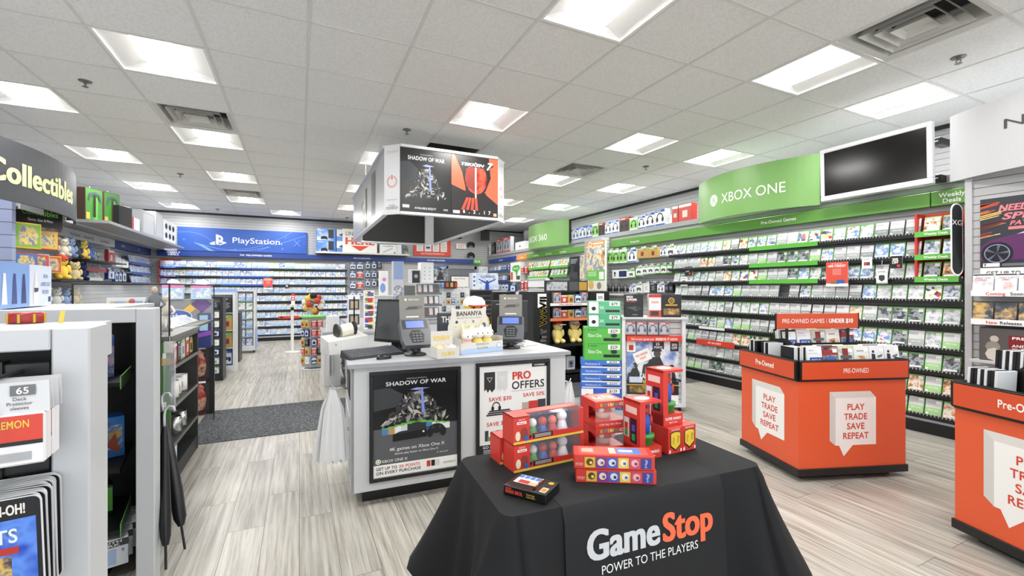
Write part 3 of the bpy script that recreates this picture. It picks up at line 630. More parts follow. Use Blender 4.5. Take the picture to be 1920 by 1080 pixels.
L1 = [(1062, 1074, .27, 'wh', 'white headphone box at the ledge end beside the smaller green sign'), (1074, 1085, .28, 'bh', 'blue sided headphone box, second from the smaller green sign on the ledge'), (1085, 1100, .30, 'bh', 'wide blue and white headphone box, third from the smaller green sign'),
      (1100, 1110, .28, 'bh', 'blue headphone box, fourth from the smaller green sign on the ledge'), (1110, 1122, .30, 'gh', 'green headphone box standing between blue and dark red ones'), (1122, 1134, .28, 'rk', 'dark red headphone box next to the green one on the ledge'),
      (1134, 1147, .27, 'wh', 'white headphone box straight after the dark red one on the ledge'), (1147, 1161, .28, 'wh', 'white headphone box between a white one and a dark one on the ledge'), (1161, 1180, .29, 'rk', 'wide dark red headphone box in the middle of the ledge row'),
      (1180, 1196, .25, 'gh', 'green topped headphone box after the wide dark one'), (1196, 1210, .25, 'wh', 'low white headphone box after the green topped one on the ledge'), (1210, 1228, .28, 'wh', 'white headphone box with blue band, third from the big green sign end'),
      (1228, 1247, .30, 'wh', 'tall white headphone box beside the low white carton on the ledge'), (1247, 1260, .17, 'ww', 'low white carton beside the red boxes on the ledge'), (1260, 1272, .30, 'rd', 'first of two red boxes near the big curved green sign'), (1272, 1297, .30, 'rd', 'broad red box at the ledge end by the big curved green sign')]
ledge_boxes(L1, 6.03, 2.6605, '', 'boxes on the high ledge')
L2 = [(911, 915, .3, 'go', 'gold and black box in the far corner of the high ledge'), (916, 920, .40, 'ww', 'tall white box beside the gold box on the far ledge'), (921, 928, .40, 'kb', 'tall black box with white emblem on the far ledge'), (930, 942, .48, 'gy', 'tall grey headphone box, first of two on the far ledge'),
      (943, 957, .48, 'gy', 'tall grey headphone box, second of two on the far ledge'), (966, 984, .24, 'wt2', 'white speaker carton with two black discs before the smaller green sign')]
ledge_boxes(L2, 6.03, 2.6605, '', 'boxes on the high ledge')
def speaker(loc, rz, label, s=1.0):
    t = thing('loudspeaker', label, 'speaker', loc, rz); b = B(); b.bx(-.15 * s, .15 * s, -.22 * s, 0, 0, .36 * s, M('#111113', .5), .012); b.obj('cabinet', t)
    b = B(); b.rect(-.13 * s, .13 * s, .02 * s, .34 * s, M('#1f2023', .7), -.222 * s); b.disc(0, .12 * s, .09 * s, M('#0a0a0b', .6), -.2235 * s); b.disc(0, .27 * s, .04 * s, M('#0a0a0b', .6), -.2235 * s); b.obj('grille', t)
    b = B(); b.bx(-.04, .04, 0, .4 * s, .14 * s, .2 * s, black); b.obj('mount', t)
p = aty(909, 449, 14.25); speaker((p.x, 14.22, p.z - .05), -.4, 'black loudspeaker mounted high over the far end of the ledge')
p = atx(990, 456, 6.4); speaker((6.75, p.y, 2.661), RW + .3, 'black loudspeaker standing on the ledge beside the smaller curved green sign', 1.75)
# hung accessories between the pillar and the game shelves: rows of packages on pegs
def pegs(lst, x, wallx, group, rz=RW, nm='accessory_pack', cat='package'):
    for (u0, u1, v0, v1, sty, words) in lst:
        um = (u0 + u1) / 2; ya, yb = atx(u0, v0, x).y, atx(u1, v0, x).y; w = abs(ya - yb) - .006; zb, zt = atx(um, v1, x).z, atx(um, v0, x).z; h = zt - zb - .03; d = .06
        t = put(pack(w, h, d, sty, True), nm, (x + d, (ya + yb) / 2, zb), (0, 0, rz), words, cat, group)
        q = B(); q.tube([(0, -d - .05, h + .03), (0, -d - .045, h + .022), (0, wallx - x - d - .002, h + .022)], .004, chrome, 5); q.obj('peg', t)
PG = [(1139, 1149, 466, 494, 'gh', 'green headset box, topmost row, first after the gold poster'), (1149, 1161, 466, 494, 'gh', 'green headset box, topmost row, second after the gold poster'), (1161, 1176, 464, 493, 'gh', 'green headset box with white face, third in the topmost row'), (1176, 1194, 464, 492, 'wh', 'white headset box hung beside the green ones'),
      (1195, 1214, 462, 484, 'yr', 'yellow and red pack, first of two on the top peg row'), (1215, 1234, 461, 483, 'yr', 'yellow and red pack, second of two on the top peg row'), (1237, 1250, 460, 481, 'wh', 'white pack with a dark ring beside the yellow packs'), (1250, 1265, 458, 481, 'wp', 'white controller pack at the end of the top peg row'),
      (1176, 1191, 503, 521, 'gp', 'green edged pack hung beside the white tablet box'), (1192, 1204, 497, 517, 'wp', 'white controller pack, first of the middle peg row'), (1204, 1214, 496, 515, 'wp', 'white controller pack, second of the middle peg row'), (1214, 1226, 495, 514, 'wp', 'white controller pack, third of the middle peg row'),
      (1226, 1238, 494, 513, 'gp', 'green pack, fourth of the middle peg row'), (1238, 1250, 493, 513, 'gp', 'green pack, fifth of the middle peg row'), (1250, 1260, 493, 512, 'gp', 'green pack, sixth of the middle peg row'),
      (1180, 1192, 532, 551, 'wh', 'white headset pack beside the headphone stand'), (1192, 1204, 529, 550, 'wp', 'white controller pack, first of the lower peg row'), (1206, 1218, 528, 549, 'ww', 'plain white pack, second of the lower peg row'), (1218, 1232, 528, 549, 'kb', 'grey striped pack, third of the lower peg row'),
      (1232, 1246, 528, 549, 'wh', 'white round-icon pack, fourth of the lower peg row'), (1246, 1254, 528, 549, 'kb', 'narrow black pack, fifth of the lower peg row'), (1254, 1262, 528, 549, 'kb', 'narrow black pack, sixth of the lower peg row')]
pegs(PG, 5.88, XR, 'hung accessories beside the game shelves')
# short shelf, tablet box and four display headphones
y0, y1 = atx(1192, 555, 5.9).y, atx(1132, 555, 5.9).y
t = thing('wall_shelf', 'short grey shelf carrying four headphones beside the pillar', 'shelf', (XR, (y0 + y1) / 2, atx(1160, 551, 5.9).z), RW); L = y1 - y0
b = B(); b.bx(-L / 2, L / 2, -.2, 0, -.02, 0, M('#77797c', .4)); b.obj('tray', t); b = B(); b.bx(-L / 2, L / 2, -.205, -.2, -.03, .01, M('#c9cbcd', .4)); b.obj('label_strip', t)
zs = atx(1160, 551, 5.9).z
for k, u in enumerate((1137, 1148, 1159, 1171)):
    p = atx(u, 540, 5.9)
    t = thing('display_headphones', 'black headphones on a stand, ' + ORD[k] + ' of four from the pillar', 'headphones', (5.92, p.y, zs), RW, 'display headphones on the shelf')
    b = B(); b.tube([(.062 * math.cos(a), 0, .10 + .09 * math.sin(a)) for a in [PI * i / 12 for i in range(13)]], .008, M('#2a2c30', .35)); b.obj('headband', t)
    for q in (-1, 1): b = B(); b.sph((q * .062, 0, .085), (.022, .036, .042), M('#17181a', .4), 10, 7); b.obj('ear_cup', t)
    b = B(); b.cyl((0, 0, 0), (0, 0, .012), .045, dark); b.cyl((0, 0, .012), (0, 0, .18), .007, chrome); b.obj('stand', t)
p0, p1 = atx(1148, 522, 5.9), atx(1176, 505, 5.9)
b = B(); w, h = p0.y - p1.y, p1.z - p0.z; b.bx(-w / 2, w / 2, -.08, 0, 0, h, M('#eef0f2', .35), .003); b.rect(-.02, w / 2 - .02, h * .15, h * .85, M('#1d2b5e', .2), -.082); b.disc(-w * .32, h * .6, .03, ink, -.082); b.disc(-w * .32, h * .3, .02, ink, -.082)
t = tag(b.obj('tablet_box', None, (5.98, (p0.y + p1.y) / 2, p0.z), RW), 'white box with a dark blue screen picture hung below the green headset boxes', 'box')
q = B(); q.bx(-.15, .15, .0, .068, .02, .05, chrome); q.obj('bracket', t)
# ---- beyond the pillar: shelves and hung goods up to the back corner
def far_shelf(u0, u1, v, n, styles, h, label, item, strip_m, seed):
    x = 5.9; ya, yb = atx(u0, v, x).y, atx(u1, v, x).y; z = atx((u0 + u1) / 2, v, x).z; L = abs(ya - yb)
    t = thing('wall_shelf', label, 'shelf', (XR, (ya + yb) / 2, z), RW); b = B(); b.bx(-L / 2, L / 2, -.17, 0, -.02, 0, M('#85888c', .4)); b.obj('tray', t)
    b = B(); b.bx(-L / 2, L / 2, -.176, -.17, -.045, .012, strip_m); b.obj('label_strip', t)
    n = min(n, int(L / .138)) if styles[0] in CASES else n; rr = random.Random(seed); w = L / n
    for k in range(n):
        sty = rr.choice(styles); nm = 'game_case' if sty in CASES else 'boxed_accessory'
        y = max(ya, yb) - w * (k + .5)
        words = LOOK.get(sty, 'small boxed') + (' game case' if sty in CASES else ' accessory') + ' on ' + item + ', ' + ORD[k] + ' from back'
        if sty in CASES: put(CASES[sty], nm, (XR - .15, y, z + .003), (tilt, 0, RW), words, 'game case', 'goods on ' + item)
        else: put(pack(w - .01, h, .05, sty), nm, (XR - .09, y, z + .003), (-.1, 0, RW), words, 'package', 'goods on ' + item)
gl = M('#5fb544', .4); bl = M('#24489c', .4)
far_shelf(916, 936, 508, 6, ['bk', 'ww', 'bp'], .13, 'short blue-edged shelf in the far corner, upper of two', 'the upper corner shelf', bl, 1)
far_shelf(938, 954, 506, 6, ['bk', 'kb', 'bp', 'ww'], .16, 'short blue-edged shelf beside the corner one', 'the second corner shelf', bl, 2)
far_shelf(918, 954, 526, 9, ['bk', 'kb', 'bp', 'ww'], .15, 'blue-edged shelf in the far corner, lower one', 'the lower corner shelf', bl, 3)
far_shelf(918, 952, 545, 6, ['ww', 'bp', 'bk'], .22, 'plain shelf with white accessories low in the far corner', 'the low corner shelf', M('#c8cacc', .4), 4)
far_shelf(990, 1030, 502, 10, ['x1', 'x2', 'x4', 'x0'], .17, 'green-edged shelf under the smaller sign, upper one nearer the corner', 'the upper green shelf by the corner', gl, 5)
far_shelf(1032, 1066, 499, 8, ['x1', 'x4', 'x5', 'x2'], .17, 'green-edged shelf under the smaller sign, upper one nearer the pillar', 'the upper green shelf by the pillar', gl, 6)
far_shelf(990, 1028, 519, 9, ['x1', 'x2', 'x4', 'xw'], .17, 'green-edged shelf under the smaller sign, lower one nearer the corner', 'the lower green shelf by the corner', gl, 7)
far_shelf(1032, 1064, 516, 7, ['x0', 'x4', 'xw', 'x2'], .17, 'green-edged shelf under the smaller sign, lower one nearer the pillar', 'the lower green shelf by the pillar', gl, 8)
# game cases stood spine out in two rows of a rack
def spine_rack(u0, u1, v0, v1, n, label, item):
    x = 5.75; ya, yb = atx(u0, v1, x).y, atx(u1, v1, x).y; z = atx((u0 + u1) / 2, v1, x).z; L = abs(ya - yb); h = atx((u0 + u1) / 2, v0, x).z - z
    t = thing('spine_rack', label, 'rack', (x + .12, (ya + yb) / 2, z), RW); b = B(); b.bx(-L / 2, L / 2, -.12, .17, -.015, 0, grey); b.obj('tray', t)
    b = B(); b.bx(-L / 2 - .01, -L / 2, -.12, .17, -.015, h * .8, pale); b.bx(L / 2, L / 2 + .01, -.12, .17, -.015, h * .8, pale); b.obj('side', t)
    key = ('spine', round(L / n, 3), round(h, 2))
    if key not in PK:
        b = B(); w = L / n - .002; b.bx(-w / 2, w / 2, 0, .13, 0, h, M('#e9ebec', .3), .001); b.rect(-w / 2 + .002, w / 2 - .002, h * .7, h * .9, M('#9da3a8', .4), -.001); PK[key] = b.mesh('spine_case')
    for k in range(n):
        put(PK[key], 'game_case', (x + .01, max(ya, yb) - L / n * (k + .5), z + .001), (0, 0, RW), 'white game case standing spine out in ' + item + ', ' + ORD[k] + ' from the back', 'game case', 'cases in ' + item)
spine_rack(990, 1022, 522, 538, 22, 'white rack of upright game cases, upper one beyond the counter', 'the upper spine rack')
spine_rack(990, 1020, 541, 556, 20, 'white rack of upright game cases, lower one beyond the counter', 'the lower spine rack')
RD = [(977, 982, 498, 512, 'gr', 'red blister pack, top pair by the green bubble sign, first'), (983, 989, 498, 512, 'gr', 'red blister pack, top pair by the green bubble sign, second'), (977, 982, 525, 545, 'gr', 'red blister pack in the middle pair under the bubble sign, first'), (983, 989, 524, 544, 'gr', 'red blister pack in the middle pair under the bubble sign, second'),
      (975, 985, 565, 582, 'gr', 'red blister pack in the lower pair beside the dark rack, first'), (986, 996, 566, 584, 'gr', 'red blister pack in the lower pair beside the dark rack, second'), (976, 987, 590, 612, 'gr', 'red blister pack low on the wall, first of the lowest pair'), (988, 999, 592, 614, 'gr', 'red blister pack low on the wall, second of the lowest pair'),
      (957, 966, 532, 547, 'bp', 'blue pack, hung beside the red blister packs'), (968, 976, 545, 562, 'ww', 'white pack between two pairs of red blister packs')]
pegs(RD, 5.85, XR, 'hung packs beyond the counter')
def standing_card(name, u0, u1, v0, v1, x, label, cat, draw, d=.03):
    um = (u0 + u1) / 2; ya, yb = atx(u0, v1, x).y, atx(u1, v1, x).y; w = ya - yb; zb, zt = atx(um, v1, x).z, atx(um, v0, x).z
    b = B(); b.bx(-w / 2, w / 2, 0, d, 0, zt - zb, paper); draw(b, w, zt - zb)
    return tag(b.obj(name, None, (x, (ya + yb) / 2, zb), RW), label, cat)
artgold = art('poster_gold', ['#2b3346', '#c9a25a', '#f4ead2', '#7a8aa6', '#e8d29a'], 5); artd = art('poster_dark', ['#0d0e10', '#24272c', '#4c525b'], 4)
def d_save(b, w, h):
    b.rect(-w / 2, w / 2, 0, h, M('#eef1ee', .5), -.001); b.flat([(-w * .3, h * .75), (-w * .1, h * .85), (w * .35, h * .85), (w * .45, h * .68), (w * .25, h * .5), (w * .12, h * .2), (w * .02, h * .5), (-w * .3, h * .6)][::-1], M('#4fb34a', .5), -.002); b.text('SAVE', .06 * w, h * .64, h * .09, paper, -.003, w='b', fit=w * .5)
    b.rect(-w * .45, -w * .25, h * .1, h * .5, red, -.002); b.rect(w * .1, w * .45, h * .1, h * .3, M('#4c5056', .5), -.002)
standing_card('offer_board', 957, 976, 492, 528, 5.85, 'white board with a green speech bubble offer on the wall', 'sign', d_save, .19)
def d_dk(b, w, h):
    b.rect(-w / 2, w / 2, 0, h, artd, -.001)
    for k in range(3): b.rect(-w * .38, w * (.3 - .1 * k), h * (.86 - .07 * k), h * (.9 - .07 * k), M('#9da0a4', .5), -.002)
    b.rect(-w * .3, w * .3, h * .1, h * .35, M('#3d4148', .5), -.002)
standing_card('wall_poster', 1068, 1087, 481, 527, 5.85, 'narrow dark poster beside the tall gold poster', 'poster', d_dk, .19)
def d_gd(b, w, h):
    b.rect(-w / 2, w / 2, h * .92, h, M('#f2a23a', .45), -.001); b.ring(-w * .3, h * .958, w * .06, w * .09, paper, -.002); b.rect(-w * .15, w * .42, h * .945, h * .972, paper, -.002)
    b.rect(-w / 2, w / 2, h * .42, h * .92, artgold, -.001); b.rect(-w / 2, w / 2, h * .2, h * .42, M('#6cbf56', .45), -.001); b.rect(w * .2, w * .45, h * .23, h * .38, M('#efefe9', .5), -.002)
    for k in range(3): b.rect(-w * .42, w * .05, h * (.37 - .035 * k), h * (.385 - .035 * k), M('#cdebc2', .5), -.002)
    b.rect(-w / 2, w / 2, 0, h * .2, M('#e6e2d6', .5), -.001); b.disc(-w * .25, h * .12, w * .16, M('#d9b36a', .5), -.002, 10); b.disc(w * .2, h * .1, w * .12, M('#8a8478', .5), -.002, 10)
standing_card('wall_poster', 1100, 1134, 453, 545, 5.74, 'tall poster with orange header and green lower block on the pillar', 'poster', d_gd, .05)
standing_card('wall_poster', 1087, 1099, 478, 526, 5.85, 'narrow pale gold poster between the dark and the tall poster', 'poster', lambda b, w, h: b.rect(-w / 2, w / 2, 0, h, artgold, -.001), .19)
# ================================================================ back wall: blue sign, game shelves, line sign, door
BZ = [2.05, 1.82, 1.59, 1.352, 1.117, .868, .642, .399, .165]
BX0, BX1 = -3.3, 1.32; WB = 14.6
rb = random.Random(11)
for r, z in enumerate(BZ):
    sh = shelf_parts('wall_shelf', 'long shelf of game cases on the back wall, ' + ROWN[r] + ' one under the blue strip', BX1 - BX0, ((BX0 + BX1) / 2, WB, z), 0, 'shelves of the back wall')
    c = (BX0 + BX1) / 2
    if r < 3:
        b = B(); b.bx(-1.95 - c, -.78 - c, -.209, -.2035, -.03, .004, M('#2d55b0', .4)); b.obj('label_strip', sh, label='blue label strip')
        b = B(); b.bx(-3.28 - c, -2.86 - c, -.214, -.2035, -.025, .02, M('#1f48a8', .4)); b.text('Weekly Deals', -3.07 - c, -.014, .028, paper, -.2155, fit=.25); b.obj('label_strip', sh, label='blue weekly deals strip')
        b = B(); b.bx(-3.3 - c, -2.85 - c, -.03, -.012, 0, .22, M('#d8402f', .4)); b.bx(-3.3 - c, -3.28 - c, -.2, -.03, 0, .2, M('#d8402f', .4)); b.obj('deals_tray', sh, label='red tray at the shelf end')
    if r == 6: b = B(); b.bx(-.55 - c, .0 - c, -.212, -.2035, -.03, .045, M('#c8382f', .4)); b.bx(-.5 - c, -.42 - c, -.2125, -.212, -.01, .03, ink); b.obj('label_strip', sh, label='red offer strip')
    x = BX0 + .09 if r < 4 else -1.5; n = 0; k = None
    while x < BX1 - .06:
        if r < 3 and x < -2.95: k = ['pw', 'pw', 'p0', 'p0', 'pg', 'p2'][r * 2 + min(n, 1)]
        elif k is None or rb.random() > .3 or n < 3: k = rb.choices(['pw', 'pg', 'p0', 'p1', 'p2', 'x2'], [8, 4, 2, 6, 3, 4])[0]
        if not (r == 7 and n == 99):
            put(CASES[k], 'blue_game_case', (round(x, 3), WB - .165, z + .004), (tilt, 0, rb.uniform(-.03, .03)),
                LOOK[k] + ' game case, ' + ROWN[r] + ' shelf of the back wall, ' + ORD[n] + (' from corner' if r < 4 else ' past card spinner'), 'game case', 'cases on the back wall')
        n += 1; x += .1375
t = thing('floor_plinth', 'black kick plate under the shelves of the back wall', 'shelf base', (0, 0, 0))
b = B(); b.bx(BX0, BX1, 14.32, 14.59, 0, .1, black); b.obj('kick_plate', t); b = B(); b.bx(BX0, BX1, 14.34, 14.59, .1, .125, grey); b.obj('deck', t)
# blue brand sign
t = thing('brand_sign', 'wide flat blue sign with white lettering on the back wall', 'sign', (-1.367, 14.52, 2.506))
b = B(); b.bx(-1.567, 1.567, 0, .075, 0, .636, M('#2552a6', .4), .004); b.obj('panel', t)
b = B(); lb = M('#6f9be6', .4)
def ribbon(pts, w):
    for (xa, za), (xb, zb) in zip(pts, pts[1:]): b.flat([(xa, za), (xb, zb), (xb, zb + w), (xa, za + w)], lb, -.0015)
ribbon([(-1.55, .48 + .0)] + [(-1.55 + .12 * k, .50 - .012 * (k - 2) ** 2 * (1 if k > 2 else .3)) for k in range(1, 8)], .008)
ribbon([(-1.2 + .14 * k, .22 - .19 * math.sin(k / 14 * PI) if k < 15 else .22) for k in range(15)], .012)
ribbon([(.3 + .14 * k, .05 + .055 * k) for k in range(10)], .01); ribbon([(-.4 + .16 * k, .05 + .002 * k * k * 3) for k in range(11)], .009)
b.flat([(-1.2, .22), (-1.02, .12), (-.86, .01), (-.72, .0), (-1.0, .16)][::-1][::-1], lb, -.0012)
for x, z, r in ((-.25, .06, .03), (-1.42, .3, .025), (1.0, .46, .02), (.92, .13, .025)): b.ring(x, z, r * .7, r, lb, -.0018, 14)
for s_ in (-1, 1): b.flat([(1.3 - .09 * s_, .22), (1.3 - .075 * s_, .22), (1.3 + .09 * s_, .4), (1.3 + .075 * s_, .4)][::(1 if s_ < 0 else -1)], lb, -.0018)
b.obj('printed_swirl', t)
b = B(); b.text('PlayStation', -.33, .25, .15, wt, -.003, al='l', w='r', fit=1.2); b.rect(.89, .91, .25, .27, wt, -.003)
X = -.65                                              # upright P above a folded S
b.flat([(X - .05, .47), (X - .05, .20), (X + .012, .18), (X + .012, .45)], wt, -.003); b.flat([(X + .012, .45), (X + .012, .40), (X + .06, .37), (X + .06, .31), (X + .012, .33), (X + .012, .28), (X + .1, .27), (X + .115, .36), (X + .075, .425)][::-1], wt, -.0032)
b.flat([(X - .2, .22), (X - .07, .275), (X - .07, .245), (X - .13, .222), (X - .07, .21), (X - .07, .18), (X - .16, .18)], wt, -.003); b.flat([(X + .03, .20), (X + .13, .235), (X + .08, .25), (X + .03, .235), (X + .03, .265), (X + .14, .275), (X + .2, .24), (X + .03, .17)][::-1], wt, -.003)
b.obj('lettering', t)
def bstrip(x0, x1, m, label, texts, y=14.42):
    t = thing('header_strip', label, 'sign', ((x0 + x1) / 2, y, 2.347)); L = x1 - x0; b = B(); b.bx(-L / 2, L / 2, 0, .175, 0, .136, m, .004); b.obj('board', t)
    b = B()
    for s_, xx, h, zz, fit in texts: b.text(s_, xx - (x0 + x1) / 2, zz, h, wt, -.002, w='b', fit=fit)
    b.obj('lettering', t)
bstrip(-3.35, 5.42, M('#1c3a86', .4), 'long dark blue header strip across the back wall', [('WEEKLY', -3.0, .042, .072, .3), ('DEALS', -3.0, .042, .018, .24), ('PS4  PRE-OWNED GAMES', -1.1, .038, .05, .78), ('PS4 ACCESSORIES', 1.75, .038, .05, .5), ('PS4 NEW RELEASES', 4.1, .038, .05, .6)])
bstrip(5.425, 5.72, M('#6cc04a', .4), 'short bright green tag at the far end of the blue strip', [('PS VR', 5.57, .06, .04, .2)])
# offer cards in front of the shelves
def back_card(name, u0, u1, v0, v1, y, label, draw, cat='flyer'):
    um = (u0 + u1) / 2; xa, xb = aty(u0, v1, y).x, aty(u1, v1, y).x; zb, zt = aty(um, v1, y).z, aty(um, v0, y).z; w = xb - xa
    t = thing(name, label, cat, ((xa + xb) / 2, y, zb)); b = B(); b.bx(-w / 2, w / 2, 0, .004, 0, zt - zb, paper); draw(b, w, zt - zb); b.obj('card', t)
    b = B(); b.tube([(0, .005, zt - zb - .01), (0, WB - y - .002, zt - zb - .01)], .004, chrome, 5); b.obj('holder', t); return t
back_card('offer_flyer', 494, 511, 521, 542, 14.2, 'red credit flyer in front of the third shelf of the back wall', d_credit)
back_card('offer_flyer', 546, 553, 551, 572, 14.2, 'narrow red and white vertical card on the back wall shelves', lambda b, w, h: (b.rect(-w / 2, w / 2, h * .4, h, M('#d2432f', .5), -.001), b.rect(-w * .3, w * .3, h * .5, h * .6, paper, -.002), b.rect(-w * .3, w * .3, h * .7, h * .8, paper, -.002)))
back_card('hanging_tag', 535, 542, 533, 541, 14.25, 'tiny black tag under the third shelf of the back wall', d_off, 'tag')
# hung blue packages beside the shelves
def bpegs(lst, y, group):
    for u0, u1, v0, v1, sty, words in lst:
        um = (u0 + u1) / 2; w = aty(u1, v1, y).x - aty(u0, v1, y).x - .01; zb, zt = aty(um, v1, y).z, aty(um, v0, y).z; h = zt - zb - .03
        t = put(pack(w, h, .06, sty, True), 'accessory_pack', (aty(um, v1, y).x, y + .06, zb), 0, words, 'package', group)
        q = B(); q.tube([(0, -.11, h + .03), (0, -.1, h + .022), (0, WB - y - .062, h + .022)], .005, chrome, 5); q.obj('peg', t)
L = []
for c, (u0, u1) in enumerate(((656, 667), (669, 681), (685, 694), (697, 706), (707, 716))):
    for r, (v0, v1) in enumerate(((492, 505), (509, 521), (528, 541), (546, 556))):
        if c > 1 and r == 3: continue
        o = 0 if c < 2 else (-1, -1, -4)[r]
        L.append((u0, u1, v0 + o, v1 + o, 'gr' if (c, r) in ((1, 1), (1, 2)) else ('bp' if c < 2 else 'bk' if c < 4 else 'kb'), 'blue hung pack on back wall, ' + ORD[c] + ' column from the game shelves, ' + ORD[r] + ' from top' if (c, r) not in ((1, 1), (1, 2)) else 'red printed hung pack on the back wall, ' + ORD[r] + ' from the top of its column'))
bpegs(L, 14.4, 'hung packs on the back wall')
# high shelf with console cartons and the line sign
t = thing('wall_shelf', 'high black-edged shelf carrying console cartons and the line sign', 'shelf', (1.79, WB, 2.555)); b = B(); b.bx(-1.36, 1.36, -.44, 0, -.025, 0, M('#77797c', .4)); b.obj('tray', t); b = B(); b.bx(-1.36, 1.36, -.45, -.44, -.03, .02, M('#d6d7d9', .4)); b.obj('label_strip', t)
def carton(w, h, d, base, draw=None, bev=.003):
    b = B(); b.bx(-w / 2, w / 2, 0, d, 0, h, base, bev)
    if draw: draw(b, w, h)
    return b
def d_ps(b, w, h):
    b.rect(-w / 2, w * .42, .0, h, art('carton_sky', ['#2b5fc4', '#5f97e6', '#dfeaf8'], 3), -.001); b.rect(w * .1, w * .38, h * .2, h * .95, M('#23262c', .4), -.002); b.text('PS4', -w * .28, h * .82, h * .1, wt, -.003, w='b', fit=w * .3)
    b.disc(-w * .12, h * .25, w * .17, ink, -.003, 12, rz=h * .13)
    for q in (-1, 1): b.disc(-w * .12 + q * w * .13, h * .17, w * .05, ink, -.0035, 10, rz=h * .1)
for k in range(2):
    put(carton(.52, .345, .33, M('#3f74cf', .4), d_ps).mesh('console_carton'), 'console_carton', (.72, 14.2, 2.556 + k * .3475), 0, 'blue and white console carton by the line sign, ' + ('lower' if k == 0 else 'upper') + ' of its pair', 'box', 'console cartons on the high shelf')
    put(carton(.26, .345, .33, M('#e8ecf2', .4), lambda b, w, h: (b.rect(-w / 2, w / 2, 0, h * .4, M('#5b8fe0', .4), -.001), b.flat([(-w * .3, h * .5), (w * .35, h * .35), (w * .35, h * .8)], M('#43464c', .4), -.002))).mesh('console_carton'), 'console_carton', (1.13, 14.2, 2.556 + k * .3475), 0, 'narrow white and blue carton beside the line sign, ' + ('lower' if k == 0 else 'upper') + ' of its pair', 'box', 'console cartons on the high shelf')
b = B(); b.bx(-.5, .5, 0, .02, 0, .72, paper); b.text('LINE STARTS', -.42, .52, .12, ink, -.002, al='l', fit=.84); b.text('HERE', -.44, .26, .2, M('#e04a32', .5), -.002, al='l', w='k', fit=.88); b.flat([(-.26, .22), (0, .06), (.26, .22)], M('#e04a32', .5), -.002)
tag(b.obj('line_sign', None, (1.66, 14.165, 2.556)), 'white sign with red lettering and arrow on the high back shelf', 'sign')
put(carton(.52, .3, .3, M('#eceeef', .4), lambda b, w, h: (b.text('oculus', 0, h * .78, h * .12, ink, -.002, w='b', fit=w * .6), b.flat([(-w * .35, h * .2), (-w * .25, h * .15), (w * .3, h * .6), (w * .2, h * .65)], M('#b7bcc2', .4), -.002), b.disc(w * .38, h * .15, .035, M('#6cb84a', .4), -.002))).mesh('console_carton'), 'console_carton', (2.5, 14.2, 2.556), 0, 'white headset carton after the line sign on the high shelf', 'box')
put(carton(.36, .31, .3, M('#e4e6e8', .4), lambda b, w, h: (b.rect(-w * .1, w / 2, 0, h, art('carton_dark', ['#14171c', '#4c5258', '#b7bcc0'], 8), -.001), b.disc(w * .36, h * .14, .04, M('#6cb84a', .4), -.002))).mesh('console_carton'), 'console_carton', (2.95, 14.2, 2.556), 0, 'white and dark console carton at the end of the high back shelf', 'box')
# red store information board, exit sign, hung controllers, camera
t = thing('store_sign', 'red board with four white notices above the blue strip', 'sign', (4.017, 14.55, 2.567)); b = B(); b.bx(-.63, .63, 0, .045, 0, .66, M('#d8422f', .45)); b.text('NEW RETURN INFORMATION', 0, .05, .05, paper, -.002, fit=.8); b.obj('board', t)
for k in range(4):
    b = B(); x = -.43 + k * .27; b.bx(x - .11, x + .11, -.006, 0, .15, .52, paper); b.ring(x, .335, .0, .0001, ink, -.0065, 3)
    for q in range(5): b.rect(x - .08, x + .08 - .03 * (q % 2), .2 + q * .05, .215 + q * .05, M('#8d9096', .5), -.0075)
    if k == 1: b.rect(x - .07, x + .07, .24, .3, M('#1f3f94', .5), -.0082)
    b.obj('notice', t)
t = thing('exit_sign', 'white EXIT sign with red letters high on the back wall', 'sign', (5.005, 14.5, 2.841)); b = B(); b.bx(-.175, .175, 0, .098, 0, .185, M('#f0efec', .4), .006); b.obj('housing', t); b = B(); b.text('EXIT', 0, .035, .115, M('#d8503f', .4), -.002, w='r', fit=.22); b.obj('lettering', t)
for k, v in enumerate((458, 478)):
    p = aty(884, v, 14.4); t = thing('hung_controller', 'black game controller hung high beside the exit sign, ' + ('upper' if k == 0 else 'lower') + ' of two', 'controller', (p.x, 14.45, p.z - .06), 0, 'hung controllers by the exit sign')
    b = B(); b.sph((0, 0, .09), (.12, .05, .06), black); 
    for q in (-1, 1): b.sph((q * .1, -.01, .03), (.04, .045, .08), black, 10, 7)
    b.obj('shell', t); b = B(); b.tube([(0, .15, .18), (0, 0, .18), (0, -.02, .12)], .006, chrome); b.obj('hook', t)
p = aty(858, 445, 14.3); t = thing('security_camera', 'black security camera above the exit sign', 'camera', (p.x, 14.3, p.z)); b = B(); b.bx(-.12, .12, -.1, .1, -.05, .05, black, .02, 2); b.obj('housing', t); b = B(); b.cyl((0, .1, 0), (0, .3, .03), .03, black); b.obj('mount', t)
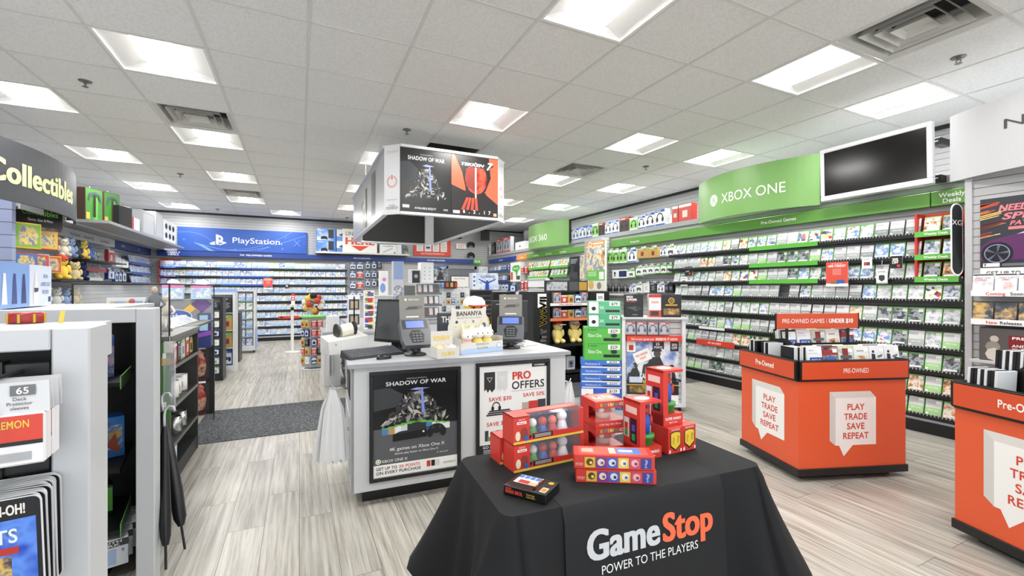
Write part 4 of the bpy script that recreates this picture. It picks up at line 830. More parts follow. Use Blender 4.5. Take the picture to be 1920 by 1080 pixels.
# door at the far end of the back wall
b = B(); dx0, dx1 = 4.55, 5.5; dm = M('#8b8f95', .5); b.bx(dx0 - .1, dx0, 14.54, 14.6, 0, 2.25, dm); b.bx(dx1, dx1 + .1, 14.54, 14.6, 0, 2.25, dm); b.bx(dx0 - .1, dx1 + .1, 14.54, 14.6, 2.15, 2.27, dm); b.bx(dx0, dx1, 14.57, 14.6, .005, 2.15, M('#6e7278', .5)); door = struct(b.obj('door_1'))
b = B(); b.cyl((5.4, 14.57, 1.02), (5.4, 14.52, 1.02), .012, chrome); b.sph((5.4, 14.5, 1.02), .03, chrome); b.obj('door_handle', door)
t = thing('policy_poster', 'framed white store policy poster on the grey door', 'poster', (4.98, 14.565, 1.25)); b = B(); b.bx(-.33, .33, -.012, 0, 0, .66, ink); b.obj('frame', t)
b = B(); b.rect(-.31, .31, .02, .64, paper, -.0135); b.text('Store Policy', -.02, .55, .05, ink, -.0145, fit=.4); b.text('Returning info', .02, .25, .055, ink, -.0145, w='b', fit=.52); b.text('and more.', .05, .15, .055, ink, -.0145, w='b', fit=.4); b.rect(-.22, -.17, .4, .46, ink, -.0145); b.obj('print', t)
b = B(); p0, p1 = aty(886, 503, 14.5), aty(911, 488, 14.5)
p0 = aty(890, 506, 14.3); b.bx(-.16, .16, 0, .28, 0, .25, M('#dfe2e4', .4), .003); b.rect(-.12, .1, .05, .2, art('carton_grey', ['#8d929a', '#e4e6e8', '#4a4e55'], 9), -.001)
b.bx(-.2, .2, .0, .29, -.02, -.001, grey); tag(b.obj('wall_carton', None, (5.74, 14.3, 1.98)), 'pale carton on a bracket beside the grey door', 'box')
# ================================================================ left wall
def strip_l(y0, y1, m, label, texts, x=-3.44):
    t = thing('header_strip', label, 'sign', (x, (y0 + y1) / 2, 2.335), LW); L = y1 - y0; b = B(); b.bx(-L / 2, L / 2, 0, .105, 0, .16, m, .003); b.obj('board', t)
    b = B()
    for s_, yy, h, zz, col, w in texts: b.text(s_, yy - (y0 + y1) / 2, zz, h, col, -.002, al='l', w=w)
    b.obj('lettering', t)
strip_l(8.85, 11.83, M('#d3d4d5', .4), 'pale header strip with black and red lettering under the collectibles sign', [('Epic', 9.02, .075, .05, ink, 'r'), ('Gear', 9.32, .075, .05, M('#7a1f2b', .5), 'r'), ('Pre-Owned', 9.85, .05, .05, ink, 'r'), ('Nintendo 3DS', 10.35, .05, .05, ink, 'r'), ('New Releases', 11.1, .05, .05, ink, 'r')])
strip_l(11.84, 14.3, M('#1c2f74', .4), 'dark blue header strip beyond the pale one near the back corner', [('Amiibo', 12.2, .05, .05, wt, 'r'), ('PS4', 13.3, .05, .05, wt, 'r')])
def d_coll(b, h): b.text('Collectibles', -.2, .2, .235, M('#dfe8a6', .5), -.004, w='k', fit=1.72)
R0 = curved_sign('brand_sign', 7.4, 2.6, .25, 2.44, 3.1, M('#33353a', .5), 'dark curved sign with pale yellow lettering above the collectibles', x=-2.98, draw=d_coll)
R0.rotation_euler = (0, 0, LW); R0.location = (-2.98, 7.4, 2.44)
b = B(); w, h = .55, .28; b.bx(-w / 2, w / 2, 0, .008, 0, h, M('#141516', .5)); b.text('Collectibles', 0, .15, .07, M('#6cc04a', .5), -.001, fit=.44); b.text('Games, Gear & More', 0, .07, .035, paper, -.001, fit=.3)
t = tag(b.obj('hanging_sign', None, (-3.10, 8.02, 2.31), LW - .5), 'small black sign with green lettering hung under the dark curved sign', 'sign')
q = B(); q.tube([(0, .004, h - .01), (0, .004, h + .2)], .005, black); q.obj('hanger', t)
# toy boxes hung on the soffit
def toy(label, u0, u1, v0, v1, x, d=.13):
    um = (u0 + u1) / 2; ya, yb = atx(u0, v1, x).y, atx(u1, v1, x).y; zb, zt = 2.5465, atx(um, v0, x).z; w, h = .3, zt - zb
    t = thing('toy_box', label, 'toy', (x, (ya + yb) / 2, zb), LW - .42, 'tall toy boxes under the ceiling'); b = B(); b.bx(-w / 2, w / 2, 0, d, 0, h, M('#4a3626', .5), .003); b.rect(-w / 2 + .01, w / 2 - .01, .01, h - .01, M('#3b7a2e', .45), -.001); b.rect(-w * .45, -w * .25, h * .05, h * .25, M('#c9a23e', .5), -.002); b.rect(-w * .05, w * .2, h * .02, h * .8, M('#57a844', .45), -.0018); b.obj('carton', t)
    b = B(); b.bx(-.012, .012, -.02, -.004, h * .12, h * .78, M('#3b2c20', .5)); 
    for q in (-1, 1): b.flat([(0, h * .9), (q * w * .3, h * .84), (q * w * .38, h * .62), (q * w * .3, h * .62), (q * w * .2, h * .78), (0, h * .82)][::(-1 if q > 0 else 1)], M('#3c4656', .4), -.012)
    b.obj('toy_pickaxe', t); b = B(); b.tube([(0, d * .5, h), (0, d * .5, h + .03), (-.02, d + .1, h + .03)], .006, chrome); b.obj('hook', t)
toy('green toy pickaxe box on the high ledge, nearer the dark curved sign', 162, 190, 354, 420, -2.9)
toy('green toy pickaxe box on the high ledge, nearer the black speaker', 192, 226, 362, 446, -2.85)
p = atx(240, 418, -2.85); speaker((-2.9, p.y - .6, 2.5465), LW - .3, 'black loudspeaker on the high ledge beside the toy pickaxe boxes', 1.0)
# ledge along the soffit with cartons
t = thing('wall_shelf', 'grey ledge along the collectibles wall carrying toy boxes and white cartons', 'shelf', (XLU + .021, 11.45, 2.50), LW); b = B(); b.bx(-2.55, 2.45, -.42, .0, 0, .045, M('#9c9fa3', .4)); b.obj('tray', t)
def lbox(u0, u1, v0, v1, x, base, draw, label, d=.25, rz=LW, lift=0):
    um = (u0 + u1) / 2; ya, yb = atx(u0, v1, x).y, atx(u1, v1, x).y; zt = atx(um, v0, x).z; zb = 2.546 + lift; w, h = abs(yb - ya), zt - zb
    tag(carton(w, h, d, M(base, .4), draw).obj('product_box', None, (x, (ya + yb) / 2, zb), rz), label, 'box')
lbox(243, 262, 408, 440, -2.72, '#eceded', lambda b, w, h: (b.rect(-w / 2, -w * .1, 0, h, M('#c23a2e', .4), -.001),), 'white and red carton on the high grey ledge beside the speaker')
lbox(266, 290, 398, 447, -2.72, '#aeb0b4', lambda b, w, h: (b.rect(-w * .4, w * .4, h * .1, h * .9, M('#c3c5c8', .4), -.001),), 'tall plain grey carton, first of two on the high grey ledge')
lbox(292, 306, 400, 446, -2.72, '#b3b5b9', lambda b, w, h: (b.rect(-w * .4, w * .4, h * .1, h * .9, M('#c3c5c8', .4), -.001),), 'tall plain grey carton, second of two on the high grey ledge')
def d_icons(b, w, h):
    for i in range(3):
        for j in range(2): b.disc(-w * .3 + w * .3 * i, h * (.3 + .42 * j), w * .1, ink, -.001, 10, rz=h * .14)
lbox(307, 329, 416, 450, -2.72, '#eef0f1', d_icons, 'white carton with dark round icons at the back end of the high grey ledge')
# hung and shelved goods under the strip
def lshelf(u0, u1, v, n, styles, h, label, item, sm, seed, x=-3.4):
    ya, yb = atx(u0, v, x).y, atx(u1, v, x).y; z = atx((u0 + u1) / 2, v, x).z; Ln = yb - ya
    t = thing('wall_shelf', label, 'shelf', (XL, (ya + yb) / 2, z), LW); b = B(); b.bx(-Ln / 2, Ln / 2, -.2, 0, -.02, 0, grey); b.obj('tray', t); b = B(); b.bx(-Ln / 2, Ln / 2, -.207, -.2, -.045, .015, sm); b.obj('label_strip', t)
    n = min(n, int(Ln / .138)) if styles[0] in CASES else n; rr = random.Random(seed); w = Ln / n
    for k in range(n):
        sty = rr.choice(styles); y = ya + w * (k + .5)
        if sty in CASES: put(CASES[sty], 'game_case', (XL + .165, y, z + .004), (tilt, 0, LW), LOOK[sty] + ' game case, collectibles wall, on ' + item + ', ' + ORD[k] + ' along', 'game case', 'goods on ' + item)
        else: put(pack(w - .012, h, .05, sty), 'boxed_accessory', (XL + .1, y, z + .003), (-.1, 0, LW), 'small boxed item on ' + item + ', ' + ORD[k] + ' from the shop front', 'package', 'goods on ' + item)
rl = M('#d8503f', .4)
lshelf(160, 194, 489, 6, ['x2', 'x4', 'xw'], .2, 'red-striped shelf on the collectibles wall, upper one', 'the upper red-striped shelf', rl, 21); lshelf(152, 194, 505, 8, ['x2', 'xw', 'x0'], .2, 'red-striped shelf on the collectibles wall, middle one', 'the middle red-striped shelf', rl, 22)
lshelf(154, 186, 522, 6, ['xw', 'x2'], .2, 'pale shelf on the collectibles wall below the red-striped ones', 'the lower pale shelf', M('#dcdcda', .4), 23)
lshelf(240, 280, 494, 14, ['pw', 'p1', 'p2'], .2, 'blue-edged shelf by the back corner of the collectibles wall, upper', 'the upper corner shelf', bl, 24); lshelf(242, 280, 512, 13, ['pw', 'p1', 'p0'], .2, 'blue-edged shelf by the back corner of the collectibles wall, middle', 'the middle corner shelf', bl, 25)
lshelf(244, 280, 531, 12, ['pw', 'p1', 'p2'], .2, 'blue-edged shelf by the back corner of the collectibles wall, lower', 'the lower corner shelf', bl, 26)
def lpegs(lst, x, group, nm='accessory_pack'):
    for u0, u1, v0, v1, sty, words in lst:
        um = (u0 + u1) / 2; w = abs(atx(u1, v1, x).y - atx(u0, v1, x).y) - .008; zb, zt = atx(um, v1, x).z, atx(um, v0, x).z; h = zt - zb - .03
        t = put(pack(w, h, .06, sty, True), nm, (x - .06, (atx(u0, v1, x).y + atx(u1, v1, x).y) / 2, zb), (0, 0, LW), words, 'package', group)
        q = B(); q.tube([(0, -.11, h + .03), (0, -.1, h + .022), (0, x - XL - .062, h + .022)], .005, chrome, 5); q.obj('peg', t)
lpegs([(217, 228, 480, 500, 'ww', 'white pack on the collectibles wall above three blue bottles, first'), (229, 241, 486, 502, 'ww', 'white pack on the collectibles wall above three blue bottles, second'), (216, 222, 507, 529, 'bk', 'narrow blue pack, first of three in a row by the corner shelves'), (223, 229, 507, 529, 'bk', 'narrow blue pack, second of three in a row by the corner shelves'), (230, 237, 507, 529, 'bk', 'narrow blue pack, third of three in a row by the corner shelves'),
       (203, 214, 466, 494, 'rd', 'tall red striped pack beside the red-striped shelves'), (203, 215, 503, 524, 'bk', 'wide blue pack under the tall red striped pack')], -3.32, 'hung packs on the collectibles wall')
# boxed figures under the small black sign
wina = art('window_toys', ['#d9d3c4', '#8c8f99', '#e9ca5c', '#5b7fb0', '#c8543f'], 12)
def figbox(u0, u1, v0, v1, x, c0, c1, label, rz=LW - .55):
    um = (u0 + u1) / 2; p = atx(um, v1, x); a, c_ = atx(u0, v1, x), atx(u1, v1, x); w = max(.25, (c_ - a).length * .62); h = atx(um, v0, x).z - p.z
    t = thing('figure_box', label, 'toy', (x, p.y, p.z), rz, 'boxed figures on the collectibles wall'); b = B(); b.bx(-w / 2, w / 2, 0, .16, 0, h, M(c0, .4), .004); b.rect(-w * .46, w * .46, h * .05, h * .95, M(c1, .4), -.001); b.obj('carton', t)
    b = B(); b.flat([(-w * .3, h * .15), (w * .3, h * .15), (w * .38, h * .5), (w * .25, h * .85), (-w * .25, h * .85), (-w * .38, h * .5)], wina, -.003); b.obj('window', t)
    b = B(); b.tube([(0, .1, h * .96), (0, .5, h * .96)], .006, chrome); b.obj('peg', t)
figbox(34, 72, 418, 466, -3.1, '#d9b93c', '#7fae4a', 'yellow and green figure box, upper row, beside the wing wall'); figbox(74, 104, 432, 468, -3.1, '#d05a48', '#e0b94a', 'red and yellow figure box, upper row, second from the wing wall')
figbox(36, 62, 474, 508, -3.1, '#c23a32', '#4a6fae', 'red and blue figure box, lower row, beside the wing wall'); figbox(62, 84, 476, 510, -3.1, '#b8c0cc', '#c8504a', 'grey and red figure box, lower row, second from the wing wall'); figbox(86, 108, 480, 512, -3.1, '#d8c14a', '#c8584a', 'yellow and red figure box, lower row, third from the wing wall')
# plush toys heaped along the wall
def plush(label, loc, s, body, cap=None, face=None, rz=LW - .6, group=None, tum=None):
    t = thing('plush_toy', label, 'plush toy', loc, rz, group); bm_ = M(body, .9, spec=.1)
    b = B(); b.sph((0, 0, .17 * s), (.13 * s, .11 * s, .17 * s), M(tum or body, .9, spec=.1)); b.obj('body', t)
    b = B(); b.sph((0, -.01 * s, .41 * s), (.125 * s, .115 * s, .115 * s), bm_)
    if not cap:
        for q in (-1, 1): b.sph((q * .09 * s, 0, .51 * s), (.045 * s, .03 * s, .05 * s), bm_, 9, 6)
    b.obj('head', t)
    for q in (-1, 1):
        b = B(); b.sph((q * .13 * s, -.03 * s, .24 * s), (.045 * s, .05 * s, .09 * s), bm_, 10, 7); b.obj('arm', t)
        b = B(); b.sph((q * .085 * s, -.09 * s, .055 * s), (.055 * s, .09 * s, .055 * s), bm_, 10, 7); b.obj('leg', t)
    b = B(); k = M('#1a1714', .3)
    for q in (-1, 1): b.sph((q * .045 * s, -.115 * s, .43 * s), (.014 * s, .01 * s, .017 * s), k, 8, 6)
    b.sph((0, -.125 * s, .40 * s), (.014 * s, .01 * s, .01 * s), k, 8, 6); b.obj('face', t, label='black stitched eyes and nose')
    if cap:
        b = B(); b.lathe([(.128 * s, .0), (.125 * s, .05 * s), (.09 * s, .095 * s), (.001, .115 * s)], M(cap[0], .8), 16, (0, 0, .44 * s)); b.add([(x * s, y * s, z * s) for x, y, z in ((-.1, -.09, .455), (.1, -.09, .455), (.09, -.21, .45), (-.09, -.21, .45), (-.1, -.09, .445), (.1, -.09, .445), (.09, -.21, .44), (-.09, -.21, .44))], [(0, 3, 2, 1), (4, 5, 6, 7), (3, 7, 6, 2), (0, 4, 7, 3), (1, 2, 6, 5)], M(cap[1], .8))
        b.obj('cap', t, label='cloth cap')
    return t
t = thing('wall_shelf', 'dark shelf heaped with plush toys on the collectibles wall', 'shelf', (XL, 9.6, 1.62), LW); b = B(); b.bx(-1.3, 1.2, -.55, 0, -.025, 0, dark); b.obj('tray', t)
t = thing('wall_shelf', 'dark upper shelf of plush toys on the collectibles wall', 'shelf', (XL, 10.2, 1.97), LW); b = B(); b.bx(-.8, .9, -.5, 0, -.02, 0, dark); b.obj('tray', t)
t = thing('wall_shelf', 'dark lower shelf of plush toys behind the glass showcase', 'shelf', (XL, 9.0, 1.22), LW); b = B(); b.bx(-1.3, 1.2, -.55, 0, -.02, 0, dark); b.obj('tray', t)
for n, (u, x, z, s, c, cap, w) in enumerate([(113, -3.12, 1.62, .66, '#f0cb5a', ('#c8382e', '#b02f28'), 'yellow plush toy with a red cap sitting beside the glass showcase'), (128, -3.3, 1.62, .44, '#d8703a', None, 'orange plush toy behind the yellow one with the red cap'), (140, -3.2, 1.62, .54, '#e9d9a6', None, 'cream plush toy on the dark shelf above the showcase'), (153, -3.2, 1.62, .54, '#2a3558', None, 'navy blue plush toy on the dark shelf above the showcase'),
        (118, -3.2, 1.97, .52, '#ddd6c4', None, 'cream plush toy on the upper plush shelf, beside the figure boxes'), (130, -3.2, 1.97, .56, '#8fa3c8', None, 'pale blue plush toy on the upper plush shelf'), (142, -3.2, 1.97, .53, '#4a4f5c', None, 'dark grey plush toy on the upper plush shelf'), (154, -3.2, 1.97, .55, '#f2d56a', None, 'bright yellow plush toy on the upper plush shelf'), (165, -3.2, 1.97, .5, '#5f78b8', None, 'blue plush toy at the far end of the upper plush shelf'),
        (104, -3.2, 1.22, .52, '#d9dcd8', None, 'white plush toy on the lower shelf beside the showcase'), (121, -3.2, 1.22, .5, '#9db2d6', None, 'pale blue plush toy on the lower shelf behind the showcase'), (139, -3.2, 1.22, .52, '#c9b890', None, 'tan plush toy on the lower shelf seen through the showcase')]):
    plush(w, (x, atx(u, 500, x).y, z), s, c, cap, rz=LW - .7)
# ================================================================ hanging four-sided sign
def poster_war(b, x, z, w, h, y, extra=True):
    """dark poster: pale title over a heap of dim armour-like shards with a cold blade of light"""
    b.rect(x, x + w, z, z + h, M('#121314', .3), y); rs = random.Random(9)
    b.flat([(x, z + h * .45), (x + w * .3, z + h * .5), (x + w * .34, z + h * .68), (x + w * .18, z + h * .8), (x, z + h * .78)], M('#34373b', .5), y - .0004)
    for k in range(210):
        a = rs.random(); q = rs.uniform(-1, 1) * (1 - a * .85); px, pz = x + w * (.5 + q * .42), z + h * (.24 + a * .46); L = w * rs.uniform(.02, .07); t_ = rs.uniform(0, PI)
        c_, s_ = math.cos(t_) * L, math.sin(t_) * L
        b.flat([(px - c_, pz - s_), (px + s_ * .3, pz - c_ * .3), (px + c_, pz + s_), (px - s_ * .3, pz + c_ * .3)], M(rs.choice(['#2b2d2f', '#5d5f60', '#8f9192', '#3d3a36', '#1c1d1e', '#b9b4a8', '#47494c']), .4), y - .0006 - k * 4e-6)
    b.flat([(x + w * .56, z + h * .36), (x + w * .6, z + h * .36), (x + w * .575, z + h * .74), (x + w * .55, z + h * .74)], M('#7f8fd8', .4), y - .0016)
    b.flat([(x + w * .42, z + h * .745), (x + w * .5, z + h * .73), (x + w * .66, z + h * .75), (x + w * .5, z + h * .77)], M('#8d9be0', .4), y - .0016)
    b.text('MIDDLE-EARTH', x + w * .5, z + h * .91, h * .018, M('#b9bbbd', .5), y - .001, fit=w * .24); b.text('SHADOW OF WAR', x + w * .5, z + h * .825, h * .06, M('#d9dbdd', .5), y - .001, w='b', fit=w * .72)
    if extra: b.text('AVAILABLE 8/22/17', x + w * .48, z + h * .05, h * .032, M('#d9dbdd', .5), y - .001, w='b', fit=w * .42); b.rect(x + w * .04, x + w * .17, z + h * .06, z + h * .11, M('#c9cacc', .5), y - .001); b.rect(x + w * .84, x + w * .93, z + h * .05, z + h * .08, M('#8d8f92', .5), y - .001)
def poster_fight(b, x, z, w, h, y):
    """orange-red poster: dark head and shoulders split by a bright line"""
    b.rect(x, x + w, z, z + h, M('#ea5a3c', .35), y); k = M('#17100f', .4)
    b.flat([(x, z), (x + w, z), (x + w, z + h * .22), (x + w * .76, z + h * .36), (x + w * .7, z + h * .42), (x + w * .26, z + h * .42), (x, z + h * .5)], k, y - .0006)
    b.flat([(x + w * .06, z + h), (x + w * .22, z + h * .72), (x + w * .3, z + h * .42), (x + w * .72, z + h * .42), (x + w * .84, z + h * .66), (x + w * .8, z + h)], k, y - .0008)
    b.disc(x + w * .52, z + h * .63, w * .235, art('poster_face', ['#2a0f0c', '#8d2a1e', '#d8543c', '#3a1510'], 7, rnd=False), y - .001, 22, rz=h * .26); b.flat([(x + w * .3, z + h * .5), (x + w * .5, z + h * .4), (x + w * .5, z + h * .86), (x + w * .3, z + h * .78)], M('#7d2a20', .4), y - .0012)
    b.rect(x + w * .495, x + w * .525, z + h * .3, z + h * .9, M('#ffd9c9', .4), y - .0014)
    rs = random.Random(2)
    for q in range(4): b.flat([(x + w * (.2 + .1 * q), z + h * .1), (x + w * (.26 + .1 * q), z + h * .1), (x + w * (.36 + .06 * q), z + h * .3), (x + w * (.31 + .06 * q), z + h * .31)], M('#c9452f', .4), y - .0016)
    b.flat([(x + w * .14, z + h * .83), (x + w * .8, z + h * .81), (x + w * .92, z + h * .88), (x + w * .2, z + h * .89)], M('#2a2c30', .35), y - .0018)
    b.text('TEKKEN', x + w * .43, z + h * .838, h * .045, M('#e4e6e8', .3), y - .0022, w='k', shear=.3, fit=w * .5); b.text('7', x + w * .79, z + h * .80, h * .12, M('#e4e6e8', .3), y - .0024, w='k', shear=.3)
    for q, s_ in enumerate(('6', '.', '2', '.', '1', '7')): b.text(s_, x + w * (.26 + .11 * q), z + h * .045, h * .055, paper, y - .0022, w='b')
    b.rect(x + w * .03, x + w * .17, z + h * .03, z + h * .08, M('#d9dadc', .5), y - .0022); b.rect(x + w * .9, x + w * .97, z + h * .02, z + h * .07, M('#e0a888', .5), y - .0022)
HX0, HX1, HY0, HY1, HZ0, HZ1, CHF = .97, 2.64, 5.63, 9.55, 2.43, 3.306, .165
t = thing('hanging_sign', 'large four-sided poster sign hung from the ceiling on thin wires', 'sign', (0, 0, 0))
alu = M('#cfd1d4', .3, .4); inner = M('#2c2c2a', .6); silver = M('#b4b7bb', .28, .7)
C8 = [(HX0 + CHF, HY0), (HX1 - CHF, HY0), (HX1, HY0 + CHF), (HX1, HY1 - CHF), (HX1 - CHF, HY1), (HX0 + CHF, HY1), (HX0, HY1 - CHF), (HX0, HY0 + CHF)]
for k in range(8):
    a, c_ = Vector(C8[k]), Vector(C8[(k + 1) % 8]); d = c_ - a; L = d.length; an = math.atan2(d.y, d.x); h = HZ1 - HZ0; loc = (a.x, a.y, HZ0)
    corner = k % 2 == 1
    b = B(); b.bx(0, L, .001, .03, .0, h, M('#e3e4e6', .4) if corner else (M('#2a2b2d', .5) if k == 0 else silver))
    if corner:
        b.bx(.0, L, .03, .034, .01, h - .01, M('#c3c5c8', .5)); b.ring(L / 2, h * .47, L * .24, L * .33, M('#d9a592', .4), -.0005, 28, PI * .62, PI * 2.38); b.rect(L / 2 - .012, L / 2 + .012, h * .47 + L * .12, h * .47 + L * .36, M('#d98a70', .4), -.001)
        b.text('GameStop', L / 2, h * .12, .016, ink, -.001, fit=L * .4); b.text('POWERUP', L / 2, h * .07, .035, M('#6a6c70', .5), -.001, fit=L * .72); b.text('POWERUP', L / 2, h * .88, .03, M('#d5b9ad', .5), -.001, fit=L * .72); b.rect(L * .15, L * .85, h * .205, h * .212, lineg, -.001); b.obj('corner_panel', t, loc, (0, 0, an))
    else:
        b.bx(.03, L - .03, .03, .036, .03, h - .03, inner); b.obj('side_panel', t, loc, (0, 0, an))
        for z_ in (-.005, h - .035): r = B(); r.bx(0, L, -.018, .045, z_, z_ + .039, alu, .006); r.obj('rail', t, loc, (0, 0, an))
    if k == 0:
        q = B(); w2 = L / 2; poster_war(q, 0.004, .036, w2 - .006, h - .074, -.004); poster_fight(q, w2 + .002, .036, w2 - .006, h - .074, -.004); q.obj('poster_print', t, loc, (0, 0, an), 'two dark and red printed posters side by side')
    if k == 6:      # the side seen from the aisle, silvery with a dark poster
        q = B(); q.rect(L - 1.1, L - .75, .12, h - .12, M('#4a4c50', .3), -.002); q.rect(L - 1.75, L - 1.6, .04, h - .2, M('#101114', .25), -.002); q.rect(L - 2.3, L - 1.75, .05, h * .6, art('poster_beige', ['#b9a98c', '#dcd6c8', '#6b6e78', '#8d7f6a'], 4), -.002)
        for z_ in range(5): q.rect(L - 1.05, L - .8, h * .4 + z_ * .07, h * .4 + .03 + z_ * .07, M('#6d6a58', .4), -.003)
        q.obj('poster_print', t, loc, (0, 0, an), 'dark posters on silver')
wires = B()
for n, (x, y) in enumerate(((HX0 + .02, 6.3), (HX0 + .02, 7.7), (HX0 + .02, 8.6), (HX1 - .03, 6.2), (HX1 - .03, 8.8), (1.6, HY1 - .03))):
    b = B(); b.cyl((x, y, HZ1 - .01), (x, y, CEIL - .007), .0035, M('#e8e8e6', .4), seg=6); b.cyl((x, y, HZ1), (x, y, HZ1 + .03), .009, chrome, seg=8); b.obj('wire', t)
# ================================================================ cash counter
def onplane(u, v, p0, ang):
    """where the line of sight meets the upright plane through p0 whose x axis is turned by ang: (x along it, z)"""
    r = ray(u, v); n = (-math.sin(ang), math.cos(ang)); k = (p0[0] * n[0] + p0[1] * n[1]) / (r[0] * n[0] + r[1] * n[1])
    return ((r[0] * k - p0[0]) * math.cos(ang) + (r[1] * k - p0[1]) * math.sin(ang), r[2] * k + CAMH)
CA = -math.radians(2.8); C0 = (.314, 3.19); CT = .985
lam = M('#cbcdcf', .4); lamt = M('#b9bbbe', .3); edge = M('#9c9ea2', .35)
t = counter = thing('cash_counter', 'pale grey laminate cash counter with two framed posters on its front', 'counter', (C0[0], C0[1], 0), CA)
CLN, CDP = 1.66, .80
b = B(); b.bx(.0, .02, .0, CDP, .1, CT - .03, lam)              # open side with shelves behind the end
b.bx(0, CLN, 0, .02, .1, CT - .03, lam, .002); b.bx(CLN - .02, CLN, .02, CDP, .1, CT - .03, lam); b.bx(.02, CLN - .02, CDP - .02, CDP, .1, CT - .03, lam); b.bx(.02, CLN - .02, .02, CDP - .02, .1, .12, lam); b.obj('body', t)
b = B(); b.bx(-.02, CLN + .03, -.03, CDP + .02, CT - .03, CT, lamt, .003); b.bx(-.022, CLN + .032, -.033, -.03, CT - .03, CT - .001, edge); b.obj('countertop', t)
b = B(); b.bx(.08, CLN - .08, .08, CDP - .06, .0, .1, black); b.obj('toe_kick', t)
b = B(); b.bx(-.004, 0, .06, .5, CT - .26, CT - .07, M('#1a1b1d', .5)); b.bx(-.01, -.004, .08, .3, CT - .23, CT - .1, M('#3b3d40', .4)); b.obj('cable_recess', t, label='dark recess in the side')
b = B(); b.bx(-.006, 0, .1, .7, .2, .6, M('#d5d8db', .35), .002); b.cyl((-.006, .16, .5), (-.03, .16, .5), .012, chrome); b.obj('side_door', t)
def frame_on_counter(label, q, draw, nm='framed_poster'):
    pts = [onplane(u, v, C0, CA) for u, v in q]; x0 = (pts[0][0] + pts[2][0]) / 2; x1 = (pts[1][0] + pts[3][0]) / 2; z0 = (pts[2][1] + pts[3][1]) / 2; z1 = (pts[0][1] + pts[1][1]) / 2; w, h = x1 - x0, z1 - z0
    t = thing(nm, label, 'poster', (C0[0] + x0 * math.cos(CA), C0[1] + x0 * math.sin(CA), z0), CA)
    f = .026; b = B()
    for a in ((0, w, 0, f), (0, w, h - f, h), (0, f, f, h - f), (w - f, w, f, h - f)): b.bx(a[0], a[1], -.024, -.001, a[2], a[3], M('#17181a', .35), .003)
    b.obj('frame', t); b = B(); draw(b, f, f, w - 2 * f, h - 2 * f, -.008); b.obj('poster_print', t)
def d_p1(b, x, z, w, h, y):
    poster_war(b, x, z + h * .36, w, h * .64, y, False); g = M('#56585c', .4)
    b.rect(x, x + w, z, z + h * .47, g, y - .0022)
    rs = random.Random(4); n = 10
    for k in range(n):
        c_ = x + w * (.1 + .8 * (k + .5) / n); s_ = .55 + .45 * (1 - abs(k - 4.5) / 5); hh, ww = h * .115 * s_, w * .075 * s_
        b.rect(c_ - ww, c_ + ww, z + h * .41, z + h * .41 + hh, M(rs.choice(['#e4e7ea', '#4f7fb8', '#b8935a', '#2a2d31', '#6f7f52', '#c9cdd2']), .4), y - .003 - .0002 * (5 - abs(k - 5))); b.rect(c_ - ww, c_ + ww, z + h * .41 + hh * .85, z + h * .41 + hh, M('#6cb84a', .4), y - .0048)
    b.flat([(x + w * .22, z + h * .335), (x + w * .62, z + h * .35), (x + w * .62, z + h * .43), (x + w * .22, z + h * .405)], M('#121315', .3), y - .0052); b.flat([(x + w * .22, z + h * .405), (x + w * .62, z + h * .43), (x + w * .7, z + h * .45), (x + w * .3, z + h * .43)], M('#2d2f32', .3), y - .0051); b.disc(x + w * .58, z + h * .405, w * .012, paper, y - .0056, 10)
    b.disc(x + w * .74, z + h * .42, w * .095, M('#1b1c1e', .3), y - .0054, 16, rz=h * .05)
    for q in (-1, 1): b.disc(x + w * (.74 + .08 * q), z + h * .385, w * .04, M('#1b1c1e', .3), y - .0055, 12, rz=h * .05); b.disc(x + w * (.74 + .045 * q), z + h * .435, w * .018, M('#3b3d40', .3), y - .0058, 10)
    b.text('4K games on Xbox One X', x + w * .51, z + h * .245, h * .032, paper, y - .003, fit=w * .66); b.text('Games play better on Xbox One X', x + w * .5, z + h * .205, h * .018, paper, y - .003, fit=w * .52)
    for i, hx in enumerate(('#d9683c', '#8db84a', '#4a8fd0', '#e0b84a')): b.rect(x + w * (.74 + .012 * (i % 2)), x + w * (.75 + .012 * (i % 2)), z + h * (.165 + .008 * (i // 2)), z + h * (.172 + .008 * (i // 2)), M(hx, .4), y - .003)
    b.text('Microsoft', x + w * .83, z + h * .166, h * .012, paper, y - .003, fit=w * .1)
    b.disc(x + w * .055, z + h * .155, w * .03, paper, y - .003, 16); b.ring(x + w * .055, z + h * .155, w * .012, w * .02, M('#56a035', .4), y - .0035, 12); b.text('XBOX ONE X', x + w * .24, z + h * .14, h * .026, paper, y - .003, fit=w * .3)
    b.rect(x, x + w, z, z + h * .12, paper, y - .003); b.text('GET UP TO', x + w * .03, z + h * .07, h * .028, ink, y - .004, al='l', w='b', fit=w * .24); b.text('3X POINTS', x + w * .29, z + h * .07, h * .028, red, y - .004, al='l', w='b', fit=w * .25); b.text('ON EVERY PURCHASE', x + w * .03, z + h * .028, h * .028, ink, y - .004, al='l', w='b', fit=w * .52)
    for k, hx in enumerate(('#c8382e', '#1b1c1e', '#d5d7da')): b.rect(x + w * (.62 + .055 * k), x + w * (.665 + .055 * k), z + h * .04, z + h * .1, M(hx, .4), y - .004)
    b.text('POWERUP', x + w * .9, z + h * .045, h * .022, M('#5d6064', .5), y - .004, fit=w * .15)
frame_on_counter('black framed dark game poster on the counter front, nearer the hanging bags', [(691.9, 698.5), (863.7, 685.2), (692.6, 904.8), (862, 877.8)], d_p1)
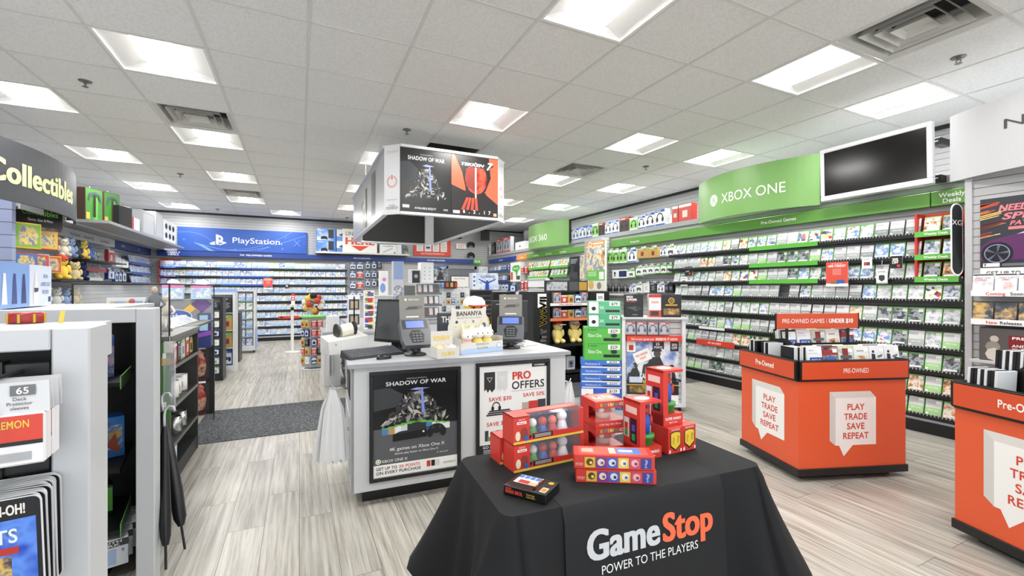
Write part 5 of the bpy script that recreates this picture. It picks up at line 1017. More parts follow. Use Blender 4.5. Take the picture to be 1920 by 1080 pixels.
def d_p2(b, x, z, w, h, y):
    b.rect(x, x + w, z, z + h, M('#f1f0ee', .45), y); rr = M('#cf3a2e', .45)
    b.rect(x + w * .77, x + w, z + h * .955, z + h, ink, y - .001); b.text('NOVEMBER', x + w * .885, z + h * .968, h * .018, paper, y - .002, w='b', fit=w * .16)
    for k, (x0, c_) in enumerate(((.07, '#2e2f31'), (.25, '#d6d7d8'))):
        xx = x + w * x0; b.flat([(xx, z + h * .93), (xx, z + h * .72), (xx + w * .03, z + h * .74), (xx + w * .05, z + h * .7), (xx + w * .08, z + h * .735), (xx + w * .11, z + h * .7), (xx + w * .155, z + h * .74), (xx + w * .155, z + h * .93)], M(c_, .4), y - .001)
        b.ring(xx + w * .078, z + h * .85, w * .035, w * .045, M('#e6e6e6' if k == 0 else '#f6f6f6', .4), y - .002, 3, PI / 2 + PI, PI / 2 + 3 * PI)
    b.text('PRO', x + w * .47, z + h * .825, h * .085, rr, y - .001, al='l', w='k', fit=w * .29); b.text('OFFERS', x + w * .465, z + h * .715, h * .085, M('#26272a', .5), y - .001, al='l', w='b', fit=w * .5); b.rect(x + w * .46, x + w * .95, z + h * .69, z + h * .697, M('#b9babc', .5), y - .001)
    for s_, cx_, cz_ in (('SAVE $30', .3, .6), ('SAVE 50%', .8, .615), ('SAVE 30%', .27, .32), ('SAVE 20%', .8, .345)): b.text(s_, x + w * cx_, z + h * cz_, h * .042, rr, y - .001, w='b', fit=w * .33)
    icon(b, 'hp', x + w * .24, z + h * .53, w * .13, ink, y - .001)
    for k in range(3): b.rect(x + w * (.1 + .02 * k), x + w * (.5 - .03 * k), z + h * (.435 + .022 * k), z + h * (.452 + .022 * k), M('#2b2c30', .4), y - .001)
    for k, (cx_, cz_, a, hx) in enumerate(((.68, .49, .06, '#b8a99a'), (.8, .5, .08, '#c8382e'), (.92, .51, .06, '#33363a'))): b.rect(x + w * (cx_ - a), x + w * (cx_ + a), z + h * (cz_ - .06), z + h * (cz_ + .06), M(hx, .4), y - .001 - k * .0004)
    for k in range(3): b.ring(x + w * (.8 + .06 * (k - 1)), z + h * .455, w * .018, w * .03, ink, y - .0025, 12)
    rs = random.Random(6)
    for k in range(9): b.rect(x + w * (.08 + .04 * k), x + w * (.13 + .04 * k), z + h * (.14 + .02 * rs.random()), z + h * (.2 + .09 * rs.random()), M(rs.choice(['#d8c24a', '#6ca04a', '#c9b88a', '#3b3e44', '#e6dfca']), .4), y - .001 - k * .0002)
    b.rect(x, x + w, z, z + h * .115, M('#141517', .4), y - .001); b.text('GO PRO. REAP THE REWARDS.', x + w * .05, z + h * .075, h * .028, paper, y - .002, al='l', w='b', fit=w * .75)
    for k in range(3): b.rect(x + w * .06, x + w * (.5 - .05 * k), z + h * (.05 - .018 * k), z + h * (.058 - .018 * k), M('#c9cacc', .5), y - .002)
frame_on_counter('black framed white PRO OFFERS poster on the counter front', [(891.5, 681.9), (1029.6, 671.5), (891.5, 865.9), (1029.6, 838)], d_p2)
# plastic bags hung on the counter sides
bagm = M('#e4e5e6', .45)
def bags(loc, rz, label, n=5):
    t = thing('plastic_bags', label, 'bag', loc, rz); b = B(); b.tube([(0, 0, 0), (-.05, 0, .01), (-.09, 0, 0), (-.1, 0, .03)], .006, chrome); b.obj('hook', t); rs = random.Random(n)
    for k in range(n):
        b = B(); N_ = 11; vs = []; y_ = .024 * k - .03; sk = .01 * math.sin(k * 2.3)
        for j, z in enumerate((.0, -.06, -.13, -.28, -.40, -.47 - .03 * rs.random())):
            wv = (.018, .035, .055, .07, .078, .085)[j]
            vs += [(-.095 + sk * j + wv * (2 * i / (N_ - 1) - 1), y_ + .011 * math.sin(i * 1.9 + k * 1.3) * min(1, j / 2), z - (.018 * math.sin(i * 2.2 + k) if j == 5 else 0)) for i in range(N_)]
        b.add(vs, [(j * N_ + i, j * N_ + i + 1, (j + 1) * N_ + i + 1, (j + 1) * N_ + i) for j in range(5) for i in range(N_ - 1)], bagm, True)
        b.obj('bag', t)
bags((C0[0] - .012, C0[1] + .10, .80), CA, 'bunch of white plastic bags hung on the open end of the counter', 6)
bags((C0[0] + CLN + .012, C0[1] + .02, .70), CA + PI, 'white plastic bag hung on the poster end of the counter', 2)
# ---------------------------------------------------------------- on the counter
def ctop(u, v, z=CT): return atz(u, v, z)
p = ctop(703, 668); t = thing('keyboard', 'black computer keyboard on the counter beside the monitor', 'keyboard', (p.x - .01, p.y + .02, CT + .001), .35)
b = B(); b.add([(-.22, -.08, 0), (.22, -.08, 0), (.22, .08, 0), (-.22, .08, 0), (-.22, -.08, .012), (.22, -.08, .012), (.215, .08, .055), (-.215, .08, .055)], [(0, 3, 2, 1), (4, 5, 6, 7), (0, 1, 5, 4), (1, 2, 6, 5), (2, 3, 7, 6), (3, 0, 4, 7)], M('#3c3d41', .5)); b.obj('case', t)
b = B()
for r in range(5):
    y0 = -.07 + r * .028; zz = .0135 + .043 * (y0 + .08) / .16
    for k in range(16): b.bx(-.205 + k * .0257, -.205 + k * .0257 + .021, y0, y0 + .022, zz, zz + .008, M('#6b6d72', .5))
b.obj('keys', t)
p = ctop(704, 674); t = thing('computer_mouse', 'black computer mouse in front of the keyboard', 'mouse', (p.x + .06, p.y - .0, CT + .001), -1.2); b = B(); b.lathe([(1, 0), (1, .3), (.85, .7), (.5, .95), (.001, 1)], M('#141416', .35), 16); b.map(lambda x, y, z: (x * .033, y * .058, z * .036)); b.obj('shell', t)
# monitor turned away from the viewer's aisle
p = ctop(737, 660); t = thing('computer_monitor', 'black flat monitor on the counter, turned side on toward the keyboard', 'monitor', (p.x + .02, p.y + .11, CT + .001), -.95)
b = B(); b.bx(-.17, .17, -.11, .11, 0, .018, black, .005); b.obj('foot', t); b = B(); b.bx(-.05, .05, .03, .06, .015, .2, black, .004); b.obj('neck', t)
b = B(); b.bx(-.2, .2, -.03, .02, .06, .42, M('#131415', .4), .006); b.bx(-.14, .14, .02, .05, .1, .38, M('#1d1e20', .5), .01); b.move(0, rot=(-.12, 0, 0)); b.obj('housing', t)
b = B(); b.rect(-.18, .18, .085, .4, M('#4c4f50', .2), -.032); b.move(0, rot=(-.12, 0, 0)); b.obj('screen', t)
b = B(); b.disc(0, 0, .036, M('#e8dcd5', .4), 0, 20); b.ring(0, 0, .012, .018, red, -.001); b.ring(0, 0, .028, .032, M('#c9a29a', .5), -.001); b.move(0, (.205, -.0, .32), (0, 0, PI / 2 - .6)); b.obj('badge', t, label='round white badge')
for k, (u0, v0, sg) in enumerate(((740, 660, 1), (752, 664, -1))):
    p = ctop(u0, v0); b = B(); pts = [(p.x - .02 + .06 + .012 * sg * math.sin(q * .9) + .004 * q, p.y + .17 - .02 * q, CT + .006 + (.16 * (1 - q / 6) ** 2 if q < 6 else 0) + .002 * k) for q in range(12)]; b.tube(pts, .0045, M('#2b2c2e', .5)); tag(b.obj('cable', None), 'black cable trailing from the monitor, ' + ('the longer loop' if k == 0 else 'the loop nearer the card terminal'), 'cable')
# card terminals, each with a clear upright card
def terminal(u, v, label, rz):
    p = ctop(u, v); t = thing('card_terminal', label, 'payment terminal', (p.x + (.03 if rz < 0 else 0), p.y + .07, CT + .001), rz); k = M('#1c1d1f', .35); g = M('#56595e', .35)
    b = B(); b.lathe([(.001, 0), (.085, 0), (.08, .012), (.04, .025), (.04, .07), (.055, .075)], black, 20); b.obj('stand', t)
    b = B(); b.prism([(-.1, -.11), (.1, -.11), (.115, -.06), (.115, .1), (.1, .12), (-.1, .12), (-.115, .1), (-.115, -.06)], -.028, .028, g); b.rect(-.1, .1, .03, .11, k, -.029); b.rect(-.07, .07, .04, .1, M('#5a74c8', .3, emit=.25), -.0295); b.flat([(-.045, -.09), (.045, -.09), (.06, -.02), (.03, .02), (-.03, .02), (-.06, -.02)], black, -.0292); b.move(0, (0, .0, .16), (-.62, 0, 0)); b.obj('terminal_body', t)
    b = B()
    for i in range(4):
        for j in range(3): b.bx(-.036 + j * .026, -.016 + j * .026, -.034, -.028, -.085 + i * .022, -.07 + i * .022, M('#55585c', .4))
    b.move(0, (0, .0, .16), (-.62, 0, 0)); b.obj('keypad', t)
    b = B(); b.bx(-.10, .10, 0, .003, .24, .46, M('#8c8a82', .25)); b.rect(-.1, .1, .24, .46, M('#83817a', .3), -.001); b.disc(-.05, .425, .009, paper, -.002, 12); b.text('XBOX ONE X', .015, .418, .014, paper, -.002, fit=.09); b.flat([(-.06, .345), (.05, .35), (.07, .375), (-.03, .37)], M('#4a4a48', .3), -.002); b.disc(.06, .365, .022, M('#6d6c68', .3), -.003, 12, rz=.014); b.rect(-.05, .05, .285, .295, paper, -.002); b.text('Available November 7', 0, .265, .012, paper, -.002, fit=.17); b.rect(-.1, .1, .24, .246, M('#7cc05a', .4), -.002); b.obj('upright_card', t, loc=(0, .05, 0), rot=(-.12, 0, 0))
terminal(783, 668, 'card payment terminal on its stand between the cables and the cardboard plush trays', .05)
terminal(958, 655, 'card payment terminal at the far end of the counter by the poster', -.45)
# candy tray and plush tray
p0, p1 = ctop(818, 674), ctop(859, 669); w = .175
t = thing('candy_box', 'small white open carton of wrapped toys with yellow lettering', 'box', ((p0.x + p1.x) / 2, p0.y, CT + .001), .12)
b = B(); w2 = w / 2
for a in ((-w2, w2, 0, .003, 0, .075), (-w2, -w2 + .003, .003, .12, 0, .085), (w2 - .003, w2, .003, .12, 0, .085), (-w2, w2, .12, .123, 0, .19), (-w2, w2, .003, .12, 0, .003)): b.bx(*a, M('#d6d5d0', .5))
ym = M('#ecd05a', .5)
b.text('SQUISHY', 0, .025, .025, ym, -.001, w='k', fit=w * .62); b.text('SQUISHY', 0, .125, .03, ym, .1185, w='k', fit=w * .8); b.obj('carton', t)
for k in range(6): tq = B(); tq.sph((0, 0, 0), (.026, .022, .026), M(('#f2d98a', '#f2b8b0', '#efe8dc')[k % 3], .4), 10, 7); tag(tq.obj('wrapped_toy', None, (t.location.x - .05 + .05 * (k % 3), t.location.y + .04 + .045 * (k // 3), CT + .065)), 'small wrapped pastel toy in the little white carton, ' + ORD[k % 3] + ' of the ' + ('front' if k < 3 else 'back') + ' row', 'toy', 'wrapped toys in the white carton')
for k in range(6):
    q = B(); q.sph((0, 0, 0), (.026, .022, .03), M('#f0e6d2', .5), 8, 6); tag(q.obj('wrapped_toy', None, (t.location.x - .05 + .05 * (k % 3), t.location.y + .04 + .045 * (k // 3), CT + .026)), 'wrapped toy at the bottom of the little white carton', 'toy', 'bottom layer of wrapped toys')
p0, p1 = ctop(864, 664), ctop(929, 654); w = (p1 - p0).length; rz = math.atan2(p1.y - p0.y, p1.x - p0.x) * .5
t = thing('plush_display_box', 'white cardboard display tray with cat-eared header holding small plush toys', 'box', ((p0.x + p1.x) / 2, p0.y + .0, CT + .001), rz); w2 = w / 2; cw = M('#d3d2cc', .5)
b = B()
for a in ((-w2, w2, 0, .003, 0, .085), (-w2, -w2 + .003, .003, .2, 0, .12), (w2 - .003, w2, .003, .2, 0, .12), (-w2, w2, .003, .2, 0, .003)): b.bx(*a, cw)
b.flat([(-w2, .002), (w2, .002), (w2, .03), (w * .2, .04), (0, .025), (-w * .25, .04), (-w2, .03)], M('#a9c4ea', .5), -.001); b.text('BANANYA', 0, .06, .018, M('#8d8d88', .5), -.002, fit=w * .3); b.text('PLUSHIES', .0, .03, .014, M('#3b5fa0', .5), -.002, fit=w * .26); b.disc(w * .4, .05, .02, paper, -.002, 16); b.ring(w * .4, .05, .017, .02, M('#5d7fb5', .5), -.0025); b.obj('tray', t)
b = B(); hd = [(-w2, .003), (w2, .003), (w2, .2), (w * .42, .30), (w * .43, .36), (w * .3, .34), (-w * .3, .34), (-w * .43, .36), (-w * .42, .30), (-w2, .2)]; b.prism(hd, .2, .204, cw); b.text('BANANYA', 0, .285, .036, M('#3d3a33', .5), .198, w='b', fit=w * .62); b.text('the kitty who lives in a banana', 0, .262, .012, M('#8d8a80', .5), .198, fit=w * .6)
for k in range(5): b.disc(-w * .32 + w * .16 * k, .2, .016, M(('#dfe6a0', '#f0e6b0')[k % 2], .5), .198, 12); b.disc(-w * .32 + w * .16 * k, .197, .005, M('#7d6a3a', .5), .1975, 8)
for k in range(4): b.disc(-w * .3 + w * .2 * k, .235, .012, M(('#3a3430', '#c9c6bd', '#8d8a84', '#e6c9a0')[k], .5), .198, 10)
b.disc(w * .36, .2, .022, M('#5d626c', .5), .198, 14); b.obj('header_card', t)
def small_plush(lx, ly, z, s, c1, c2, label):
    q = t.matrix_basis @ Vector((lx, ly, z)) if 0 else (Matrix.Translation(t.location) @ Matrix.Rotation(rz, 4, 'Z')) @ Vector((lx, ly, 0))
    e = thing('plush_toy', label, 'plush toy', (q.x, q.y, CT + .004 + z), rz, 'small plush toys in the display tray'); b = B(); b.sph((0, 0, .05 * s), (.045 * s, .04 * s, .06 * s), M(c1, .9, spec=.1)); b.obj('body', e)
    b = B(); b.sph((0, -.005, .125 * s), (.05 * s, .042 * s, .04 * s), M(c2, .9, spec=.1)); 
    for q_ in (-1, 1): b.cyl((q_ * .028 * s, 0, .145 * s), (q_ * .036 * s, 0, .185 * s), .015 * s, M(c2, .9), .003, 8)
    b.obj('head', e); b = B()
    for q_ in (-1, 1): b.sph((q_ * .02 * s, -.045 * s, .13 * s), (.005, .004, .006), ink, 8, 5)
    b.obj('face', e)
for k, (lx, ly, s, c1, c2, wd) in enumerate(((-.10, .07, 1.0, '#f2c4be', '#f4ebe6', 'pink and white plush, first in the display tray'), (-.005, .075, 1.15, '#f0d46a', '#f6f2ea', 'yellow banana plush with white head, middle of the tray'), (.09, .075, 1.15, '#f2d878', '#f7f4ee', 'yellow banana plush with white head at the tray end by the terminal'), (-.055, .15, 1.1, '#efd98a', '#f0e2b8', 'pale yellow plush in the back row of the tray, first'), (.045, .15, 1.1, '#eccb5e', '#f3dfa0', 'yellow plush in the back row of the tray, second'))):
    small_plush(lx, ly, 0, s, c1, c2, wd)
# printer and label dispenser
p = aty(674, 650, 3.82); t = thing('receipt_printer', 'white receipt printer with paper roll behind the keyboard', 'printer', (p.x - .12, 3.80, CT + .001), .3); wp = M('#dfdfdc', .4)
b = B(); b.add([(-.15, -.09, 0), (.15, -.09, 0), (.15, .1, 0), (-.15, .1, 0), (-.16, -.095, .1), (.16, -.095, .13), (.15, .1, .16), (-.15, .1, .13)], [(0, 3, 2, 1), (4, 5, 6, 7), (0, 1, 5, 4), (1, 2, 6, 5), (2, 3, 7, 6), (3, 0, 4, 7)], wp); b.text('V', -.1, .065, .02, dark, -.0945); b.obj('housing', t); b = B(); b.cyl((-.03, 0, .17), (.06, 0, .185), .05, M('#e8e2d2', .6), seg=18); b.obj('paper_roll', t); b = B(); b.cyl((-.06, .02, .17), (-.05, .02, .17), .058, dark, seg=16); b.cyl((.085, .02, .185), (.095, .02, .185), .058, dark, seg=16); b.obj('roll_holder', t)
# plush toy with white cap and yellow ear behind the display tray
p = ctop(893, 652); plush('yellow plush toy in a white cap behind the cat-eared display tray', (p.x + .05, 3.78, CT + .001), .80, '#eec94e', ('#f2f0ec', '#d23b32'), rz=.0)
p = ctop(845, 655); b = B(); b.bx(-.13, .13, 0, .05, 0, .30, M('#43474e', .45), .004); b.text('THINK', -.02, .22, .05, paper, -.001, w='b', fit=.17); b.text('GEEK', .04, .19, .018, M('#7cc05a', .5), -.001, fit=.05); b.rect(-.06, .12, .09, .14, M('#e4e5e6', .4), -.001); b.text('ThinkGeek', .03, .105, .02, M('#8a8d92', .5), -.002, fit=.12)
tag(b.obj('gift_box', None, (p.x + .05, 3.68, CT + .001), .04), 'dark grey box with white lettering behind the candy carton', 'box')
p = ctop(815, 655); t = thing('silver_bag', 'crumpled silver bag beside the dark grey box', 'bag', (p.x - .02, p.y + .40, CT + .001)); b = B(); b.sph((0, 0, .1), (.09, .05, .12), M('#b9bdc6', .25, .5), 9, 7); b.map(lambda x, y, z: (x + .012 * math.sin(31 * z + 9 * x), y + .01 * math.sin(40 * x), max(z, 0))); b.obj('bag', t)
p = ctop(985, 648); b = B(); b.bx(-.09, .09, -.05, .05, 0, .012, paper, .002); b.bx(-.07, .09, -.04, .05, .0125, .02, M('#d9dadc', .5)); tag(b.obj('paper_pad', None, (p.x + .03, p.y + .02, CT + .001), .3), 'white notepad beside the far card terminal', 'paper')
p = aty(948, 640, 3.7); t = thing('computer_monitor', 'dark monitor seen from behind at the far end of the counter', 'monitor', (p.x + .06, 3.74, CT + .001), -.3); b = B(); b.bx(-.15, .15, -.1, .1, 0, .018, black, .005); b.bx(-.04, .04, .0, .03, .018, .14, black); b.obj('stand', t); b = B(); b.bx(-.17, .17, -.02, .03, .1, .40, M('#2a2b2e', .45), .01); b.rect(-.13, -.08, .36, .368, lineg, -.021); b.obj('housing', t)
# ================================================================ display table under the black cloth
TA = -math.radians(3.6); TZ = .74; TL = (.612, 1.335); TW, TD = 1.18, .56
cloth = M('#1b1c1e', .8, spec=.3)
t = thing('display_table', 'folding display table standing under the black tablecloth', 'table', (TL[0], TL[1], 0), TA)
b = B(); b.bx(.015, TW - .015, .015, TD - .015, TZ - .045, TZ - .008, M('#d5d3cc', .5), .004); b.obj('tabletop', t)
for x in (.08, TW - .08):
    for y in (.07, TD - .07): b = B(); b.cyl((x, y, 0), (x, y, TZ - .045), .014, M('#6b6e72', .4, .6)); b.obj('leg', t)
cl = thing('tablecloth', 'black tablecloth with white and orange lettering, hanging in folds over the table', 'tablecloth', (TL[0], TL[1], 0), TA)
def cloth_mesh():
    r = .045; per = []          # rounded rectangle walked counter-clockwise from the front edge
    def arc(cx_, cy_, a0):
        for k in range(7): a = a0 + PI / 2 * k / 6; per.append((cx_ + r * math.cos(a), cy_ + r * math.sin(a), math.cos(a), math.sin(a), 1 if 1 <= k <= 5 else .6))
    nx, ny = 40, 20
    for k in range(nx + 1): per.append((r + (TW - 2 * r) * k / nx, 0, 0, -1, 0))
    arc(TW - r, r, -PI / 2)
    for k in range(1, ny): per.append((TW, r + (TD - 2 * r) * k / ny, 1, 0, 0))
    arc(TW - r, TD - r, 0)
    for k in range(nx + 1): per.append((TW - r - (TW - 2 * r) * k / nx, TD, 0, 1, 0))
    arc(r, TD - r, PI / 2)
    for k in range(1, ny): per.append((0, TD - r - (TD - 2 * r) * k / ny, -1, 0, 0))
    arc(r, r, PI)
    n = len(per); levels = [0, .006, .02, .05, .1, .17, .25, .34, .42, .48]; vs = []; corners = [(0, 0), (TW, 0), (TW, TD), (0, TD)]
    for L in levels:
        q = L / .48
        for i, (x, y, ax, ay, cf) in enumerate(per):
            dc = min(math.hypot(x - a, y - c_) for a, c_ in corners); fl = math.exp(-(dc / .13) ** 2)
            mid = max(0, min(1, (dc - .18) / .12)); front = 1 if ay < -.9 else 0
            rip = (1 - mid * (.97 if front else .55)) * .022 * math.sin(i * .9) * q + .012 * math.sin(i * .37 + 1) * q * (0 if front and mid > 0 else 1)
            off = .003 + .012 * min(1, L / .05) + .03 * q + rip + .17 * fl * q ** 1.3 + (.02 * math.sin(i * 1.7) * fl * q)
            z = TZ - L - (.03 * fl * q if cf else 0) * -1 + (.012 * math.sin(i * .5) if L == levels[-1] and not front else 0)
            vs.append((x + ax * off, y + ay * off, z - (.0 if L else 0)))
    fs = [(j * n + i, j * n + (i + 1) % n, (j + 1) * n + (i + 1) % n, (j + 1) * n + i) for j in range(len(levels) - 1) for i in range(n)]
    fs = [f[::-1] for f in fs]
    b = B(); b.add(vs, fs, cloth, True)
    top = [(x, y, TZ) for x, y, *_ in per]; b.add([(x + ax * .003, y + ay * .003, TZ) for x, y, ax, ay, _ in per], [tuple(range(n))], cloth)
    return b
cloth_mesh().obj('drape', cl)
# hem of the second, lower layer and the front panel with the lettering
b = B(); NN = 50; vs = []
for L in (.3, .45, .60):
    for k in range(NN + 1):
        x = -.06 + (TW + .12) * k / NN; vs.append((x, -.035 + .014 * math.sin(k * 1.1) * (L / .6) + (.02 if .1 < k / NN < .9 else -.02), TZ - L - .01 * math.sin(k * .8)))
b.add(vs, [(j * (NN + 1) + i + NN + 1, j * (NN + 1) + i + NN + 2, j * (NN + 1) + i + 1, j * (NN + 1) + i) for j in range(2) for i in range(NN)], cloth, True); b.obj('lower_hem', cl)
def front_y(z): L = TZ - z; return -(.006 + .012 * min(1, L / .05) + .03 * L / .48)
P0 = (TL[0] + .03 * math.sin(TA), TL[1] - .03 * math.cos(TA))
a0 = onplane(1060, 990, P0, TA)[0]; a1 = onplane(1358, 900, P0, TA)[0]
pm = M('#202123', .75, spec=.3); b = B()
prof = [(TD * .9, TZ + .0015), (0.0, TZ + .0015), (-.006, TZ - .002)] + [(front_y(TZ - L) - .004, TZ - L) for L in (.05, .15, .25, .35, .47)]
vs = [(x, y, z) for y, z in prof for x in (a0, a1)]; b.add(vs, [(2 * i + 2, 2 * i + 3, 2 * i + 1, 2 * i) for i in range(len(prof) - 1)], pm, True); b.obj('logo_panel', cl, label='separate front panel carrying the lettering')
def cloth_text(parts, name, lab):
    for s_, x, z, h, m, w, al, fit, sh in parts:
        b = B(); b.text(s_, x, z, h, m, 0, al=al, w=w, fit=fit, shear=sh); b.map(lambda x_, y_, z_: (x_, front_y(z_) - .0062 + y_, z_)); b.obj(name, cl, label=lab)
gA = onplane(1097, 1020, P0, TA); gB = onplane(1238, 1000, P0, TA); gC = onplane(1335, 965, P0, TA); zb = (onplane(1110, 1057, P0, TA)[1] + onplane(1318, 988, P0, TA)[1]) / 2; zt = (onplane(1112, 997, P0, TA)[1] + onplane(1255, 962, P0, TA)[1]) / 2
capz = zt - zb; sl = M('#c9cdd1', .5); og = M('#f26a43', .5)
cloth_text([('Game', gA[0], zb, capz, sl, 'k', 'l', gB[0] - gA[0], .03)], 'lettering', 'silver lettering'); cloth_text([('Stop', gB[0] + .004, zb, capz, og, 'k', 'l', gC[0] - gB[0], .03)], 'lettering', 'orange lettering')
tA, tB = onplane(1125, 1066, P0, TA), onplane(1306, 1018, P0, TA); zz = (onplane(1128, 1075, P0, TA)[1] + onplane(1300, 1026, P0, TA)[1]) / 2
cloth_text([('POWER TO THE PLAYERS', tA[0], zz, .03, M('#e9eaeb', .5), 'r', 'l', tB[0] - tA[0], 0)], 'lettering', 'white tagline')
# ---------------------------------------------------------------- goods on the table
ZT = TZ + .0022
def base2(uL, vL, uR, vR, z=ZT):
    a, c_ = atz(uL, vL, z), atz(uR, vR, z); return (a + c_) / 2, math.atan2(c_.y - a.y, c_.x - a.x), (c_ - a).length
rdb = M('#cf3a30', .35); navy = art('window_night', ['#1a2050', '#2c3a8c', '#151a3a', '#4a3f8a'], 14); clear = M('#dfe8ee', .05, alpha=.07)
def toy_peg(b, x, y, z, s, c1, c2):
    b.lathe([(.001, 0), (.016 * s, 0), (.018 * s, .01 * s), (.011 * s, .034 * s), (.009 * s, .036 * s)], M(c1, .4), 12, (x, y, z)); b.sph((x, y, z + .047 * s), .0155 * s, M(c2, .4), 12, 8)
fc, fa, fw = base2(963.7, 887.5, 1094.7, 859)
FH, FD = .112, .10
def figure_pack(loc, label):
    t = thing('figure_pack', label, 'toy box', loc, fa, 'red figure packs on the table'); w = fw / 2
    b = B(); b.bx(-w, w, FD - .004, FD, 0, FH, navy); b.bx(-w, w, 0, FD - .004, 0, .006, M('#c8382f', .35)); b.bx(-w, -w + .004, 0, FD, .006, FH, rdb); b.bx(w - .004, w, 0, FD, .006, FH, rdb)
    b.bx(-w + .004, -w + .075, 0, .004, .006, FH, rdb); b.bx(w - .02, w - .004, 0, .004, .006, FH, rdb); b.bx(-w, w, FD * .45, FD, FH - .004, FH, rdb); b.bx(-w, -w + .08, 0, FD * .45, FH - .004, FH, rdb)
    b.rect(-w, w, .0, .01, M('#e6c14a', .4), -.001); b.flat([(-w + .075, .01), (w - .02, .012), (w - .02, .03), (-w + .09, .036)], M('#c9352c', .4), -.0012); b.rect(-w + .09, -w + .19, .014, .034, ink, -.0018)
    b.text('WORLD OF', -w + .038, FH * .86, .006, paper, -.001, fit=.03); b.rect(-w + .016, -w + .06, FH * .72, FH * .82, paper, -.001); b.text('Nintendo', -w + .038, FH * .745, .007, rdb, -.002, w='b', fit=.034)
    b.disc(-w + .05, FH * .36, .018, M('#8d3a30', .4), -.001, 14, rz=.026); b.disc(-w + .02, FH * .3, .012, M('#e8d5b8', .4), -.0014, 12, rz=.02); b.disc(-w + .06, FH * .18, .011, M('#2f5fb0', .4), -.0018, 12)
    for k in range(3): b.rect(-w + .1, -w + .18, .018 + .005 * k, .0195 + .005 * k, paper, -.0024)
    b.obj('carton', t)
    for k, (c1, c2) in enumerate((('#4fa03a', '#f0ece6'), ('#2f5fb8', '#c8382e'), ('#c8382e', '#e86a58'), ('#e8eaee', '#f4f4f6'))):
        b = B(); toy_peg(b, -w + .115 + k * (fw - .15) / 4, .045, .006, 1.25 if k < 3 else 1.5, c1, c2); b.obj('toy_figure', t)
    b = B(); b.bx(-w + .075, w - .02, .0005, .0015, .03, FH - .002, clear); b.bx(-w + .08, w - .004, .002, FD * .45, FH - .003, FH - .002, clear); b.obj('window', t, label='clear plastic window')
dirf = Vector((math.cos(fa), math.sin(fa), 0)); nf = Vector((-math.sin(fa), math.cos(fa), 0))
figure_pack(fc, 'lower of two stacked red figure packs with blue windows, at the table front'); figure_pack(fc + Vector((0, 0, FH + .001)) + nf * .004, 'upper of two stacked red figure packs with blue windows'); figure_pack(fc + nf * (FD + .006) - dirf * .012, 'red figure pack standing behind the stacked pair')
# mushroom mug boxes
mc, ma, mw = base2(1118, 852.5, 1170, 846); mw = max(mw, .15); MH, MD = .118, .15
def mug_box(z, label):
    t = thing('mug_box', label, 'toy box', (mc.x, mc.y, z), ma, 'red mug boxes on the table'); w = mw / 2
    b = B(); b.bx(-w, w, 0, MD, 0, .028, rdb); b.bx(-w, w, 0, MD, MH - .03, MH, rdb); b.bx(-w, w, MD - .004, MD, .028, MH - .03, rdb); b.bx(-w, -w + .004, MD * .5, MD, .028, MH - .03, rdb)
    for k, hx in enumerate(('#e6c14a', '#4fa03a', '#4a8fd0', '#e6c14a', '#efe6dc')): b.text('SUPER'[k], -w * .62 + w * .17 * k, MH - .022, .014, M(hx, .4), -.001, w='k'); b.text('MARIO'[k], w * .12 + w * .17 * k, MH - .022, .014, M(hx, .4), -.001, w='k')
    b.text('Coffee Mug | 10oz | 300 mL', 0, .01, .008, paper, -.001, fit=w * 1.5); b.obj('carton', t)
    b = B(); b.add([(-w * .8, .02, MH + .0006), (w * .8, .02, MH + .0006), (w * .8, MD - .02, MH + .0006), (-w * .8, MD - .02, MH + .0006)], [(0, 1, 2, 3)], M('#e28a78', .4))
    for k in range(7): b.add([(-w * .5 + w * .17 * k + .013 * math.cos(a), MD * .5 + .022 * math.sin(a) + .012 * math.sin(k * 2), MH + .001 + k * 1e-5) for a in [2 * PI * i / 10 for i in range(10)]], [tuple(range(10))], M(('#e8d9c0', '#d04a3c', '#efe2cf', '#4f8fc0', '#e9c9a8', '#d9b04a', '#e6e0d8')[k], .4))
    b.obj('lid_print', t)
    b = B(); b.lathe([(.001, 0), (.034, 0), (.036, .018), (.036, .03)], M('#efe3c9', .4), 16, (0, MD * .48, .0285)); b.lathe([(.037, .028), (.056, .034), (.056, .042), (.044, .055), (.04, .06)], M('#c8382e', .35), 18, (0, MD * .48, .0285)); b.sph((-.03, MD * .48 - .042, .072), (.015, .012, .012), paper, 10, 6); b.sph((.028, MD * .48 - .044, .072), (.013, .012, .012), paper, 10, 6); b.obj('mug', t, label='red and cream mug')
    b = B(); b.bx(-w, w, .0005, .0015, .028, MH - .03, clear); b.obj('window', t)
mug_box(ZT, 'lower of two stacked red mug boxes'); mug_box(ZT + MH + .0015, 'upper of two stacked red mug boxes')
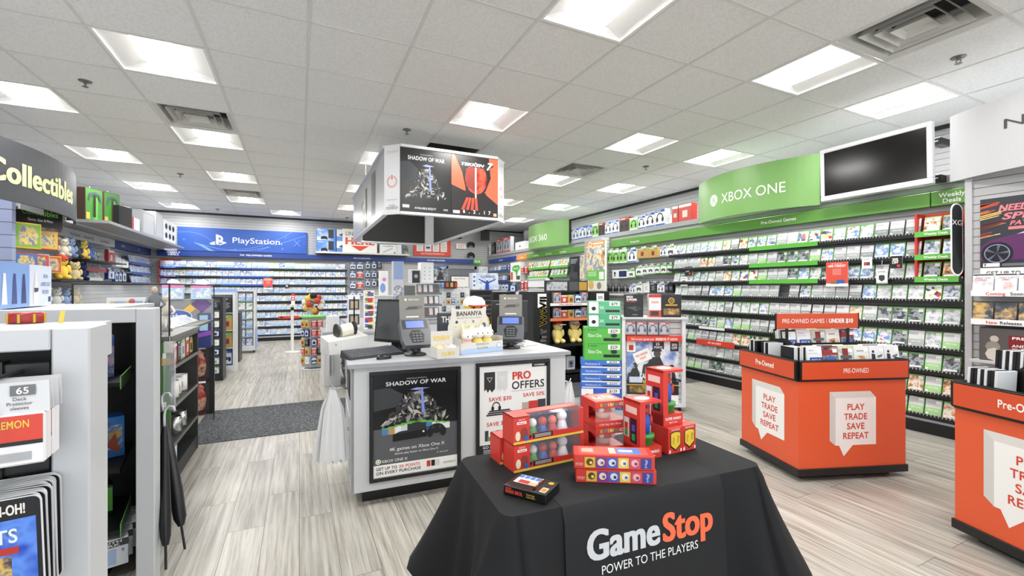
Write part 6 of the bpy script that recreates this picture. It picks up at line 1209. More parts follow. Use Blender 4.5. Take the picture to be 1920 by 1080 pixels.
# question-block cubes and figure lamps
qc, qa, qw = base2(1251.6, 854, 1281, 847); qdir = Vector((math.cos(qa), math.sin(qa), 0)); qn = Vector((-math.sin(qa), math.cos(qa), 0)); QW = .088; QH = .12
def cube_box(k, label):
    c_ = qc + qdir * (QW + .002) * k; t = thing('cube_box', label, 'toy box', (c_.x, c_.y, ZT), qa, 'red cube boxes on the table'); w = QW / 2
    b = B(); b.bx(-w, w, 0, .15, 0, QH, rdb, .002); b.flat([(-w * .75, QH * .8), (-w * .75, QH * .3), (0, QH * .1), (w * .75, QH * .3), (w * .75, QH * .8), (0, QH * .86)], M('#1b1a16', .4), -.001); b.flat([(-w * .66, QH * .78), (-w * .66, QH * .34), (0, QH * .16), (w * .66, QH * .34), (w * .66, QH * .78), (0, QH * .83)], M('#e6c53a', .4), -.0016)
    b.text('?', -w * .3, QH * .38, .03, M('#b9a04a', .4), -.0022, w='k'); b.text('?', w * .36, QH * .42, .03, M('#b8902a', .4), -.0022, w='k'); b.rect(-w * .6, w * .6, QH * .88, QH * .95, M('#e8b8b0', .4), -.001); b.text('SUPER MARIO', 0, QH * .895, .006, rdb, -.002, fit=w * 1.1); b.rect(-w * .9, -w * .7, .006, .02, paper, -.001); b.rect(w * .7, w * .9, .006, .02, paper, -.001); b.obj('carton', t)
    b = B(); b.add([(-w * .6, .05, QH + .0006), (w * .6, .05, QH + .0006), (w * .6, .1, QH + .0006), (-w * .6, .1, QH + .0006)], [(0, 1, 2, 3)], M('#f0d5cf', .4)); b.obj('lid_print', t)
cube_box(0, 'red cube box with yellow question-mark shield, nearer the standing figure lamp'); cube_box(1, 'red cube box with yellow question-mark shield, at the table end')
def lamp_box(loc, rz, label, LW_=.12, LH=.255, LD=.12):
    t = thing('figure_lamp_box', label, 'toy box', loc, rz, 'red figure lamp boxes on the table'); w = LW_ / 2; b = B()
    b.bx(-w, w, LD - .004, LD, 0, LH, M('#d9dde2', .4)); b.bx(-w, -w + .004, 0, LD, 0, LH, rdb); b.bx(-w, w, 0, LD, LH - .012, LH, rdb); b.bx(-w, w, 0, LD, 0, .05, rdb); b.bx(w - .004, w, LD * .6, LD, .05, LH - .012, M('#c9d3de', .4)); b.bx(-w + .004, -w + .03, 0, .003, .05, LH - .012, rdb)
    b.text('SUPER MARIO', 0, .024, .012, paper, -.001, w='b', fit=LW_ * .8); b.text('figure lamp', 0, .01, .007, paper, -.001, fit=LW_ * .4)
    for s_, hx, (y0, y1, z0, z1) in ((0, '#dfe6ea', (.075, .112, LH * .32, LH * .66)), (0, '#1b1d3a', (.022, .066, LH * .25, LH * .68))): b.add([(-w - .0008, y0, z0), (-w - .0008, y1, z0), (-w - .0008, y1, z1), (-w - .0008, y0, z1)], [(0, 3, 2, 1)], M(hx, .35))
    for y0, z0, hx in ((.094, LH * .5, '#c8382e'), (.094, LH * .38, '#4fa03a'), (.044, LH * .5, '#5a4fb8'), (.044, LH * .34, '#2f9f4a')): b.add([(-w - .0013, y0 - .011, z0 - .012), (-w - .0013, y0 + .011, z0 - .012), (-w - .0013, y0 + .011, z0 + .018), (-w - .0013, y0 - .011, z0 + .018)], [(0, 3, 2, 1)], M(hx, .4))
    b.add([(-w - .0008, .02, LH * .76), (-w - .0008, .1, LH * .76), (-w - .0008, .1, LH * .88), (-w - .0008, .02, LH * .88)], [(0, 3, 2, 1)], M('#efd0ca', .4)); b.obj('carton', t)
    b = B(); b.add([(w * .62 * math.cos(a), LD * .5 + w * .5 * math.sin(a), LH + .0006) for a in [2 * PI * i / 20 for i in range(20)]], [tuple(range(20))], paper); b.obj('lid_print', t, label='white oval on the lid')
    b = B(); b.lathe([(.001, 0), (.036, 0), (.036, .03), (.042, .03), (.042, .045), (.001, .045)], M('#3f9a45', .4), 18, (.012, .055, .0505)); b.obj('toy_base', t, label='green round base')
    b = B(); b.lathe([(.001, .0), (.02, 0), (.022, .03), (.026, .06), (.016, .088), (.012, .09)], M('#2a56b8', .4), 14, (.012, .055, .0958)); b.sph((.012, .055, .2), (.024, .022, .022), M('#c8382e', .4), 12, 8)
    for q in (-1, 1): b.sph((.012 + q * .027, .05, .155), (.01, .012, .026), M('#c8382e', .4), 8, 6)
    b.obj('toy_figure', t, label='plain blue and red figure')
lc, la, lw = base2(1184, 851, 1240.5, 874)
lamp_box(Vector((lc.x + .028, lc.y - .0, ZT)), qa - .08, 'tall red figure lamp box standing on the cloth beside the cube boxes')
p = qc + qdir * .018 + qn * .03; lamp_box(Vector((p.x, p.y, ZT + QH + .001)), qa - .05, 'tall red figure lamp box standing on top of the cube boxes')
# two long blind-box trays
bc, ba, bw = base2(1080, 904, 1231, 909.5)
def tray(z, dx, label):
    t = thing('blind_box_tray', label, 'toy box', (bc.x + dx, bc.y, z), ba, 'long red trays on the table'); w = bw / 2; h, d = .054, .10
    b = B(); b.bx(-w, w, 0, d, 0, h, rdb, .002); b.text('MYSTERY', -w + .02, .012, .011, M('#f0c9c0', .4), -.001, rot=0, fit=.03)
    cols = ['#d8b83a', '#6a3f9a', '#4a5fb8', '#e0c45a', '#c8506a', '#3a3f8a']
    for k, hx in enumerate(cols):
        x0 = -w + .04 + k * (bw - .05) / 6; x1 = x0 + (bw - .05) / 6 - .003; b.rect(x0, x1, .006, h - .008, M(hx, .4), -.001); c_ = (x0 + x1) / 2
        if k < 5: b.disc(c_, h * .5, .014, M(('#5a3a28', '#e8d9b0', '#d9dce6', '#f2e6c0', '#e8b0b8')[k], .4), -.0016, 12); b.disc(c_ + .004, h * .46, .006, M(('#e8d070', '#7a4fa8', '#2c2f55', '#4a6fc0', '#8d2f44')[k], .4), -.002, 10)
        else: b.text('?', c_, h * .2, .03, M('#8f9be6', .4), -.0018, w='k')
    b.obj('carton', t)
    b = B(); zt_ = h + .0006
    def topr(x0, x1, y0, y1, hx, e=0): b.add([(x0, y0, zt_ + e), (x1, y0, zt_ + e), (x1, y1, zt_ + e), (x0, y1, zt_ + e)], [(0, 1, 2, 3)], M(hx, .4))
    topr(-w + .02, w - .02, .01, d - .01, '#d8584a'); topr(w * .1, w * .7, .02, d - .02, '#4a7fc8', .0003); topr(-w * .1, w * .06, .02, d - .02, '#e8d3b8', .0004); topr(w * .15, w * .5, .04, .06, '#f0ede6', .0006); topr(-w * .8, -w * .5, .03, .07, '#e3a898', .0004); b.obj('lid_print', t)
tray(ZT, 0, 'lower of two stacked long red trays of blind boxes'); tray(ZT + .0555, -.008, 'upper of two stacked long red trays of blind boxes')
# flat black cartridge box
na, nb, nd = atz(944, 926, ZT), atz(1023, 947, ZT), atz(1053, 924, ZT); nw = (nb - na).length; ndp = (nd - nb).length; nang = math.atan2(nb.y - na.y, nb.x - na.x); c_ = (na + nb) / 2
t = thing('cartridge_box', 'flat black game cartridge box with red lettering lying at the table corner', 'game box', (c_.x, c_.y, ZT), nang); w = nw / 2; h = .034; D_ = max(.12, min(ndp, .15))
b = B(); b.bx(-w, w, 0, D_, 0, h, M('#141314', .35), .0015); b.text('SUPER', -w * .9, h * .68, .006, M('#e0503a', .4), -.001, al='l', w='b'); b.text('MARIO BROS.', -w * .9, h * .28, .012, M('#e0503a', .4), -.001, al='l', w='k', fit=w * .85); b.text('Cartridge', w * .1, h * .5, .006, M('#d9b84a', .4), -.001, al='l'); b.text('collectible', w * .1, h * .25, .006, M('#d9b84a', .4), -.001, al='l'); b.obj('carton', t)
b = B(); zt_ = h + .0006
def tp(x0, x1, y0, y1, m, e=0): b.add([(x0, y0, zt_ + e), (x1, y0, zt_ + e), (x1, y1, zt_ + e), (x0, y1, zt_ + e)], [(0, 1, 2, 3)], m)
tp(-w * .8, w * .3, D_ * .35, D_ * .94, M('#d9dde2', .4)); 
for k in range(4): tp(-w * .8 + k * w * .27, -w * .8 + k * w * .27 + w * .22, D_ * .72, D_ * .92, M('#4f7fc0', .4), .0003)
tp(-w * .6, -w * .1, D_ * .38, D_ * .6, M('#b8402f', .4), .0004); tp(-w * .1, w * .2, D_ * .36, D_ * .55, M('#d9b08a', .4), .0004)
n0 = len(b.v); b.text('MARIO BROS', 0, 0, .016, M('#e0503a', .4), 0, w='k', fit=D_ * .8); b.map(lambda x, y, z: (w * .42 - z, D_ * .5 + x, zt_ + .0005), n0)
tp(w * .62, w * .9, D_ * .1, D_ * .42, M('#e6dfb0', .4), .0003); tp(w * .66, w * .86, D_ * .15, D_ * .36, M('#d8702a', .4), .0005); b.add([(w * .76 + .011 * math.cos(a), D_ * .78 + .011 * math.sin(a), zt_ + .0004) for a in [2 * PI * i / 16 for i in range(16)]], [tuple(range(16))], M('#c9a23e', .35)); b.obj('lid_print', t)
# ================================================================ orange pre-owned bins
def bin_unit(F, rz, label, hdr):
    t = thing('game_bin', label, 'display bin', (F[0], F[1], 0), rz); BW, BD = .925, .70; om = M('#dd5a32', .42); om2 = M('#d04e28', .42)
    b = B(); b.bx(0, BW, 0, .02, .10, .80, om); b.bx(0, .02, .02, BD, .10, .80, om); b.bx(BW - .02, BW, .02, BD, .10, .80, om); b.bx(.02, BW - .02, BD - .02, BD, .10, .80, om); b.bx(.02, BW - .02, .02, BD - .02, .76, .78, black); b.bx(.19, BW - .02, .02, .30, .78, .86, black); b.bx(.19, BW - .02, .31, BD - .02, .78, .96, black); b.bx(.02, .185, .02, BD - .02, .78, .855, black); b.obj('body', t)
    b = B(); b.bx(-.012, BW + .012, -.012, BD + .012, .045, .10, M('#121213', .4), .002); b.bx(.07, BW - .07, .07, BD - .07, 0, .045, M('#0d0d0e', .5)); b.obj('plinth', t)
    z0, z1 = .785, .935
    def band(x0, x1, rot_, loc, s_, nm):
        L = x1 - x0; b = B(); b.bx(0, L, -.022, -.004, z0, z1, black, .002); b.rect(.012, L - .012, z0 + .01, z1 - .008, om2, -.0235); b.bx(0, L, -.004, .012, z1 - .16, z1 + .004, black); b.text(s_, L * .5, z0 + .055, .036 if s_[1] == 'R' else .042, paper, -.0245, w='r' if s_[1] == 'R' else 'b', fit=.22 if s_[1] == 'R' else .23); b.obj('header_band', t, loc, (0, 0, rot_))
    band(0, BW + .01, 0, (-.002, -.002, 0), 'PRE-OWNED', 'f'); band(0, BD, -PI / 2, (-.004, BD, 0), 'Pre-Owned', 's'); band(0, BD, PI / 2, (BW + .004, 0, 0), 'Pre-Owned', 's'); band(0, BW, PI, (BW, BD + .004, 0), 'PRE-OWNED', 'b')
    def bubble(cx, L, loc, rot_):
        b = B(); w, h = .40, .42; x0, z0_ = cx - w / 2, .27; dd = .05
        b.flat([(x0, z0_ + .04), (x0 + dd, z0_), (x0 + dd, z0_ + h - dd), (x0, z0_ + h)], M('#cfcdc8', .5), -.001); b.flat([(x0, z0_ + h), (x0 + dd, z0_ + h - dd), (x0 + w, z0_ + h - dd), (x0 + w - dd, z0_ + h)], M('#dad8d3', .5), -.0011)
        b.rect(x0 + dd, x0 + w, z0_, z0_ + h - dd, M('#efeeeb', .5), -.0012); b.flat([(x0 + dd + .03, z0_ + .001), (x0 + dd + .07, z0_ - .085), (x0 + dd + .15, z0_ + .001)], M('#efeeeb', .5), -.0013)
        for k, s_ in enumerate(('PLAY', 'TRADE', 'SAVE', 'REPEAT')): b.text(s_, x0 + w * .56, z0_ + .275 - .075 * k, .047, M('#d23f2c', .5), -.002, w='b', fit=(.15, .2, .155, .225)[k])
        b.obj('bubble_print', t, loc, (0, 0, rot_), 'white printed speech bubble with red words')
    bubble(BW * .5, BW, (0, 0, 0), 0); bubble(BD * .5, BD, (0, BD, 0), -PI / 2); bubble(BD * .5, BD, (BW, 0, 0), PI / 2)
    for k, (x0, x1, y0, zt_) in enumerate(((.14, BW - .03, .30, 1.035),)):
        b = B(); P = [(x0, .78), (x1, .78), (x1, zt_ - .01), (x1 - .03, zt_), (x0 + .08, zt_), (x0 + .03, zt_ - .03), (x0, zt_ - .06)]; b.prism(P, y0 + .001, y0 + .009, black); b.obj('divider', t)
    b = B(); P = [(.06, .78), (.41, .78), (.41, .97), (.37, 1.045), (.28, 1.065), (.18, 1.05), (.08, .96)]; b.prism(P, 0, .004, black); b.obj('divider', t, (.1855, BD - .02, 0), (0, 0, -PI / 2))
    if hdr:
        b = B(); b.bx(.11, .885, .385, .397, 1.148, 1.278, om2, .002); b.bx(.104, .11, .383, .399, 1.143, 1.281, black); b.bx(.885, .893, .383, .399, 1.143, 1.281, black); b.bx(.2, .22, .385, .397, .96, 1.148, black); b.bx(.78, .8, .385, .397, .96, 1.148, black); b.text('PRE-OWNED GAMES', .16, 1.196, .036, paper, .3835, al='l', fit=.40); b.rect(.579, .581, 1.19, 1.236, paper, .3835); b.text('UNDER $10', .60, 1.196, .036, paper, .3835, al='l', w='k', fit=.235); b.obj('header_sign', t, label='orange header sign with white lettering')
    return t
bin_rz = -math.radians(19.1); FA = (3.476, 2.145); FB = (3.366, .617)
bin_unit(FA, bin_rz, 'orange octant-free square game bin with header sign, beside the display table'.replace('octant-free ', ''), True); bin_unit(FB, bin_rz, 'orange square game bin cut off by the picture edge, without a header sign'.replace(' cut off by the picture edge,', ' nearer the shop front,'), False)
def ps3(kind):
    b = B(); w = .0675; body = {'k': '#17181a', 'w': '#e8eaec', 'g': '#c9dc8a', 'r': '#8d2a28', 'y': '#e6eaf0', 'n': '#e4e8d8'}[kind]; b.bx(-w, w, -.014, 0, 0, .17, M(body, .3), .0015); y = -.0155
    if kind in 'kw':
        b.rect(-w + .004, w - .004, .004, .152, M('#eef0f1', .3), y); b.rect(-w + .022, w - .004, .03, .082, M('#2f4fae', .35), y - .001); b.text('PS3', .01, .045, .024, M('#cfd8f2', .4), y - .002, w='b', fit=.085); b.text('PlayStation', -.028, .135, .008, dark, y - .001, fit=.045); b.rect(-w + .012, .02, .112, .115, lineg, y - .001)
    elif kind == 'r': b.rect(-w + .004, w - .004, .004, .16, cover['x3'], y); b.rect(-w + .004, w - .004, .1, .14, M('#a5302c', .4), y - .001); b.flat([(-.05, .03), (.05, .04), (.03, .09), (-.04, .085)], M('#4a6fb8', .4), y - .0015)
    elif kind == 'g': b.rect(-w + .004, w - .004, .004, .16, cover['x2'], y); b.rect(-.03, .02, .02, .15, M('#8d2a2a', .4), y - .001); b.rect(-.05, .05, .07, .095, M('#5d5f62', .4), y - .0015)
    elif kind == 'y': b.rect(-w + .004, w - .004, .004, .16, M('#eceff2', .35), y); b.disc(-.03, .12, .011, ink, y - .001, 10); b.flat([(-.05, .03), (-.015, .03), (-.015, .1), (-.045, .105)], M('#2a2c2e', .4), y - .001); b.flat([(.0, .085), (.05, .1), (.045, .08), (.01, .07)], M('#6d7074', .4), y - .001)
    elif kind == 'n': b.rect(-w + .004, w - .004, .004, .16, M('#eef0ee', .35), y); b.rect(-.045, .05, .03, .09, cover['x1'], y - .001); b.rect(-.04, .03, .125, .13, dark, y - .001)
    b.rect(.02, w - .008, .118, .146, sticker, y - .0025); return b.mesh('bin_case_' + kind)
P3 = {k: ps3(k) for k in 'kwrgyn'}
sp = B(); sp.bx(-.007, .007, 0, .13, 0, .17, M('#17181a', .35), .001); spk = sp.mesh('spine_case_black'); sp = B(); sp.bx(-.007, .007, 0, .13, 0, .17, M('#dfe2e4', .35), .001); spw = sp.mesh('spine_case_white')
def bin_case(F, me, lx, ly, z, words, lean=-.1, r2=0.0, grp='cases in the orange bins'):
    q = Matrix.Translation((F[0], F[1], 0)) @ Matrix.Rotation(bin_rz, 4, 'Z') @ Vector((lx, ly, z)); put(me, 'bin_game_case', q, (lean, 0, bin_rz + r2), words, 'game case', grp)
PW = {'k': 'black cased second-hand', 'w': 'white sleeved second-hand', 'r': 'red and blue covered', 'g': 'white and dark red covered', 'y': 'white covered', 'n': 'white covered, small picture,'}
for row, (y, z, ks) in enumerate(((.09, .8635, 'kwrgnyy'), (.44, .9635, 'wkwgnrk'))):
    for k, kd in enumerate(ks):
        for dpt in range(3):
            if k == 0 or (row == 1 and k == 6): continue
            me = P3[kd if dpt == 0 else 'kwn'[(k + dpt) % 3]]
            bin_case(FA, me, .075 + .137 * k if row == 0 else .13 + .14 * k, y + dpt * .045, z, PW[kd if dpt == 0 else 'kwn'[(k + dpt) % 3]] + ' game case, ' + ('lower' if row == 0 else 'upper') + ' row of the header bin, ' + ORD[k - 1] + ' stack, ' + ('front', 'middle', 'back')[dpt], -.14)
for k in range(7): bin_case(FA, spw if k % 3 else spk, .035 + k * .0165, .10, .8565, 'white spine-out case at the end of the lower row, ' + ORD[k] + ' along', 0)
for j in range(2):
    for k in range(6):
        kd = spk if (k + j) % 3 else spw
        q = Matrix.Translation((FA[0], FA[1], 0)) @ Matrix.Rotation(bin_rz, 4, 'Z') @ Vector((.17 + .0 * j, .64 - .018 * k - .16 * j, .8565)); put(kd, 'bin_game_case', q, (0, 0, bin_rz + PI / 2), ('black' if kd is spk else 'white') + ' case spine-out behind the curved divider of the header bin, ' + ORD[k] + ' of the ' + ('far' if j == 0 else 'near') + ' stack', 'game case', 'cases in the orange bins')
for j in range(3):
    for k in range(9):
        kd = (spw, spk, spk, spw, spk)[(k + j) % 5]
        q = Matrix.Translation((FB[0], FB[1], 0)) @ Matrix.Rotation(bin_rz, 4, 'Z') @ Vector(((.165, .33, .48)[j], .66 - .017 * k - (.0 if j == 0 else .02), (.8565, .9615, .9615)[j])); put(kd, 'bin_game_case', q, (0, -.05, bin_rz + PI / 2 - .0), ('black' if kd is spk else 'white') + ' case standing in the bin without header, ' + ORD[k] + ' of the ' + ('outer', 'middle', 'inner')[j] + ' stack', 'game case', 'cases in the orange bins')
# ================================================================ white-framed shelf units at the front of the side aisle
fr = M('#c6c9cd', .35); blk = M('#101012', .5)
U1 = (-.486, 1.499); r1 = math.radians(5)
t = thing('shelf_unit', 'white framed display unit with black hook bars, nearer the shop front', 'shelf unit', (U1[0], U1[1], 0), r1)
b = B(); b.bx(-.072, 0, 0, .17, 0, 1.4, fr, .004); b.bx(-1.3, -1.228, 0, .17, 0, 1.4, fr, .004); b.bx(-1.228, -.0735, 0, .17, 1.345, 1.4, fr, .003); b.obj('frame', t)
b = B(); b.bx(-1.228, -.073, .13, .26, 0, 1.344, blk); b.bx(-1.24, -.01, .171, .26, 1.3, 1.4, fr); b.obj('back_panel', t)
for z in (1.295, 1.06): b = B(); b.bx(-1.2, -.078, .02, .05, z - .02, z + .02, M('#1b1c1e', .35), .003); b.bx(-.2, -.16, .012, .055, z - .028, z + .026, black); b.obj('hook_bar', t)
b = B(); b.bx(-.098, -.094, .1, .104, .02, 1.3, M('#d9b83a', .5)); b.obj('tape', t, label='yellow measuring tape strip')
def loc1(x, y, z): return Matrix.Translation((U1[0], U1[1], 0)) @ Matrix.Rotation(r1, 4, 'Z') @ Vector((x, y, z))
for k, (x, z) in enumerate(((-.13, 1.295), (-.17, 1.06), (-.30, 1.295), (-.36, 1.06))):
    h = B(); h.tube([(x, .02, z), (x - .01, -.2, z + .004), (x - .012, -.24, z + .02)], .0055, M('#55585c', .3, .7)); h.obj('hook', t)
# sleeve packs
for k in range(4):
    p = loc1(-.108, -.045 - .026 * k, 1.105)
    e = thing('card_sleeve_pack', ('foremost', 'second', 'third', 'rearmost')[3 - k] + ' clear pack of red and white card sleeves on the upper hook', 'card pack', p, r1 + .06 * (k % 2), 'card sleeve packs on the hook'); b = B(); w = .062
    b.bx(-w, w, -.008, .008, 0, .115, M('#e8e8ea', .35), .004); b.rect(-w + .004, w - .004, .055, .112, M('#d2402f', .3), -.0088); b.rect(-w + .004, w - .004, .046, .055, ink, -.0089); b.text('POKEMON', 0, .085, .016, M('#e6c14a', .4), -.0095, w='b', fit=.075); b.rect(-.02, .04, .012, .03, lineg, -.0092); b.obj('sleeves', e)
    b = B(); b.add([(-w - .006, -.002, .115), (w + .006, -.002, .115), (w + .004, .0, .185), (-w - .004, .0, .185), (-w - .006, .002, .115), (w + .006, .002, .115), (w + .004, .003, .185), (-w - .004, .003, .185)], [(0, 1, 2, 3), (7, 6, 5, 4), (1, 5, 6, 2), (4, 0, 3, 7), (3, 2, 6, 7)], M('#d3d5d8', .25)); b.rect(.005, .045, .155, .178, M('#6d7074', .4), -.0032); b.text('65', .025, .159, .014, paper, -.0038, w='b'); b.text('Deck', .02, .144, .007, dark, -.0035); b.text('Protector', .02, .134, .007, dark, -.0035); b.text('sleeves', .02, .124, .007, dark, -.0035); b.text('POKEMON', -.035, .14, .01, M('#d9a83a', .4), -.0035, w='b', fit=.045); b.obj('header_card', e)
# stack of blister cards on the lower hook
b = B(); w, h = .105, .26; P = []
for cx_, cz_, a in ((w - .014, .014, -PI / 2), (w - .014, h - .014, 0), (-w + .014, h - .014, PI / 2), (-w + .014, .014, PI)): P += [(cx_ + .014 * math.cos(a + PI / 2 * k / 4), cz_ + .014 * math.sin(a + PI / 2 * k / 4)) for k in range(5)]
b.prism(P, 0, .003, M('#d9dadc', .4)); P2 = [(x * .975, h / 2 + (z - h / 2) * .985) for x, z in P]; b.flat(P2, M('#101218', .35), -.0008)
b.flat([(-w * .9, .045), (w * .9, .045), (w * .9, h * .82), (-w * .9, h * .8)], art('blister_blue', ['#12205a', '#2348b8', '#5f8fe8', '#101638'], 9, rnd=False), -.0012); b.rect(-w * .85, w * .5, .05, h * .5, art('blister_art', ['#1d1a22', '#5d4a58', '#d8b85a', '#3a4f8a', '#8d8f98'], 22, rnd=False), -.0016)
b.text('YU-GI-OH!', w * .35, h * .86, .022, M('#e9e4e0', .4), -.0016, w='k', fit=.085); b.text('DUELISTS', -.01, h * .62, .03, M('#dfe6f2', .3), -.002, w='b', fit=.15); b.rect(w * .1, w * .62, h * .52, h * .58, M('#b8302a', .4), -.002); b.text('YU-GI-OH!', -.01, h * .16, .02, M('#e9e4e0', .4), -.002, w='k', fit=.12); b.text('LEGENDARY DUELISTS', -.005, h * .1, .014, M('#8fb0ea', .4), -.002, w='b', fit=.17); b.rect(-w * .85, w * .85, .008, .03, paper, -.0016)
bm1 = b.mesh('blister_card')
for k in range(13):
    put(bm1, 'blister_card', loc1(-.155 + .004 * math.sin(k * 2.1), .0 - .0085 * k, .782 - .0012 * k), (.02, -.02 + .01 * math.sin(k), r1 - .05 + .03 * math.sin(k * 1.3)), 'blue trading card blister pack, ' + ORD[12 - k] + ' counted from the front of the hook', 'card pack', 'blister packs on the lower hook')
e = thing('ribbon_box', 'small round red box with gold ribbon on top of the front unit', 'box', (-.70, 1.735, 1.401)); b = B(); b.lathe([(.001, 0), (.036, 0), (.038, .005), (.038, .024), (.034, .03), (.001, .03)], M('#9d2a2a', .35), 22); b.obj('tin', e)
for k in range(8): a = 2 * PI * k / 8; b = B(); b.cyl((.0388 * math.cos(a), .0388 * math.sin(a), .002), (.0388 * math.cos(a), .0388 * math.sin(a), .026), .0035, gold, seg=6); b.obj('gold_stripe', e)
b = B(); b.add([(-.005, 0, 0), (.005, 0, 0), (.009, .006, .035), (-.001, .006, .035)], [(0, 1, 2, 3)], M('#e6c14a', .5)); tag(b.obj('price_tab', None, (-.615, 1.70, 1.399), .2), 'yellow paper tab stuck up behind the front unit', 'tag')
# second unit, deeper
U2 = (-.653, 2.776)
t = thing('shelf_unit', 'white framed black shelf unit behind the front one, holding boxed toys', 'shelf unit', (U2[0], U2[1], 0), 0)
b = B(); b.bx(-.075, 0, 0, .10, 0, 1.4, fr, .004); b.bx(-1.5, -.0755, 0, .10, 1.33, 1.4, fr, .003); b.bx(-1.575, -1.5005, 0, .1, 0, 1.4, fr, .004); b.obj('frame', t)
b = B(); b.bx(-1.5, -.22, .60, .63, 0, 1.33, blk); b.slab([(-.06, .101), (-.03, .101), (-.19, .6), (-.22, .6)], 0, 1.37, blk); b.bx(-.25, -.22, .631, 1.1, 0, 1.37, blk); b.bx(-1.55, -.26, .101, 1.1, 1.372, 1.395, pale); b.bx(-1.5, -.25, .101, .6, 0, .08, blk); b.obj('back_panel', t)
for k, z in enumerate((1.0, .56, .25)):
    b = B(); b.slab([(-1.45, .12), (-.17, .12), (-.245, .598), (-1.45, .598)], z, z + .02, blk); b.obj('shelf', t)
    if k == 1: continue
    b = B(); b.add([(-.165, .12, z - .015), (-.225, .5, z - .015), (-.225, .5, z + .05), (-.165, .12, z + .05), (-.169, .12, z - .015), (-.229, .5, z - .015), (-.229, .5, z + .05), (-.169, .12, z + .05)], [(0, 1, 2, 3), (7, 6, 5, 4), (3, 2, 6, 7), (0, 4, 5, 1), (0, 3, 7, 4), (1, 5, 6, 2)], M('#86b873', .4)); b.obj('label_strip', t, label='pale green strip')
for z in (1.07, .77): b = B(); b.bx(-.10, -.085, .59, .6, z, z + .03, paper); b.obj('price_tab', t)
def ubox(x0, x1, y0, z0, z1, base, draw, label, rz=0.0, d=.12):
    w = x1 - x0; q = Vector((U2[0] + (x0 + x1) / 2 + .24, U2[1] + y0, z0)); tag(carton(w, z1 - z0, d, M(base, .35), draw).obj('toy_carton', None, q, rz), label, 'toy box')
pkv = art('carton_pink', ['#e88ab0', '#f6d9e6', '#3a6fc8', '#f2f2f4'], 12); orv = art('carton_orange', ['#d8502a', '#f0c84a', '#2f7fd0', '#f4f0e8'], 14)
for k in range(2):
    ubox(-.57 - .02 * k, -.47 - .02 * k, .14 + .17 * k, 1.021, 1.30 - .06 * k, '#e6a8c4', lambda b, w, h: (b.rect(-w / 2, w / 2, 0, h, pkv, -.001), b.rect(-w / 2, w / 2, h * .75, h, M('#2f6fd0', .4), -.002)), 'pink and blue toy carton on the top shelf of the black unit, ' + ('outer' if k == 0 else 'inner'), .3)
ubox(-.68, -.59, .16, 1.021, 1.2, '#3a7fd0', lambda b, w, h: (b.rect(-w * .4, w * .4, h * .1, h * .9, pkv, -.001), b.disc(w * .1, h * .9, .03, M('#f0b0c8', .4), -.002)), 'blue and pink toy carton on the middle shelf of the black unit', .4)
ubox(-.70, -.61, .16, .581, .79, '#e8e8ea', lambda b, w, h: b.rect(-w * .45, w * .45, h * .05, h * .95, orv, -.001), 'pale toy carton with orange picture on the middle shelf of the black unit', .3)
ubox(-.55, -.45, .33, .581, .80, '#2f7fd0', lambda b, w, h: (b.rect(-w * .4, w * .4, h * .2, h * .8, orv, -.001), b.flat([(-w * .3, h * .3), (w * .3, h * .1), (w * .1, h * .6)], M('#c8502a', .4), -.002)), 'blue toy carton with orange toy on the lowest shelf of the black unit', .4)
ubox(-.56, -.47, .14, .581, .84, '#f0e4d2', lambda b, w, h: b.rect(-w * .45, w * .45, h * .05, h * .95, orv, -.001), 'cream toy carton with many colours on the lowest shelf of the black unit', .3)
for k in range(5):
    ubox(-.54 - .005 * k, -.38 - .005 * k, .13 + .085 * k, .081, .22, '#dfe4ea', lambda b, w, h: (b.rect(-w / 2, w / 2, h * .72, h * .97, M('#3a3c40', .4), -.001), b.text('SOUTH', 0, h * .86, h * .085, M('#e0e0d8', .4), -.002, w='k', fit=w * .7), b.text('PARK', 0, h * .75, h * .085, M('#e0e0d8', .4), -.002, w='k', fit=w * .6), b.rect(-w * .4, w * .2, h * .1, h * .65, M('#a9c0e0', .3), -.001), b.text(str((9, 8, 9, 8, 8)[k]), w * .36, h * .5, h * .12, M('#4a6fc0', .4), -.002, w='b')), 'white and blue figure carton on the floor of the black unit, ' + ORD[k] + ' from the front', .3, .07)
for k in range(2):
    ubox(-.58 - .02 * k, -.48 - .02 * k, .14 + .2 * k, .271, .43, '#15161a', lambda b, w, h: (b.rect(w * .15, w * .45, h * .1, h * .9, M('#6fd04a', .4), -.001), b.rect(-w * .4, w * .05, h * .6, h * .9, M('#6a3f8a', .4), -.001)), 'black carton with green stripe in the black unit, ' + ('nearer' if k == 0 else 'farther') + ' of two', .4, .1)
# long pale blue figure carton on top
b = B(); L_ = .66; h = .225; b.bx(-L_ / 2, L_ / 2, 0, .14, 0, h, M('#a9c0e8', .35), .003); b.rect(-L_ / 2, L_ * .02, 0, h, M('#7fa3dc', .35), -.001); b.rect(L_ * .02, L_ / 2, .0, h, M('#d5dff0', .35), -.0008)
for k, (x, hx) in enumerate(((-.28, '#e8ecf2'), (-.17, '#27407f'), (-.06, '#1f3570'))): b.flat([(x - .03, .02), (x + .03, .02), (x + .022, .1), (x + .012, .17), (x - .012, .17), (x - .022, .1)], M(hx, .4), -.002)
b.flat([(.07, .01), (.13, .01), (.135, .09), (.115, .14), (.105, .19), (.085, .19), (.08, .13), (.06, .08)], M('#efe6e0', .4), -.002); b.flat([(.075, .075), (.125, .08), (.13, .1), (.07, .1)], M('#3a3f55', .4), -.003)
for k, s_ in enumerate(('ASUNA', 'LAMBENT LIGHT', 'FROM ZERO')): b.text(s_, .235, .155 - .045 * k, .022, M('#4a5f8a', .4), -.002, fit=(.07, .15, .1)[k])
b.rect(.28, .315, .02, .05, M('#24386e', .4), -.002)
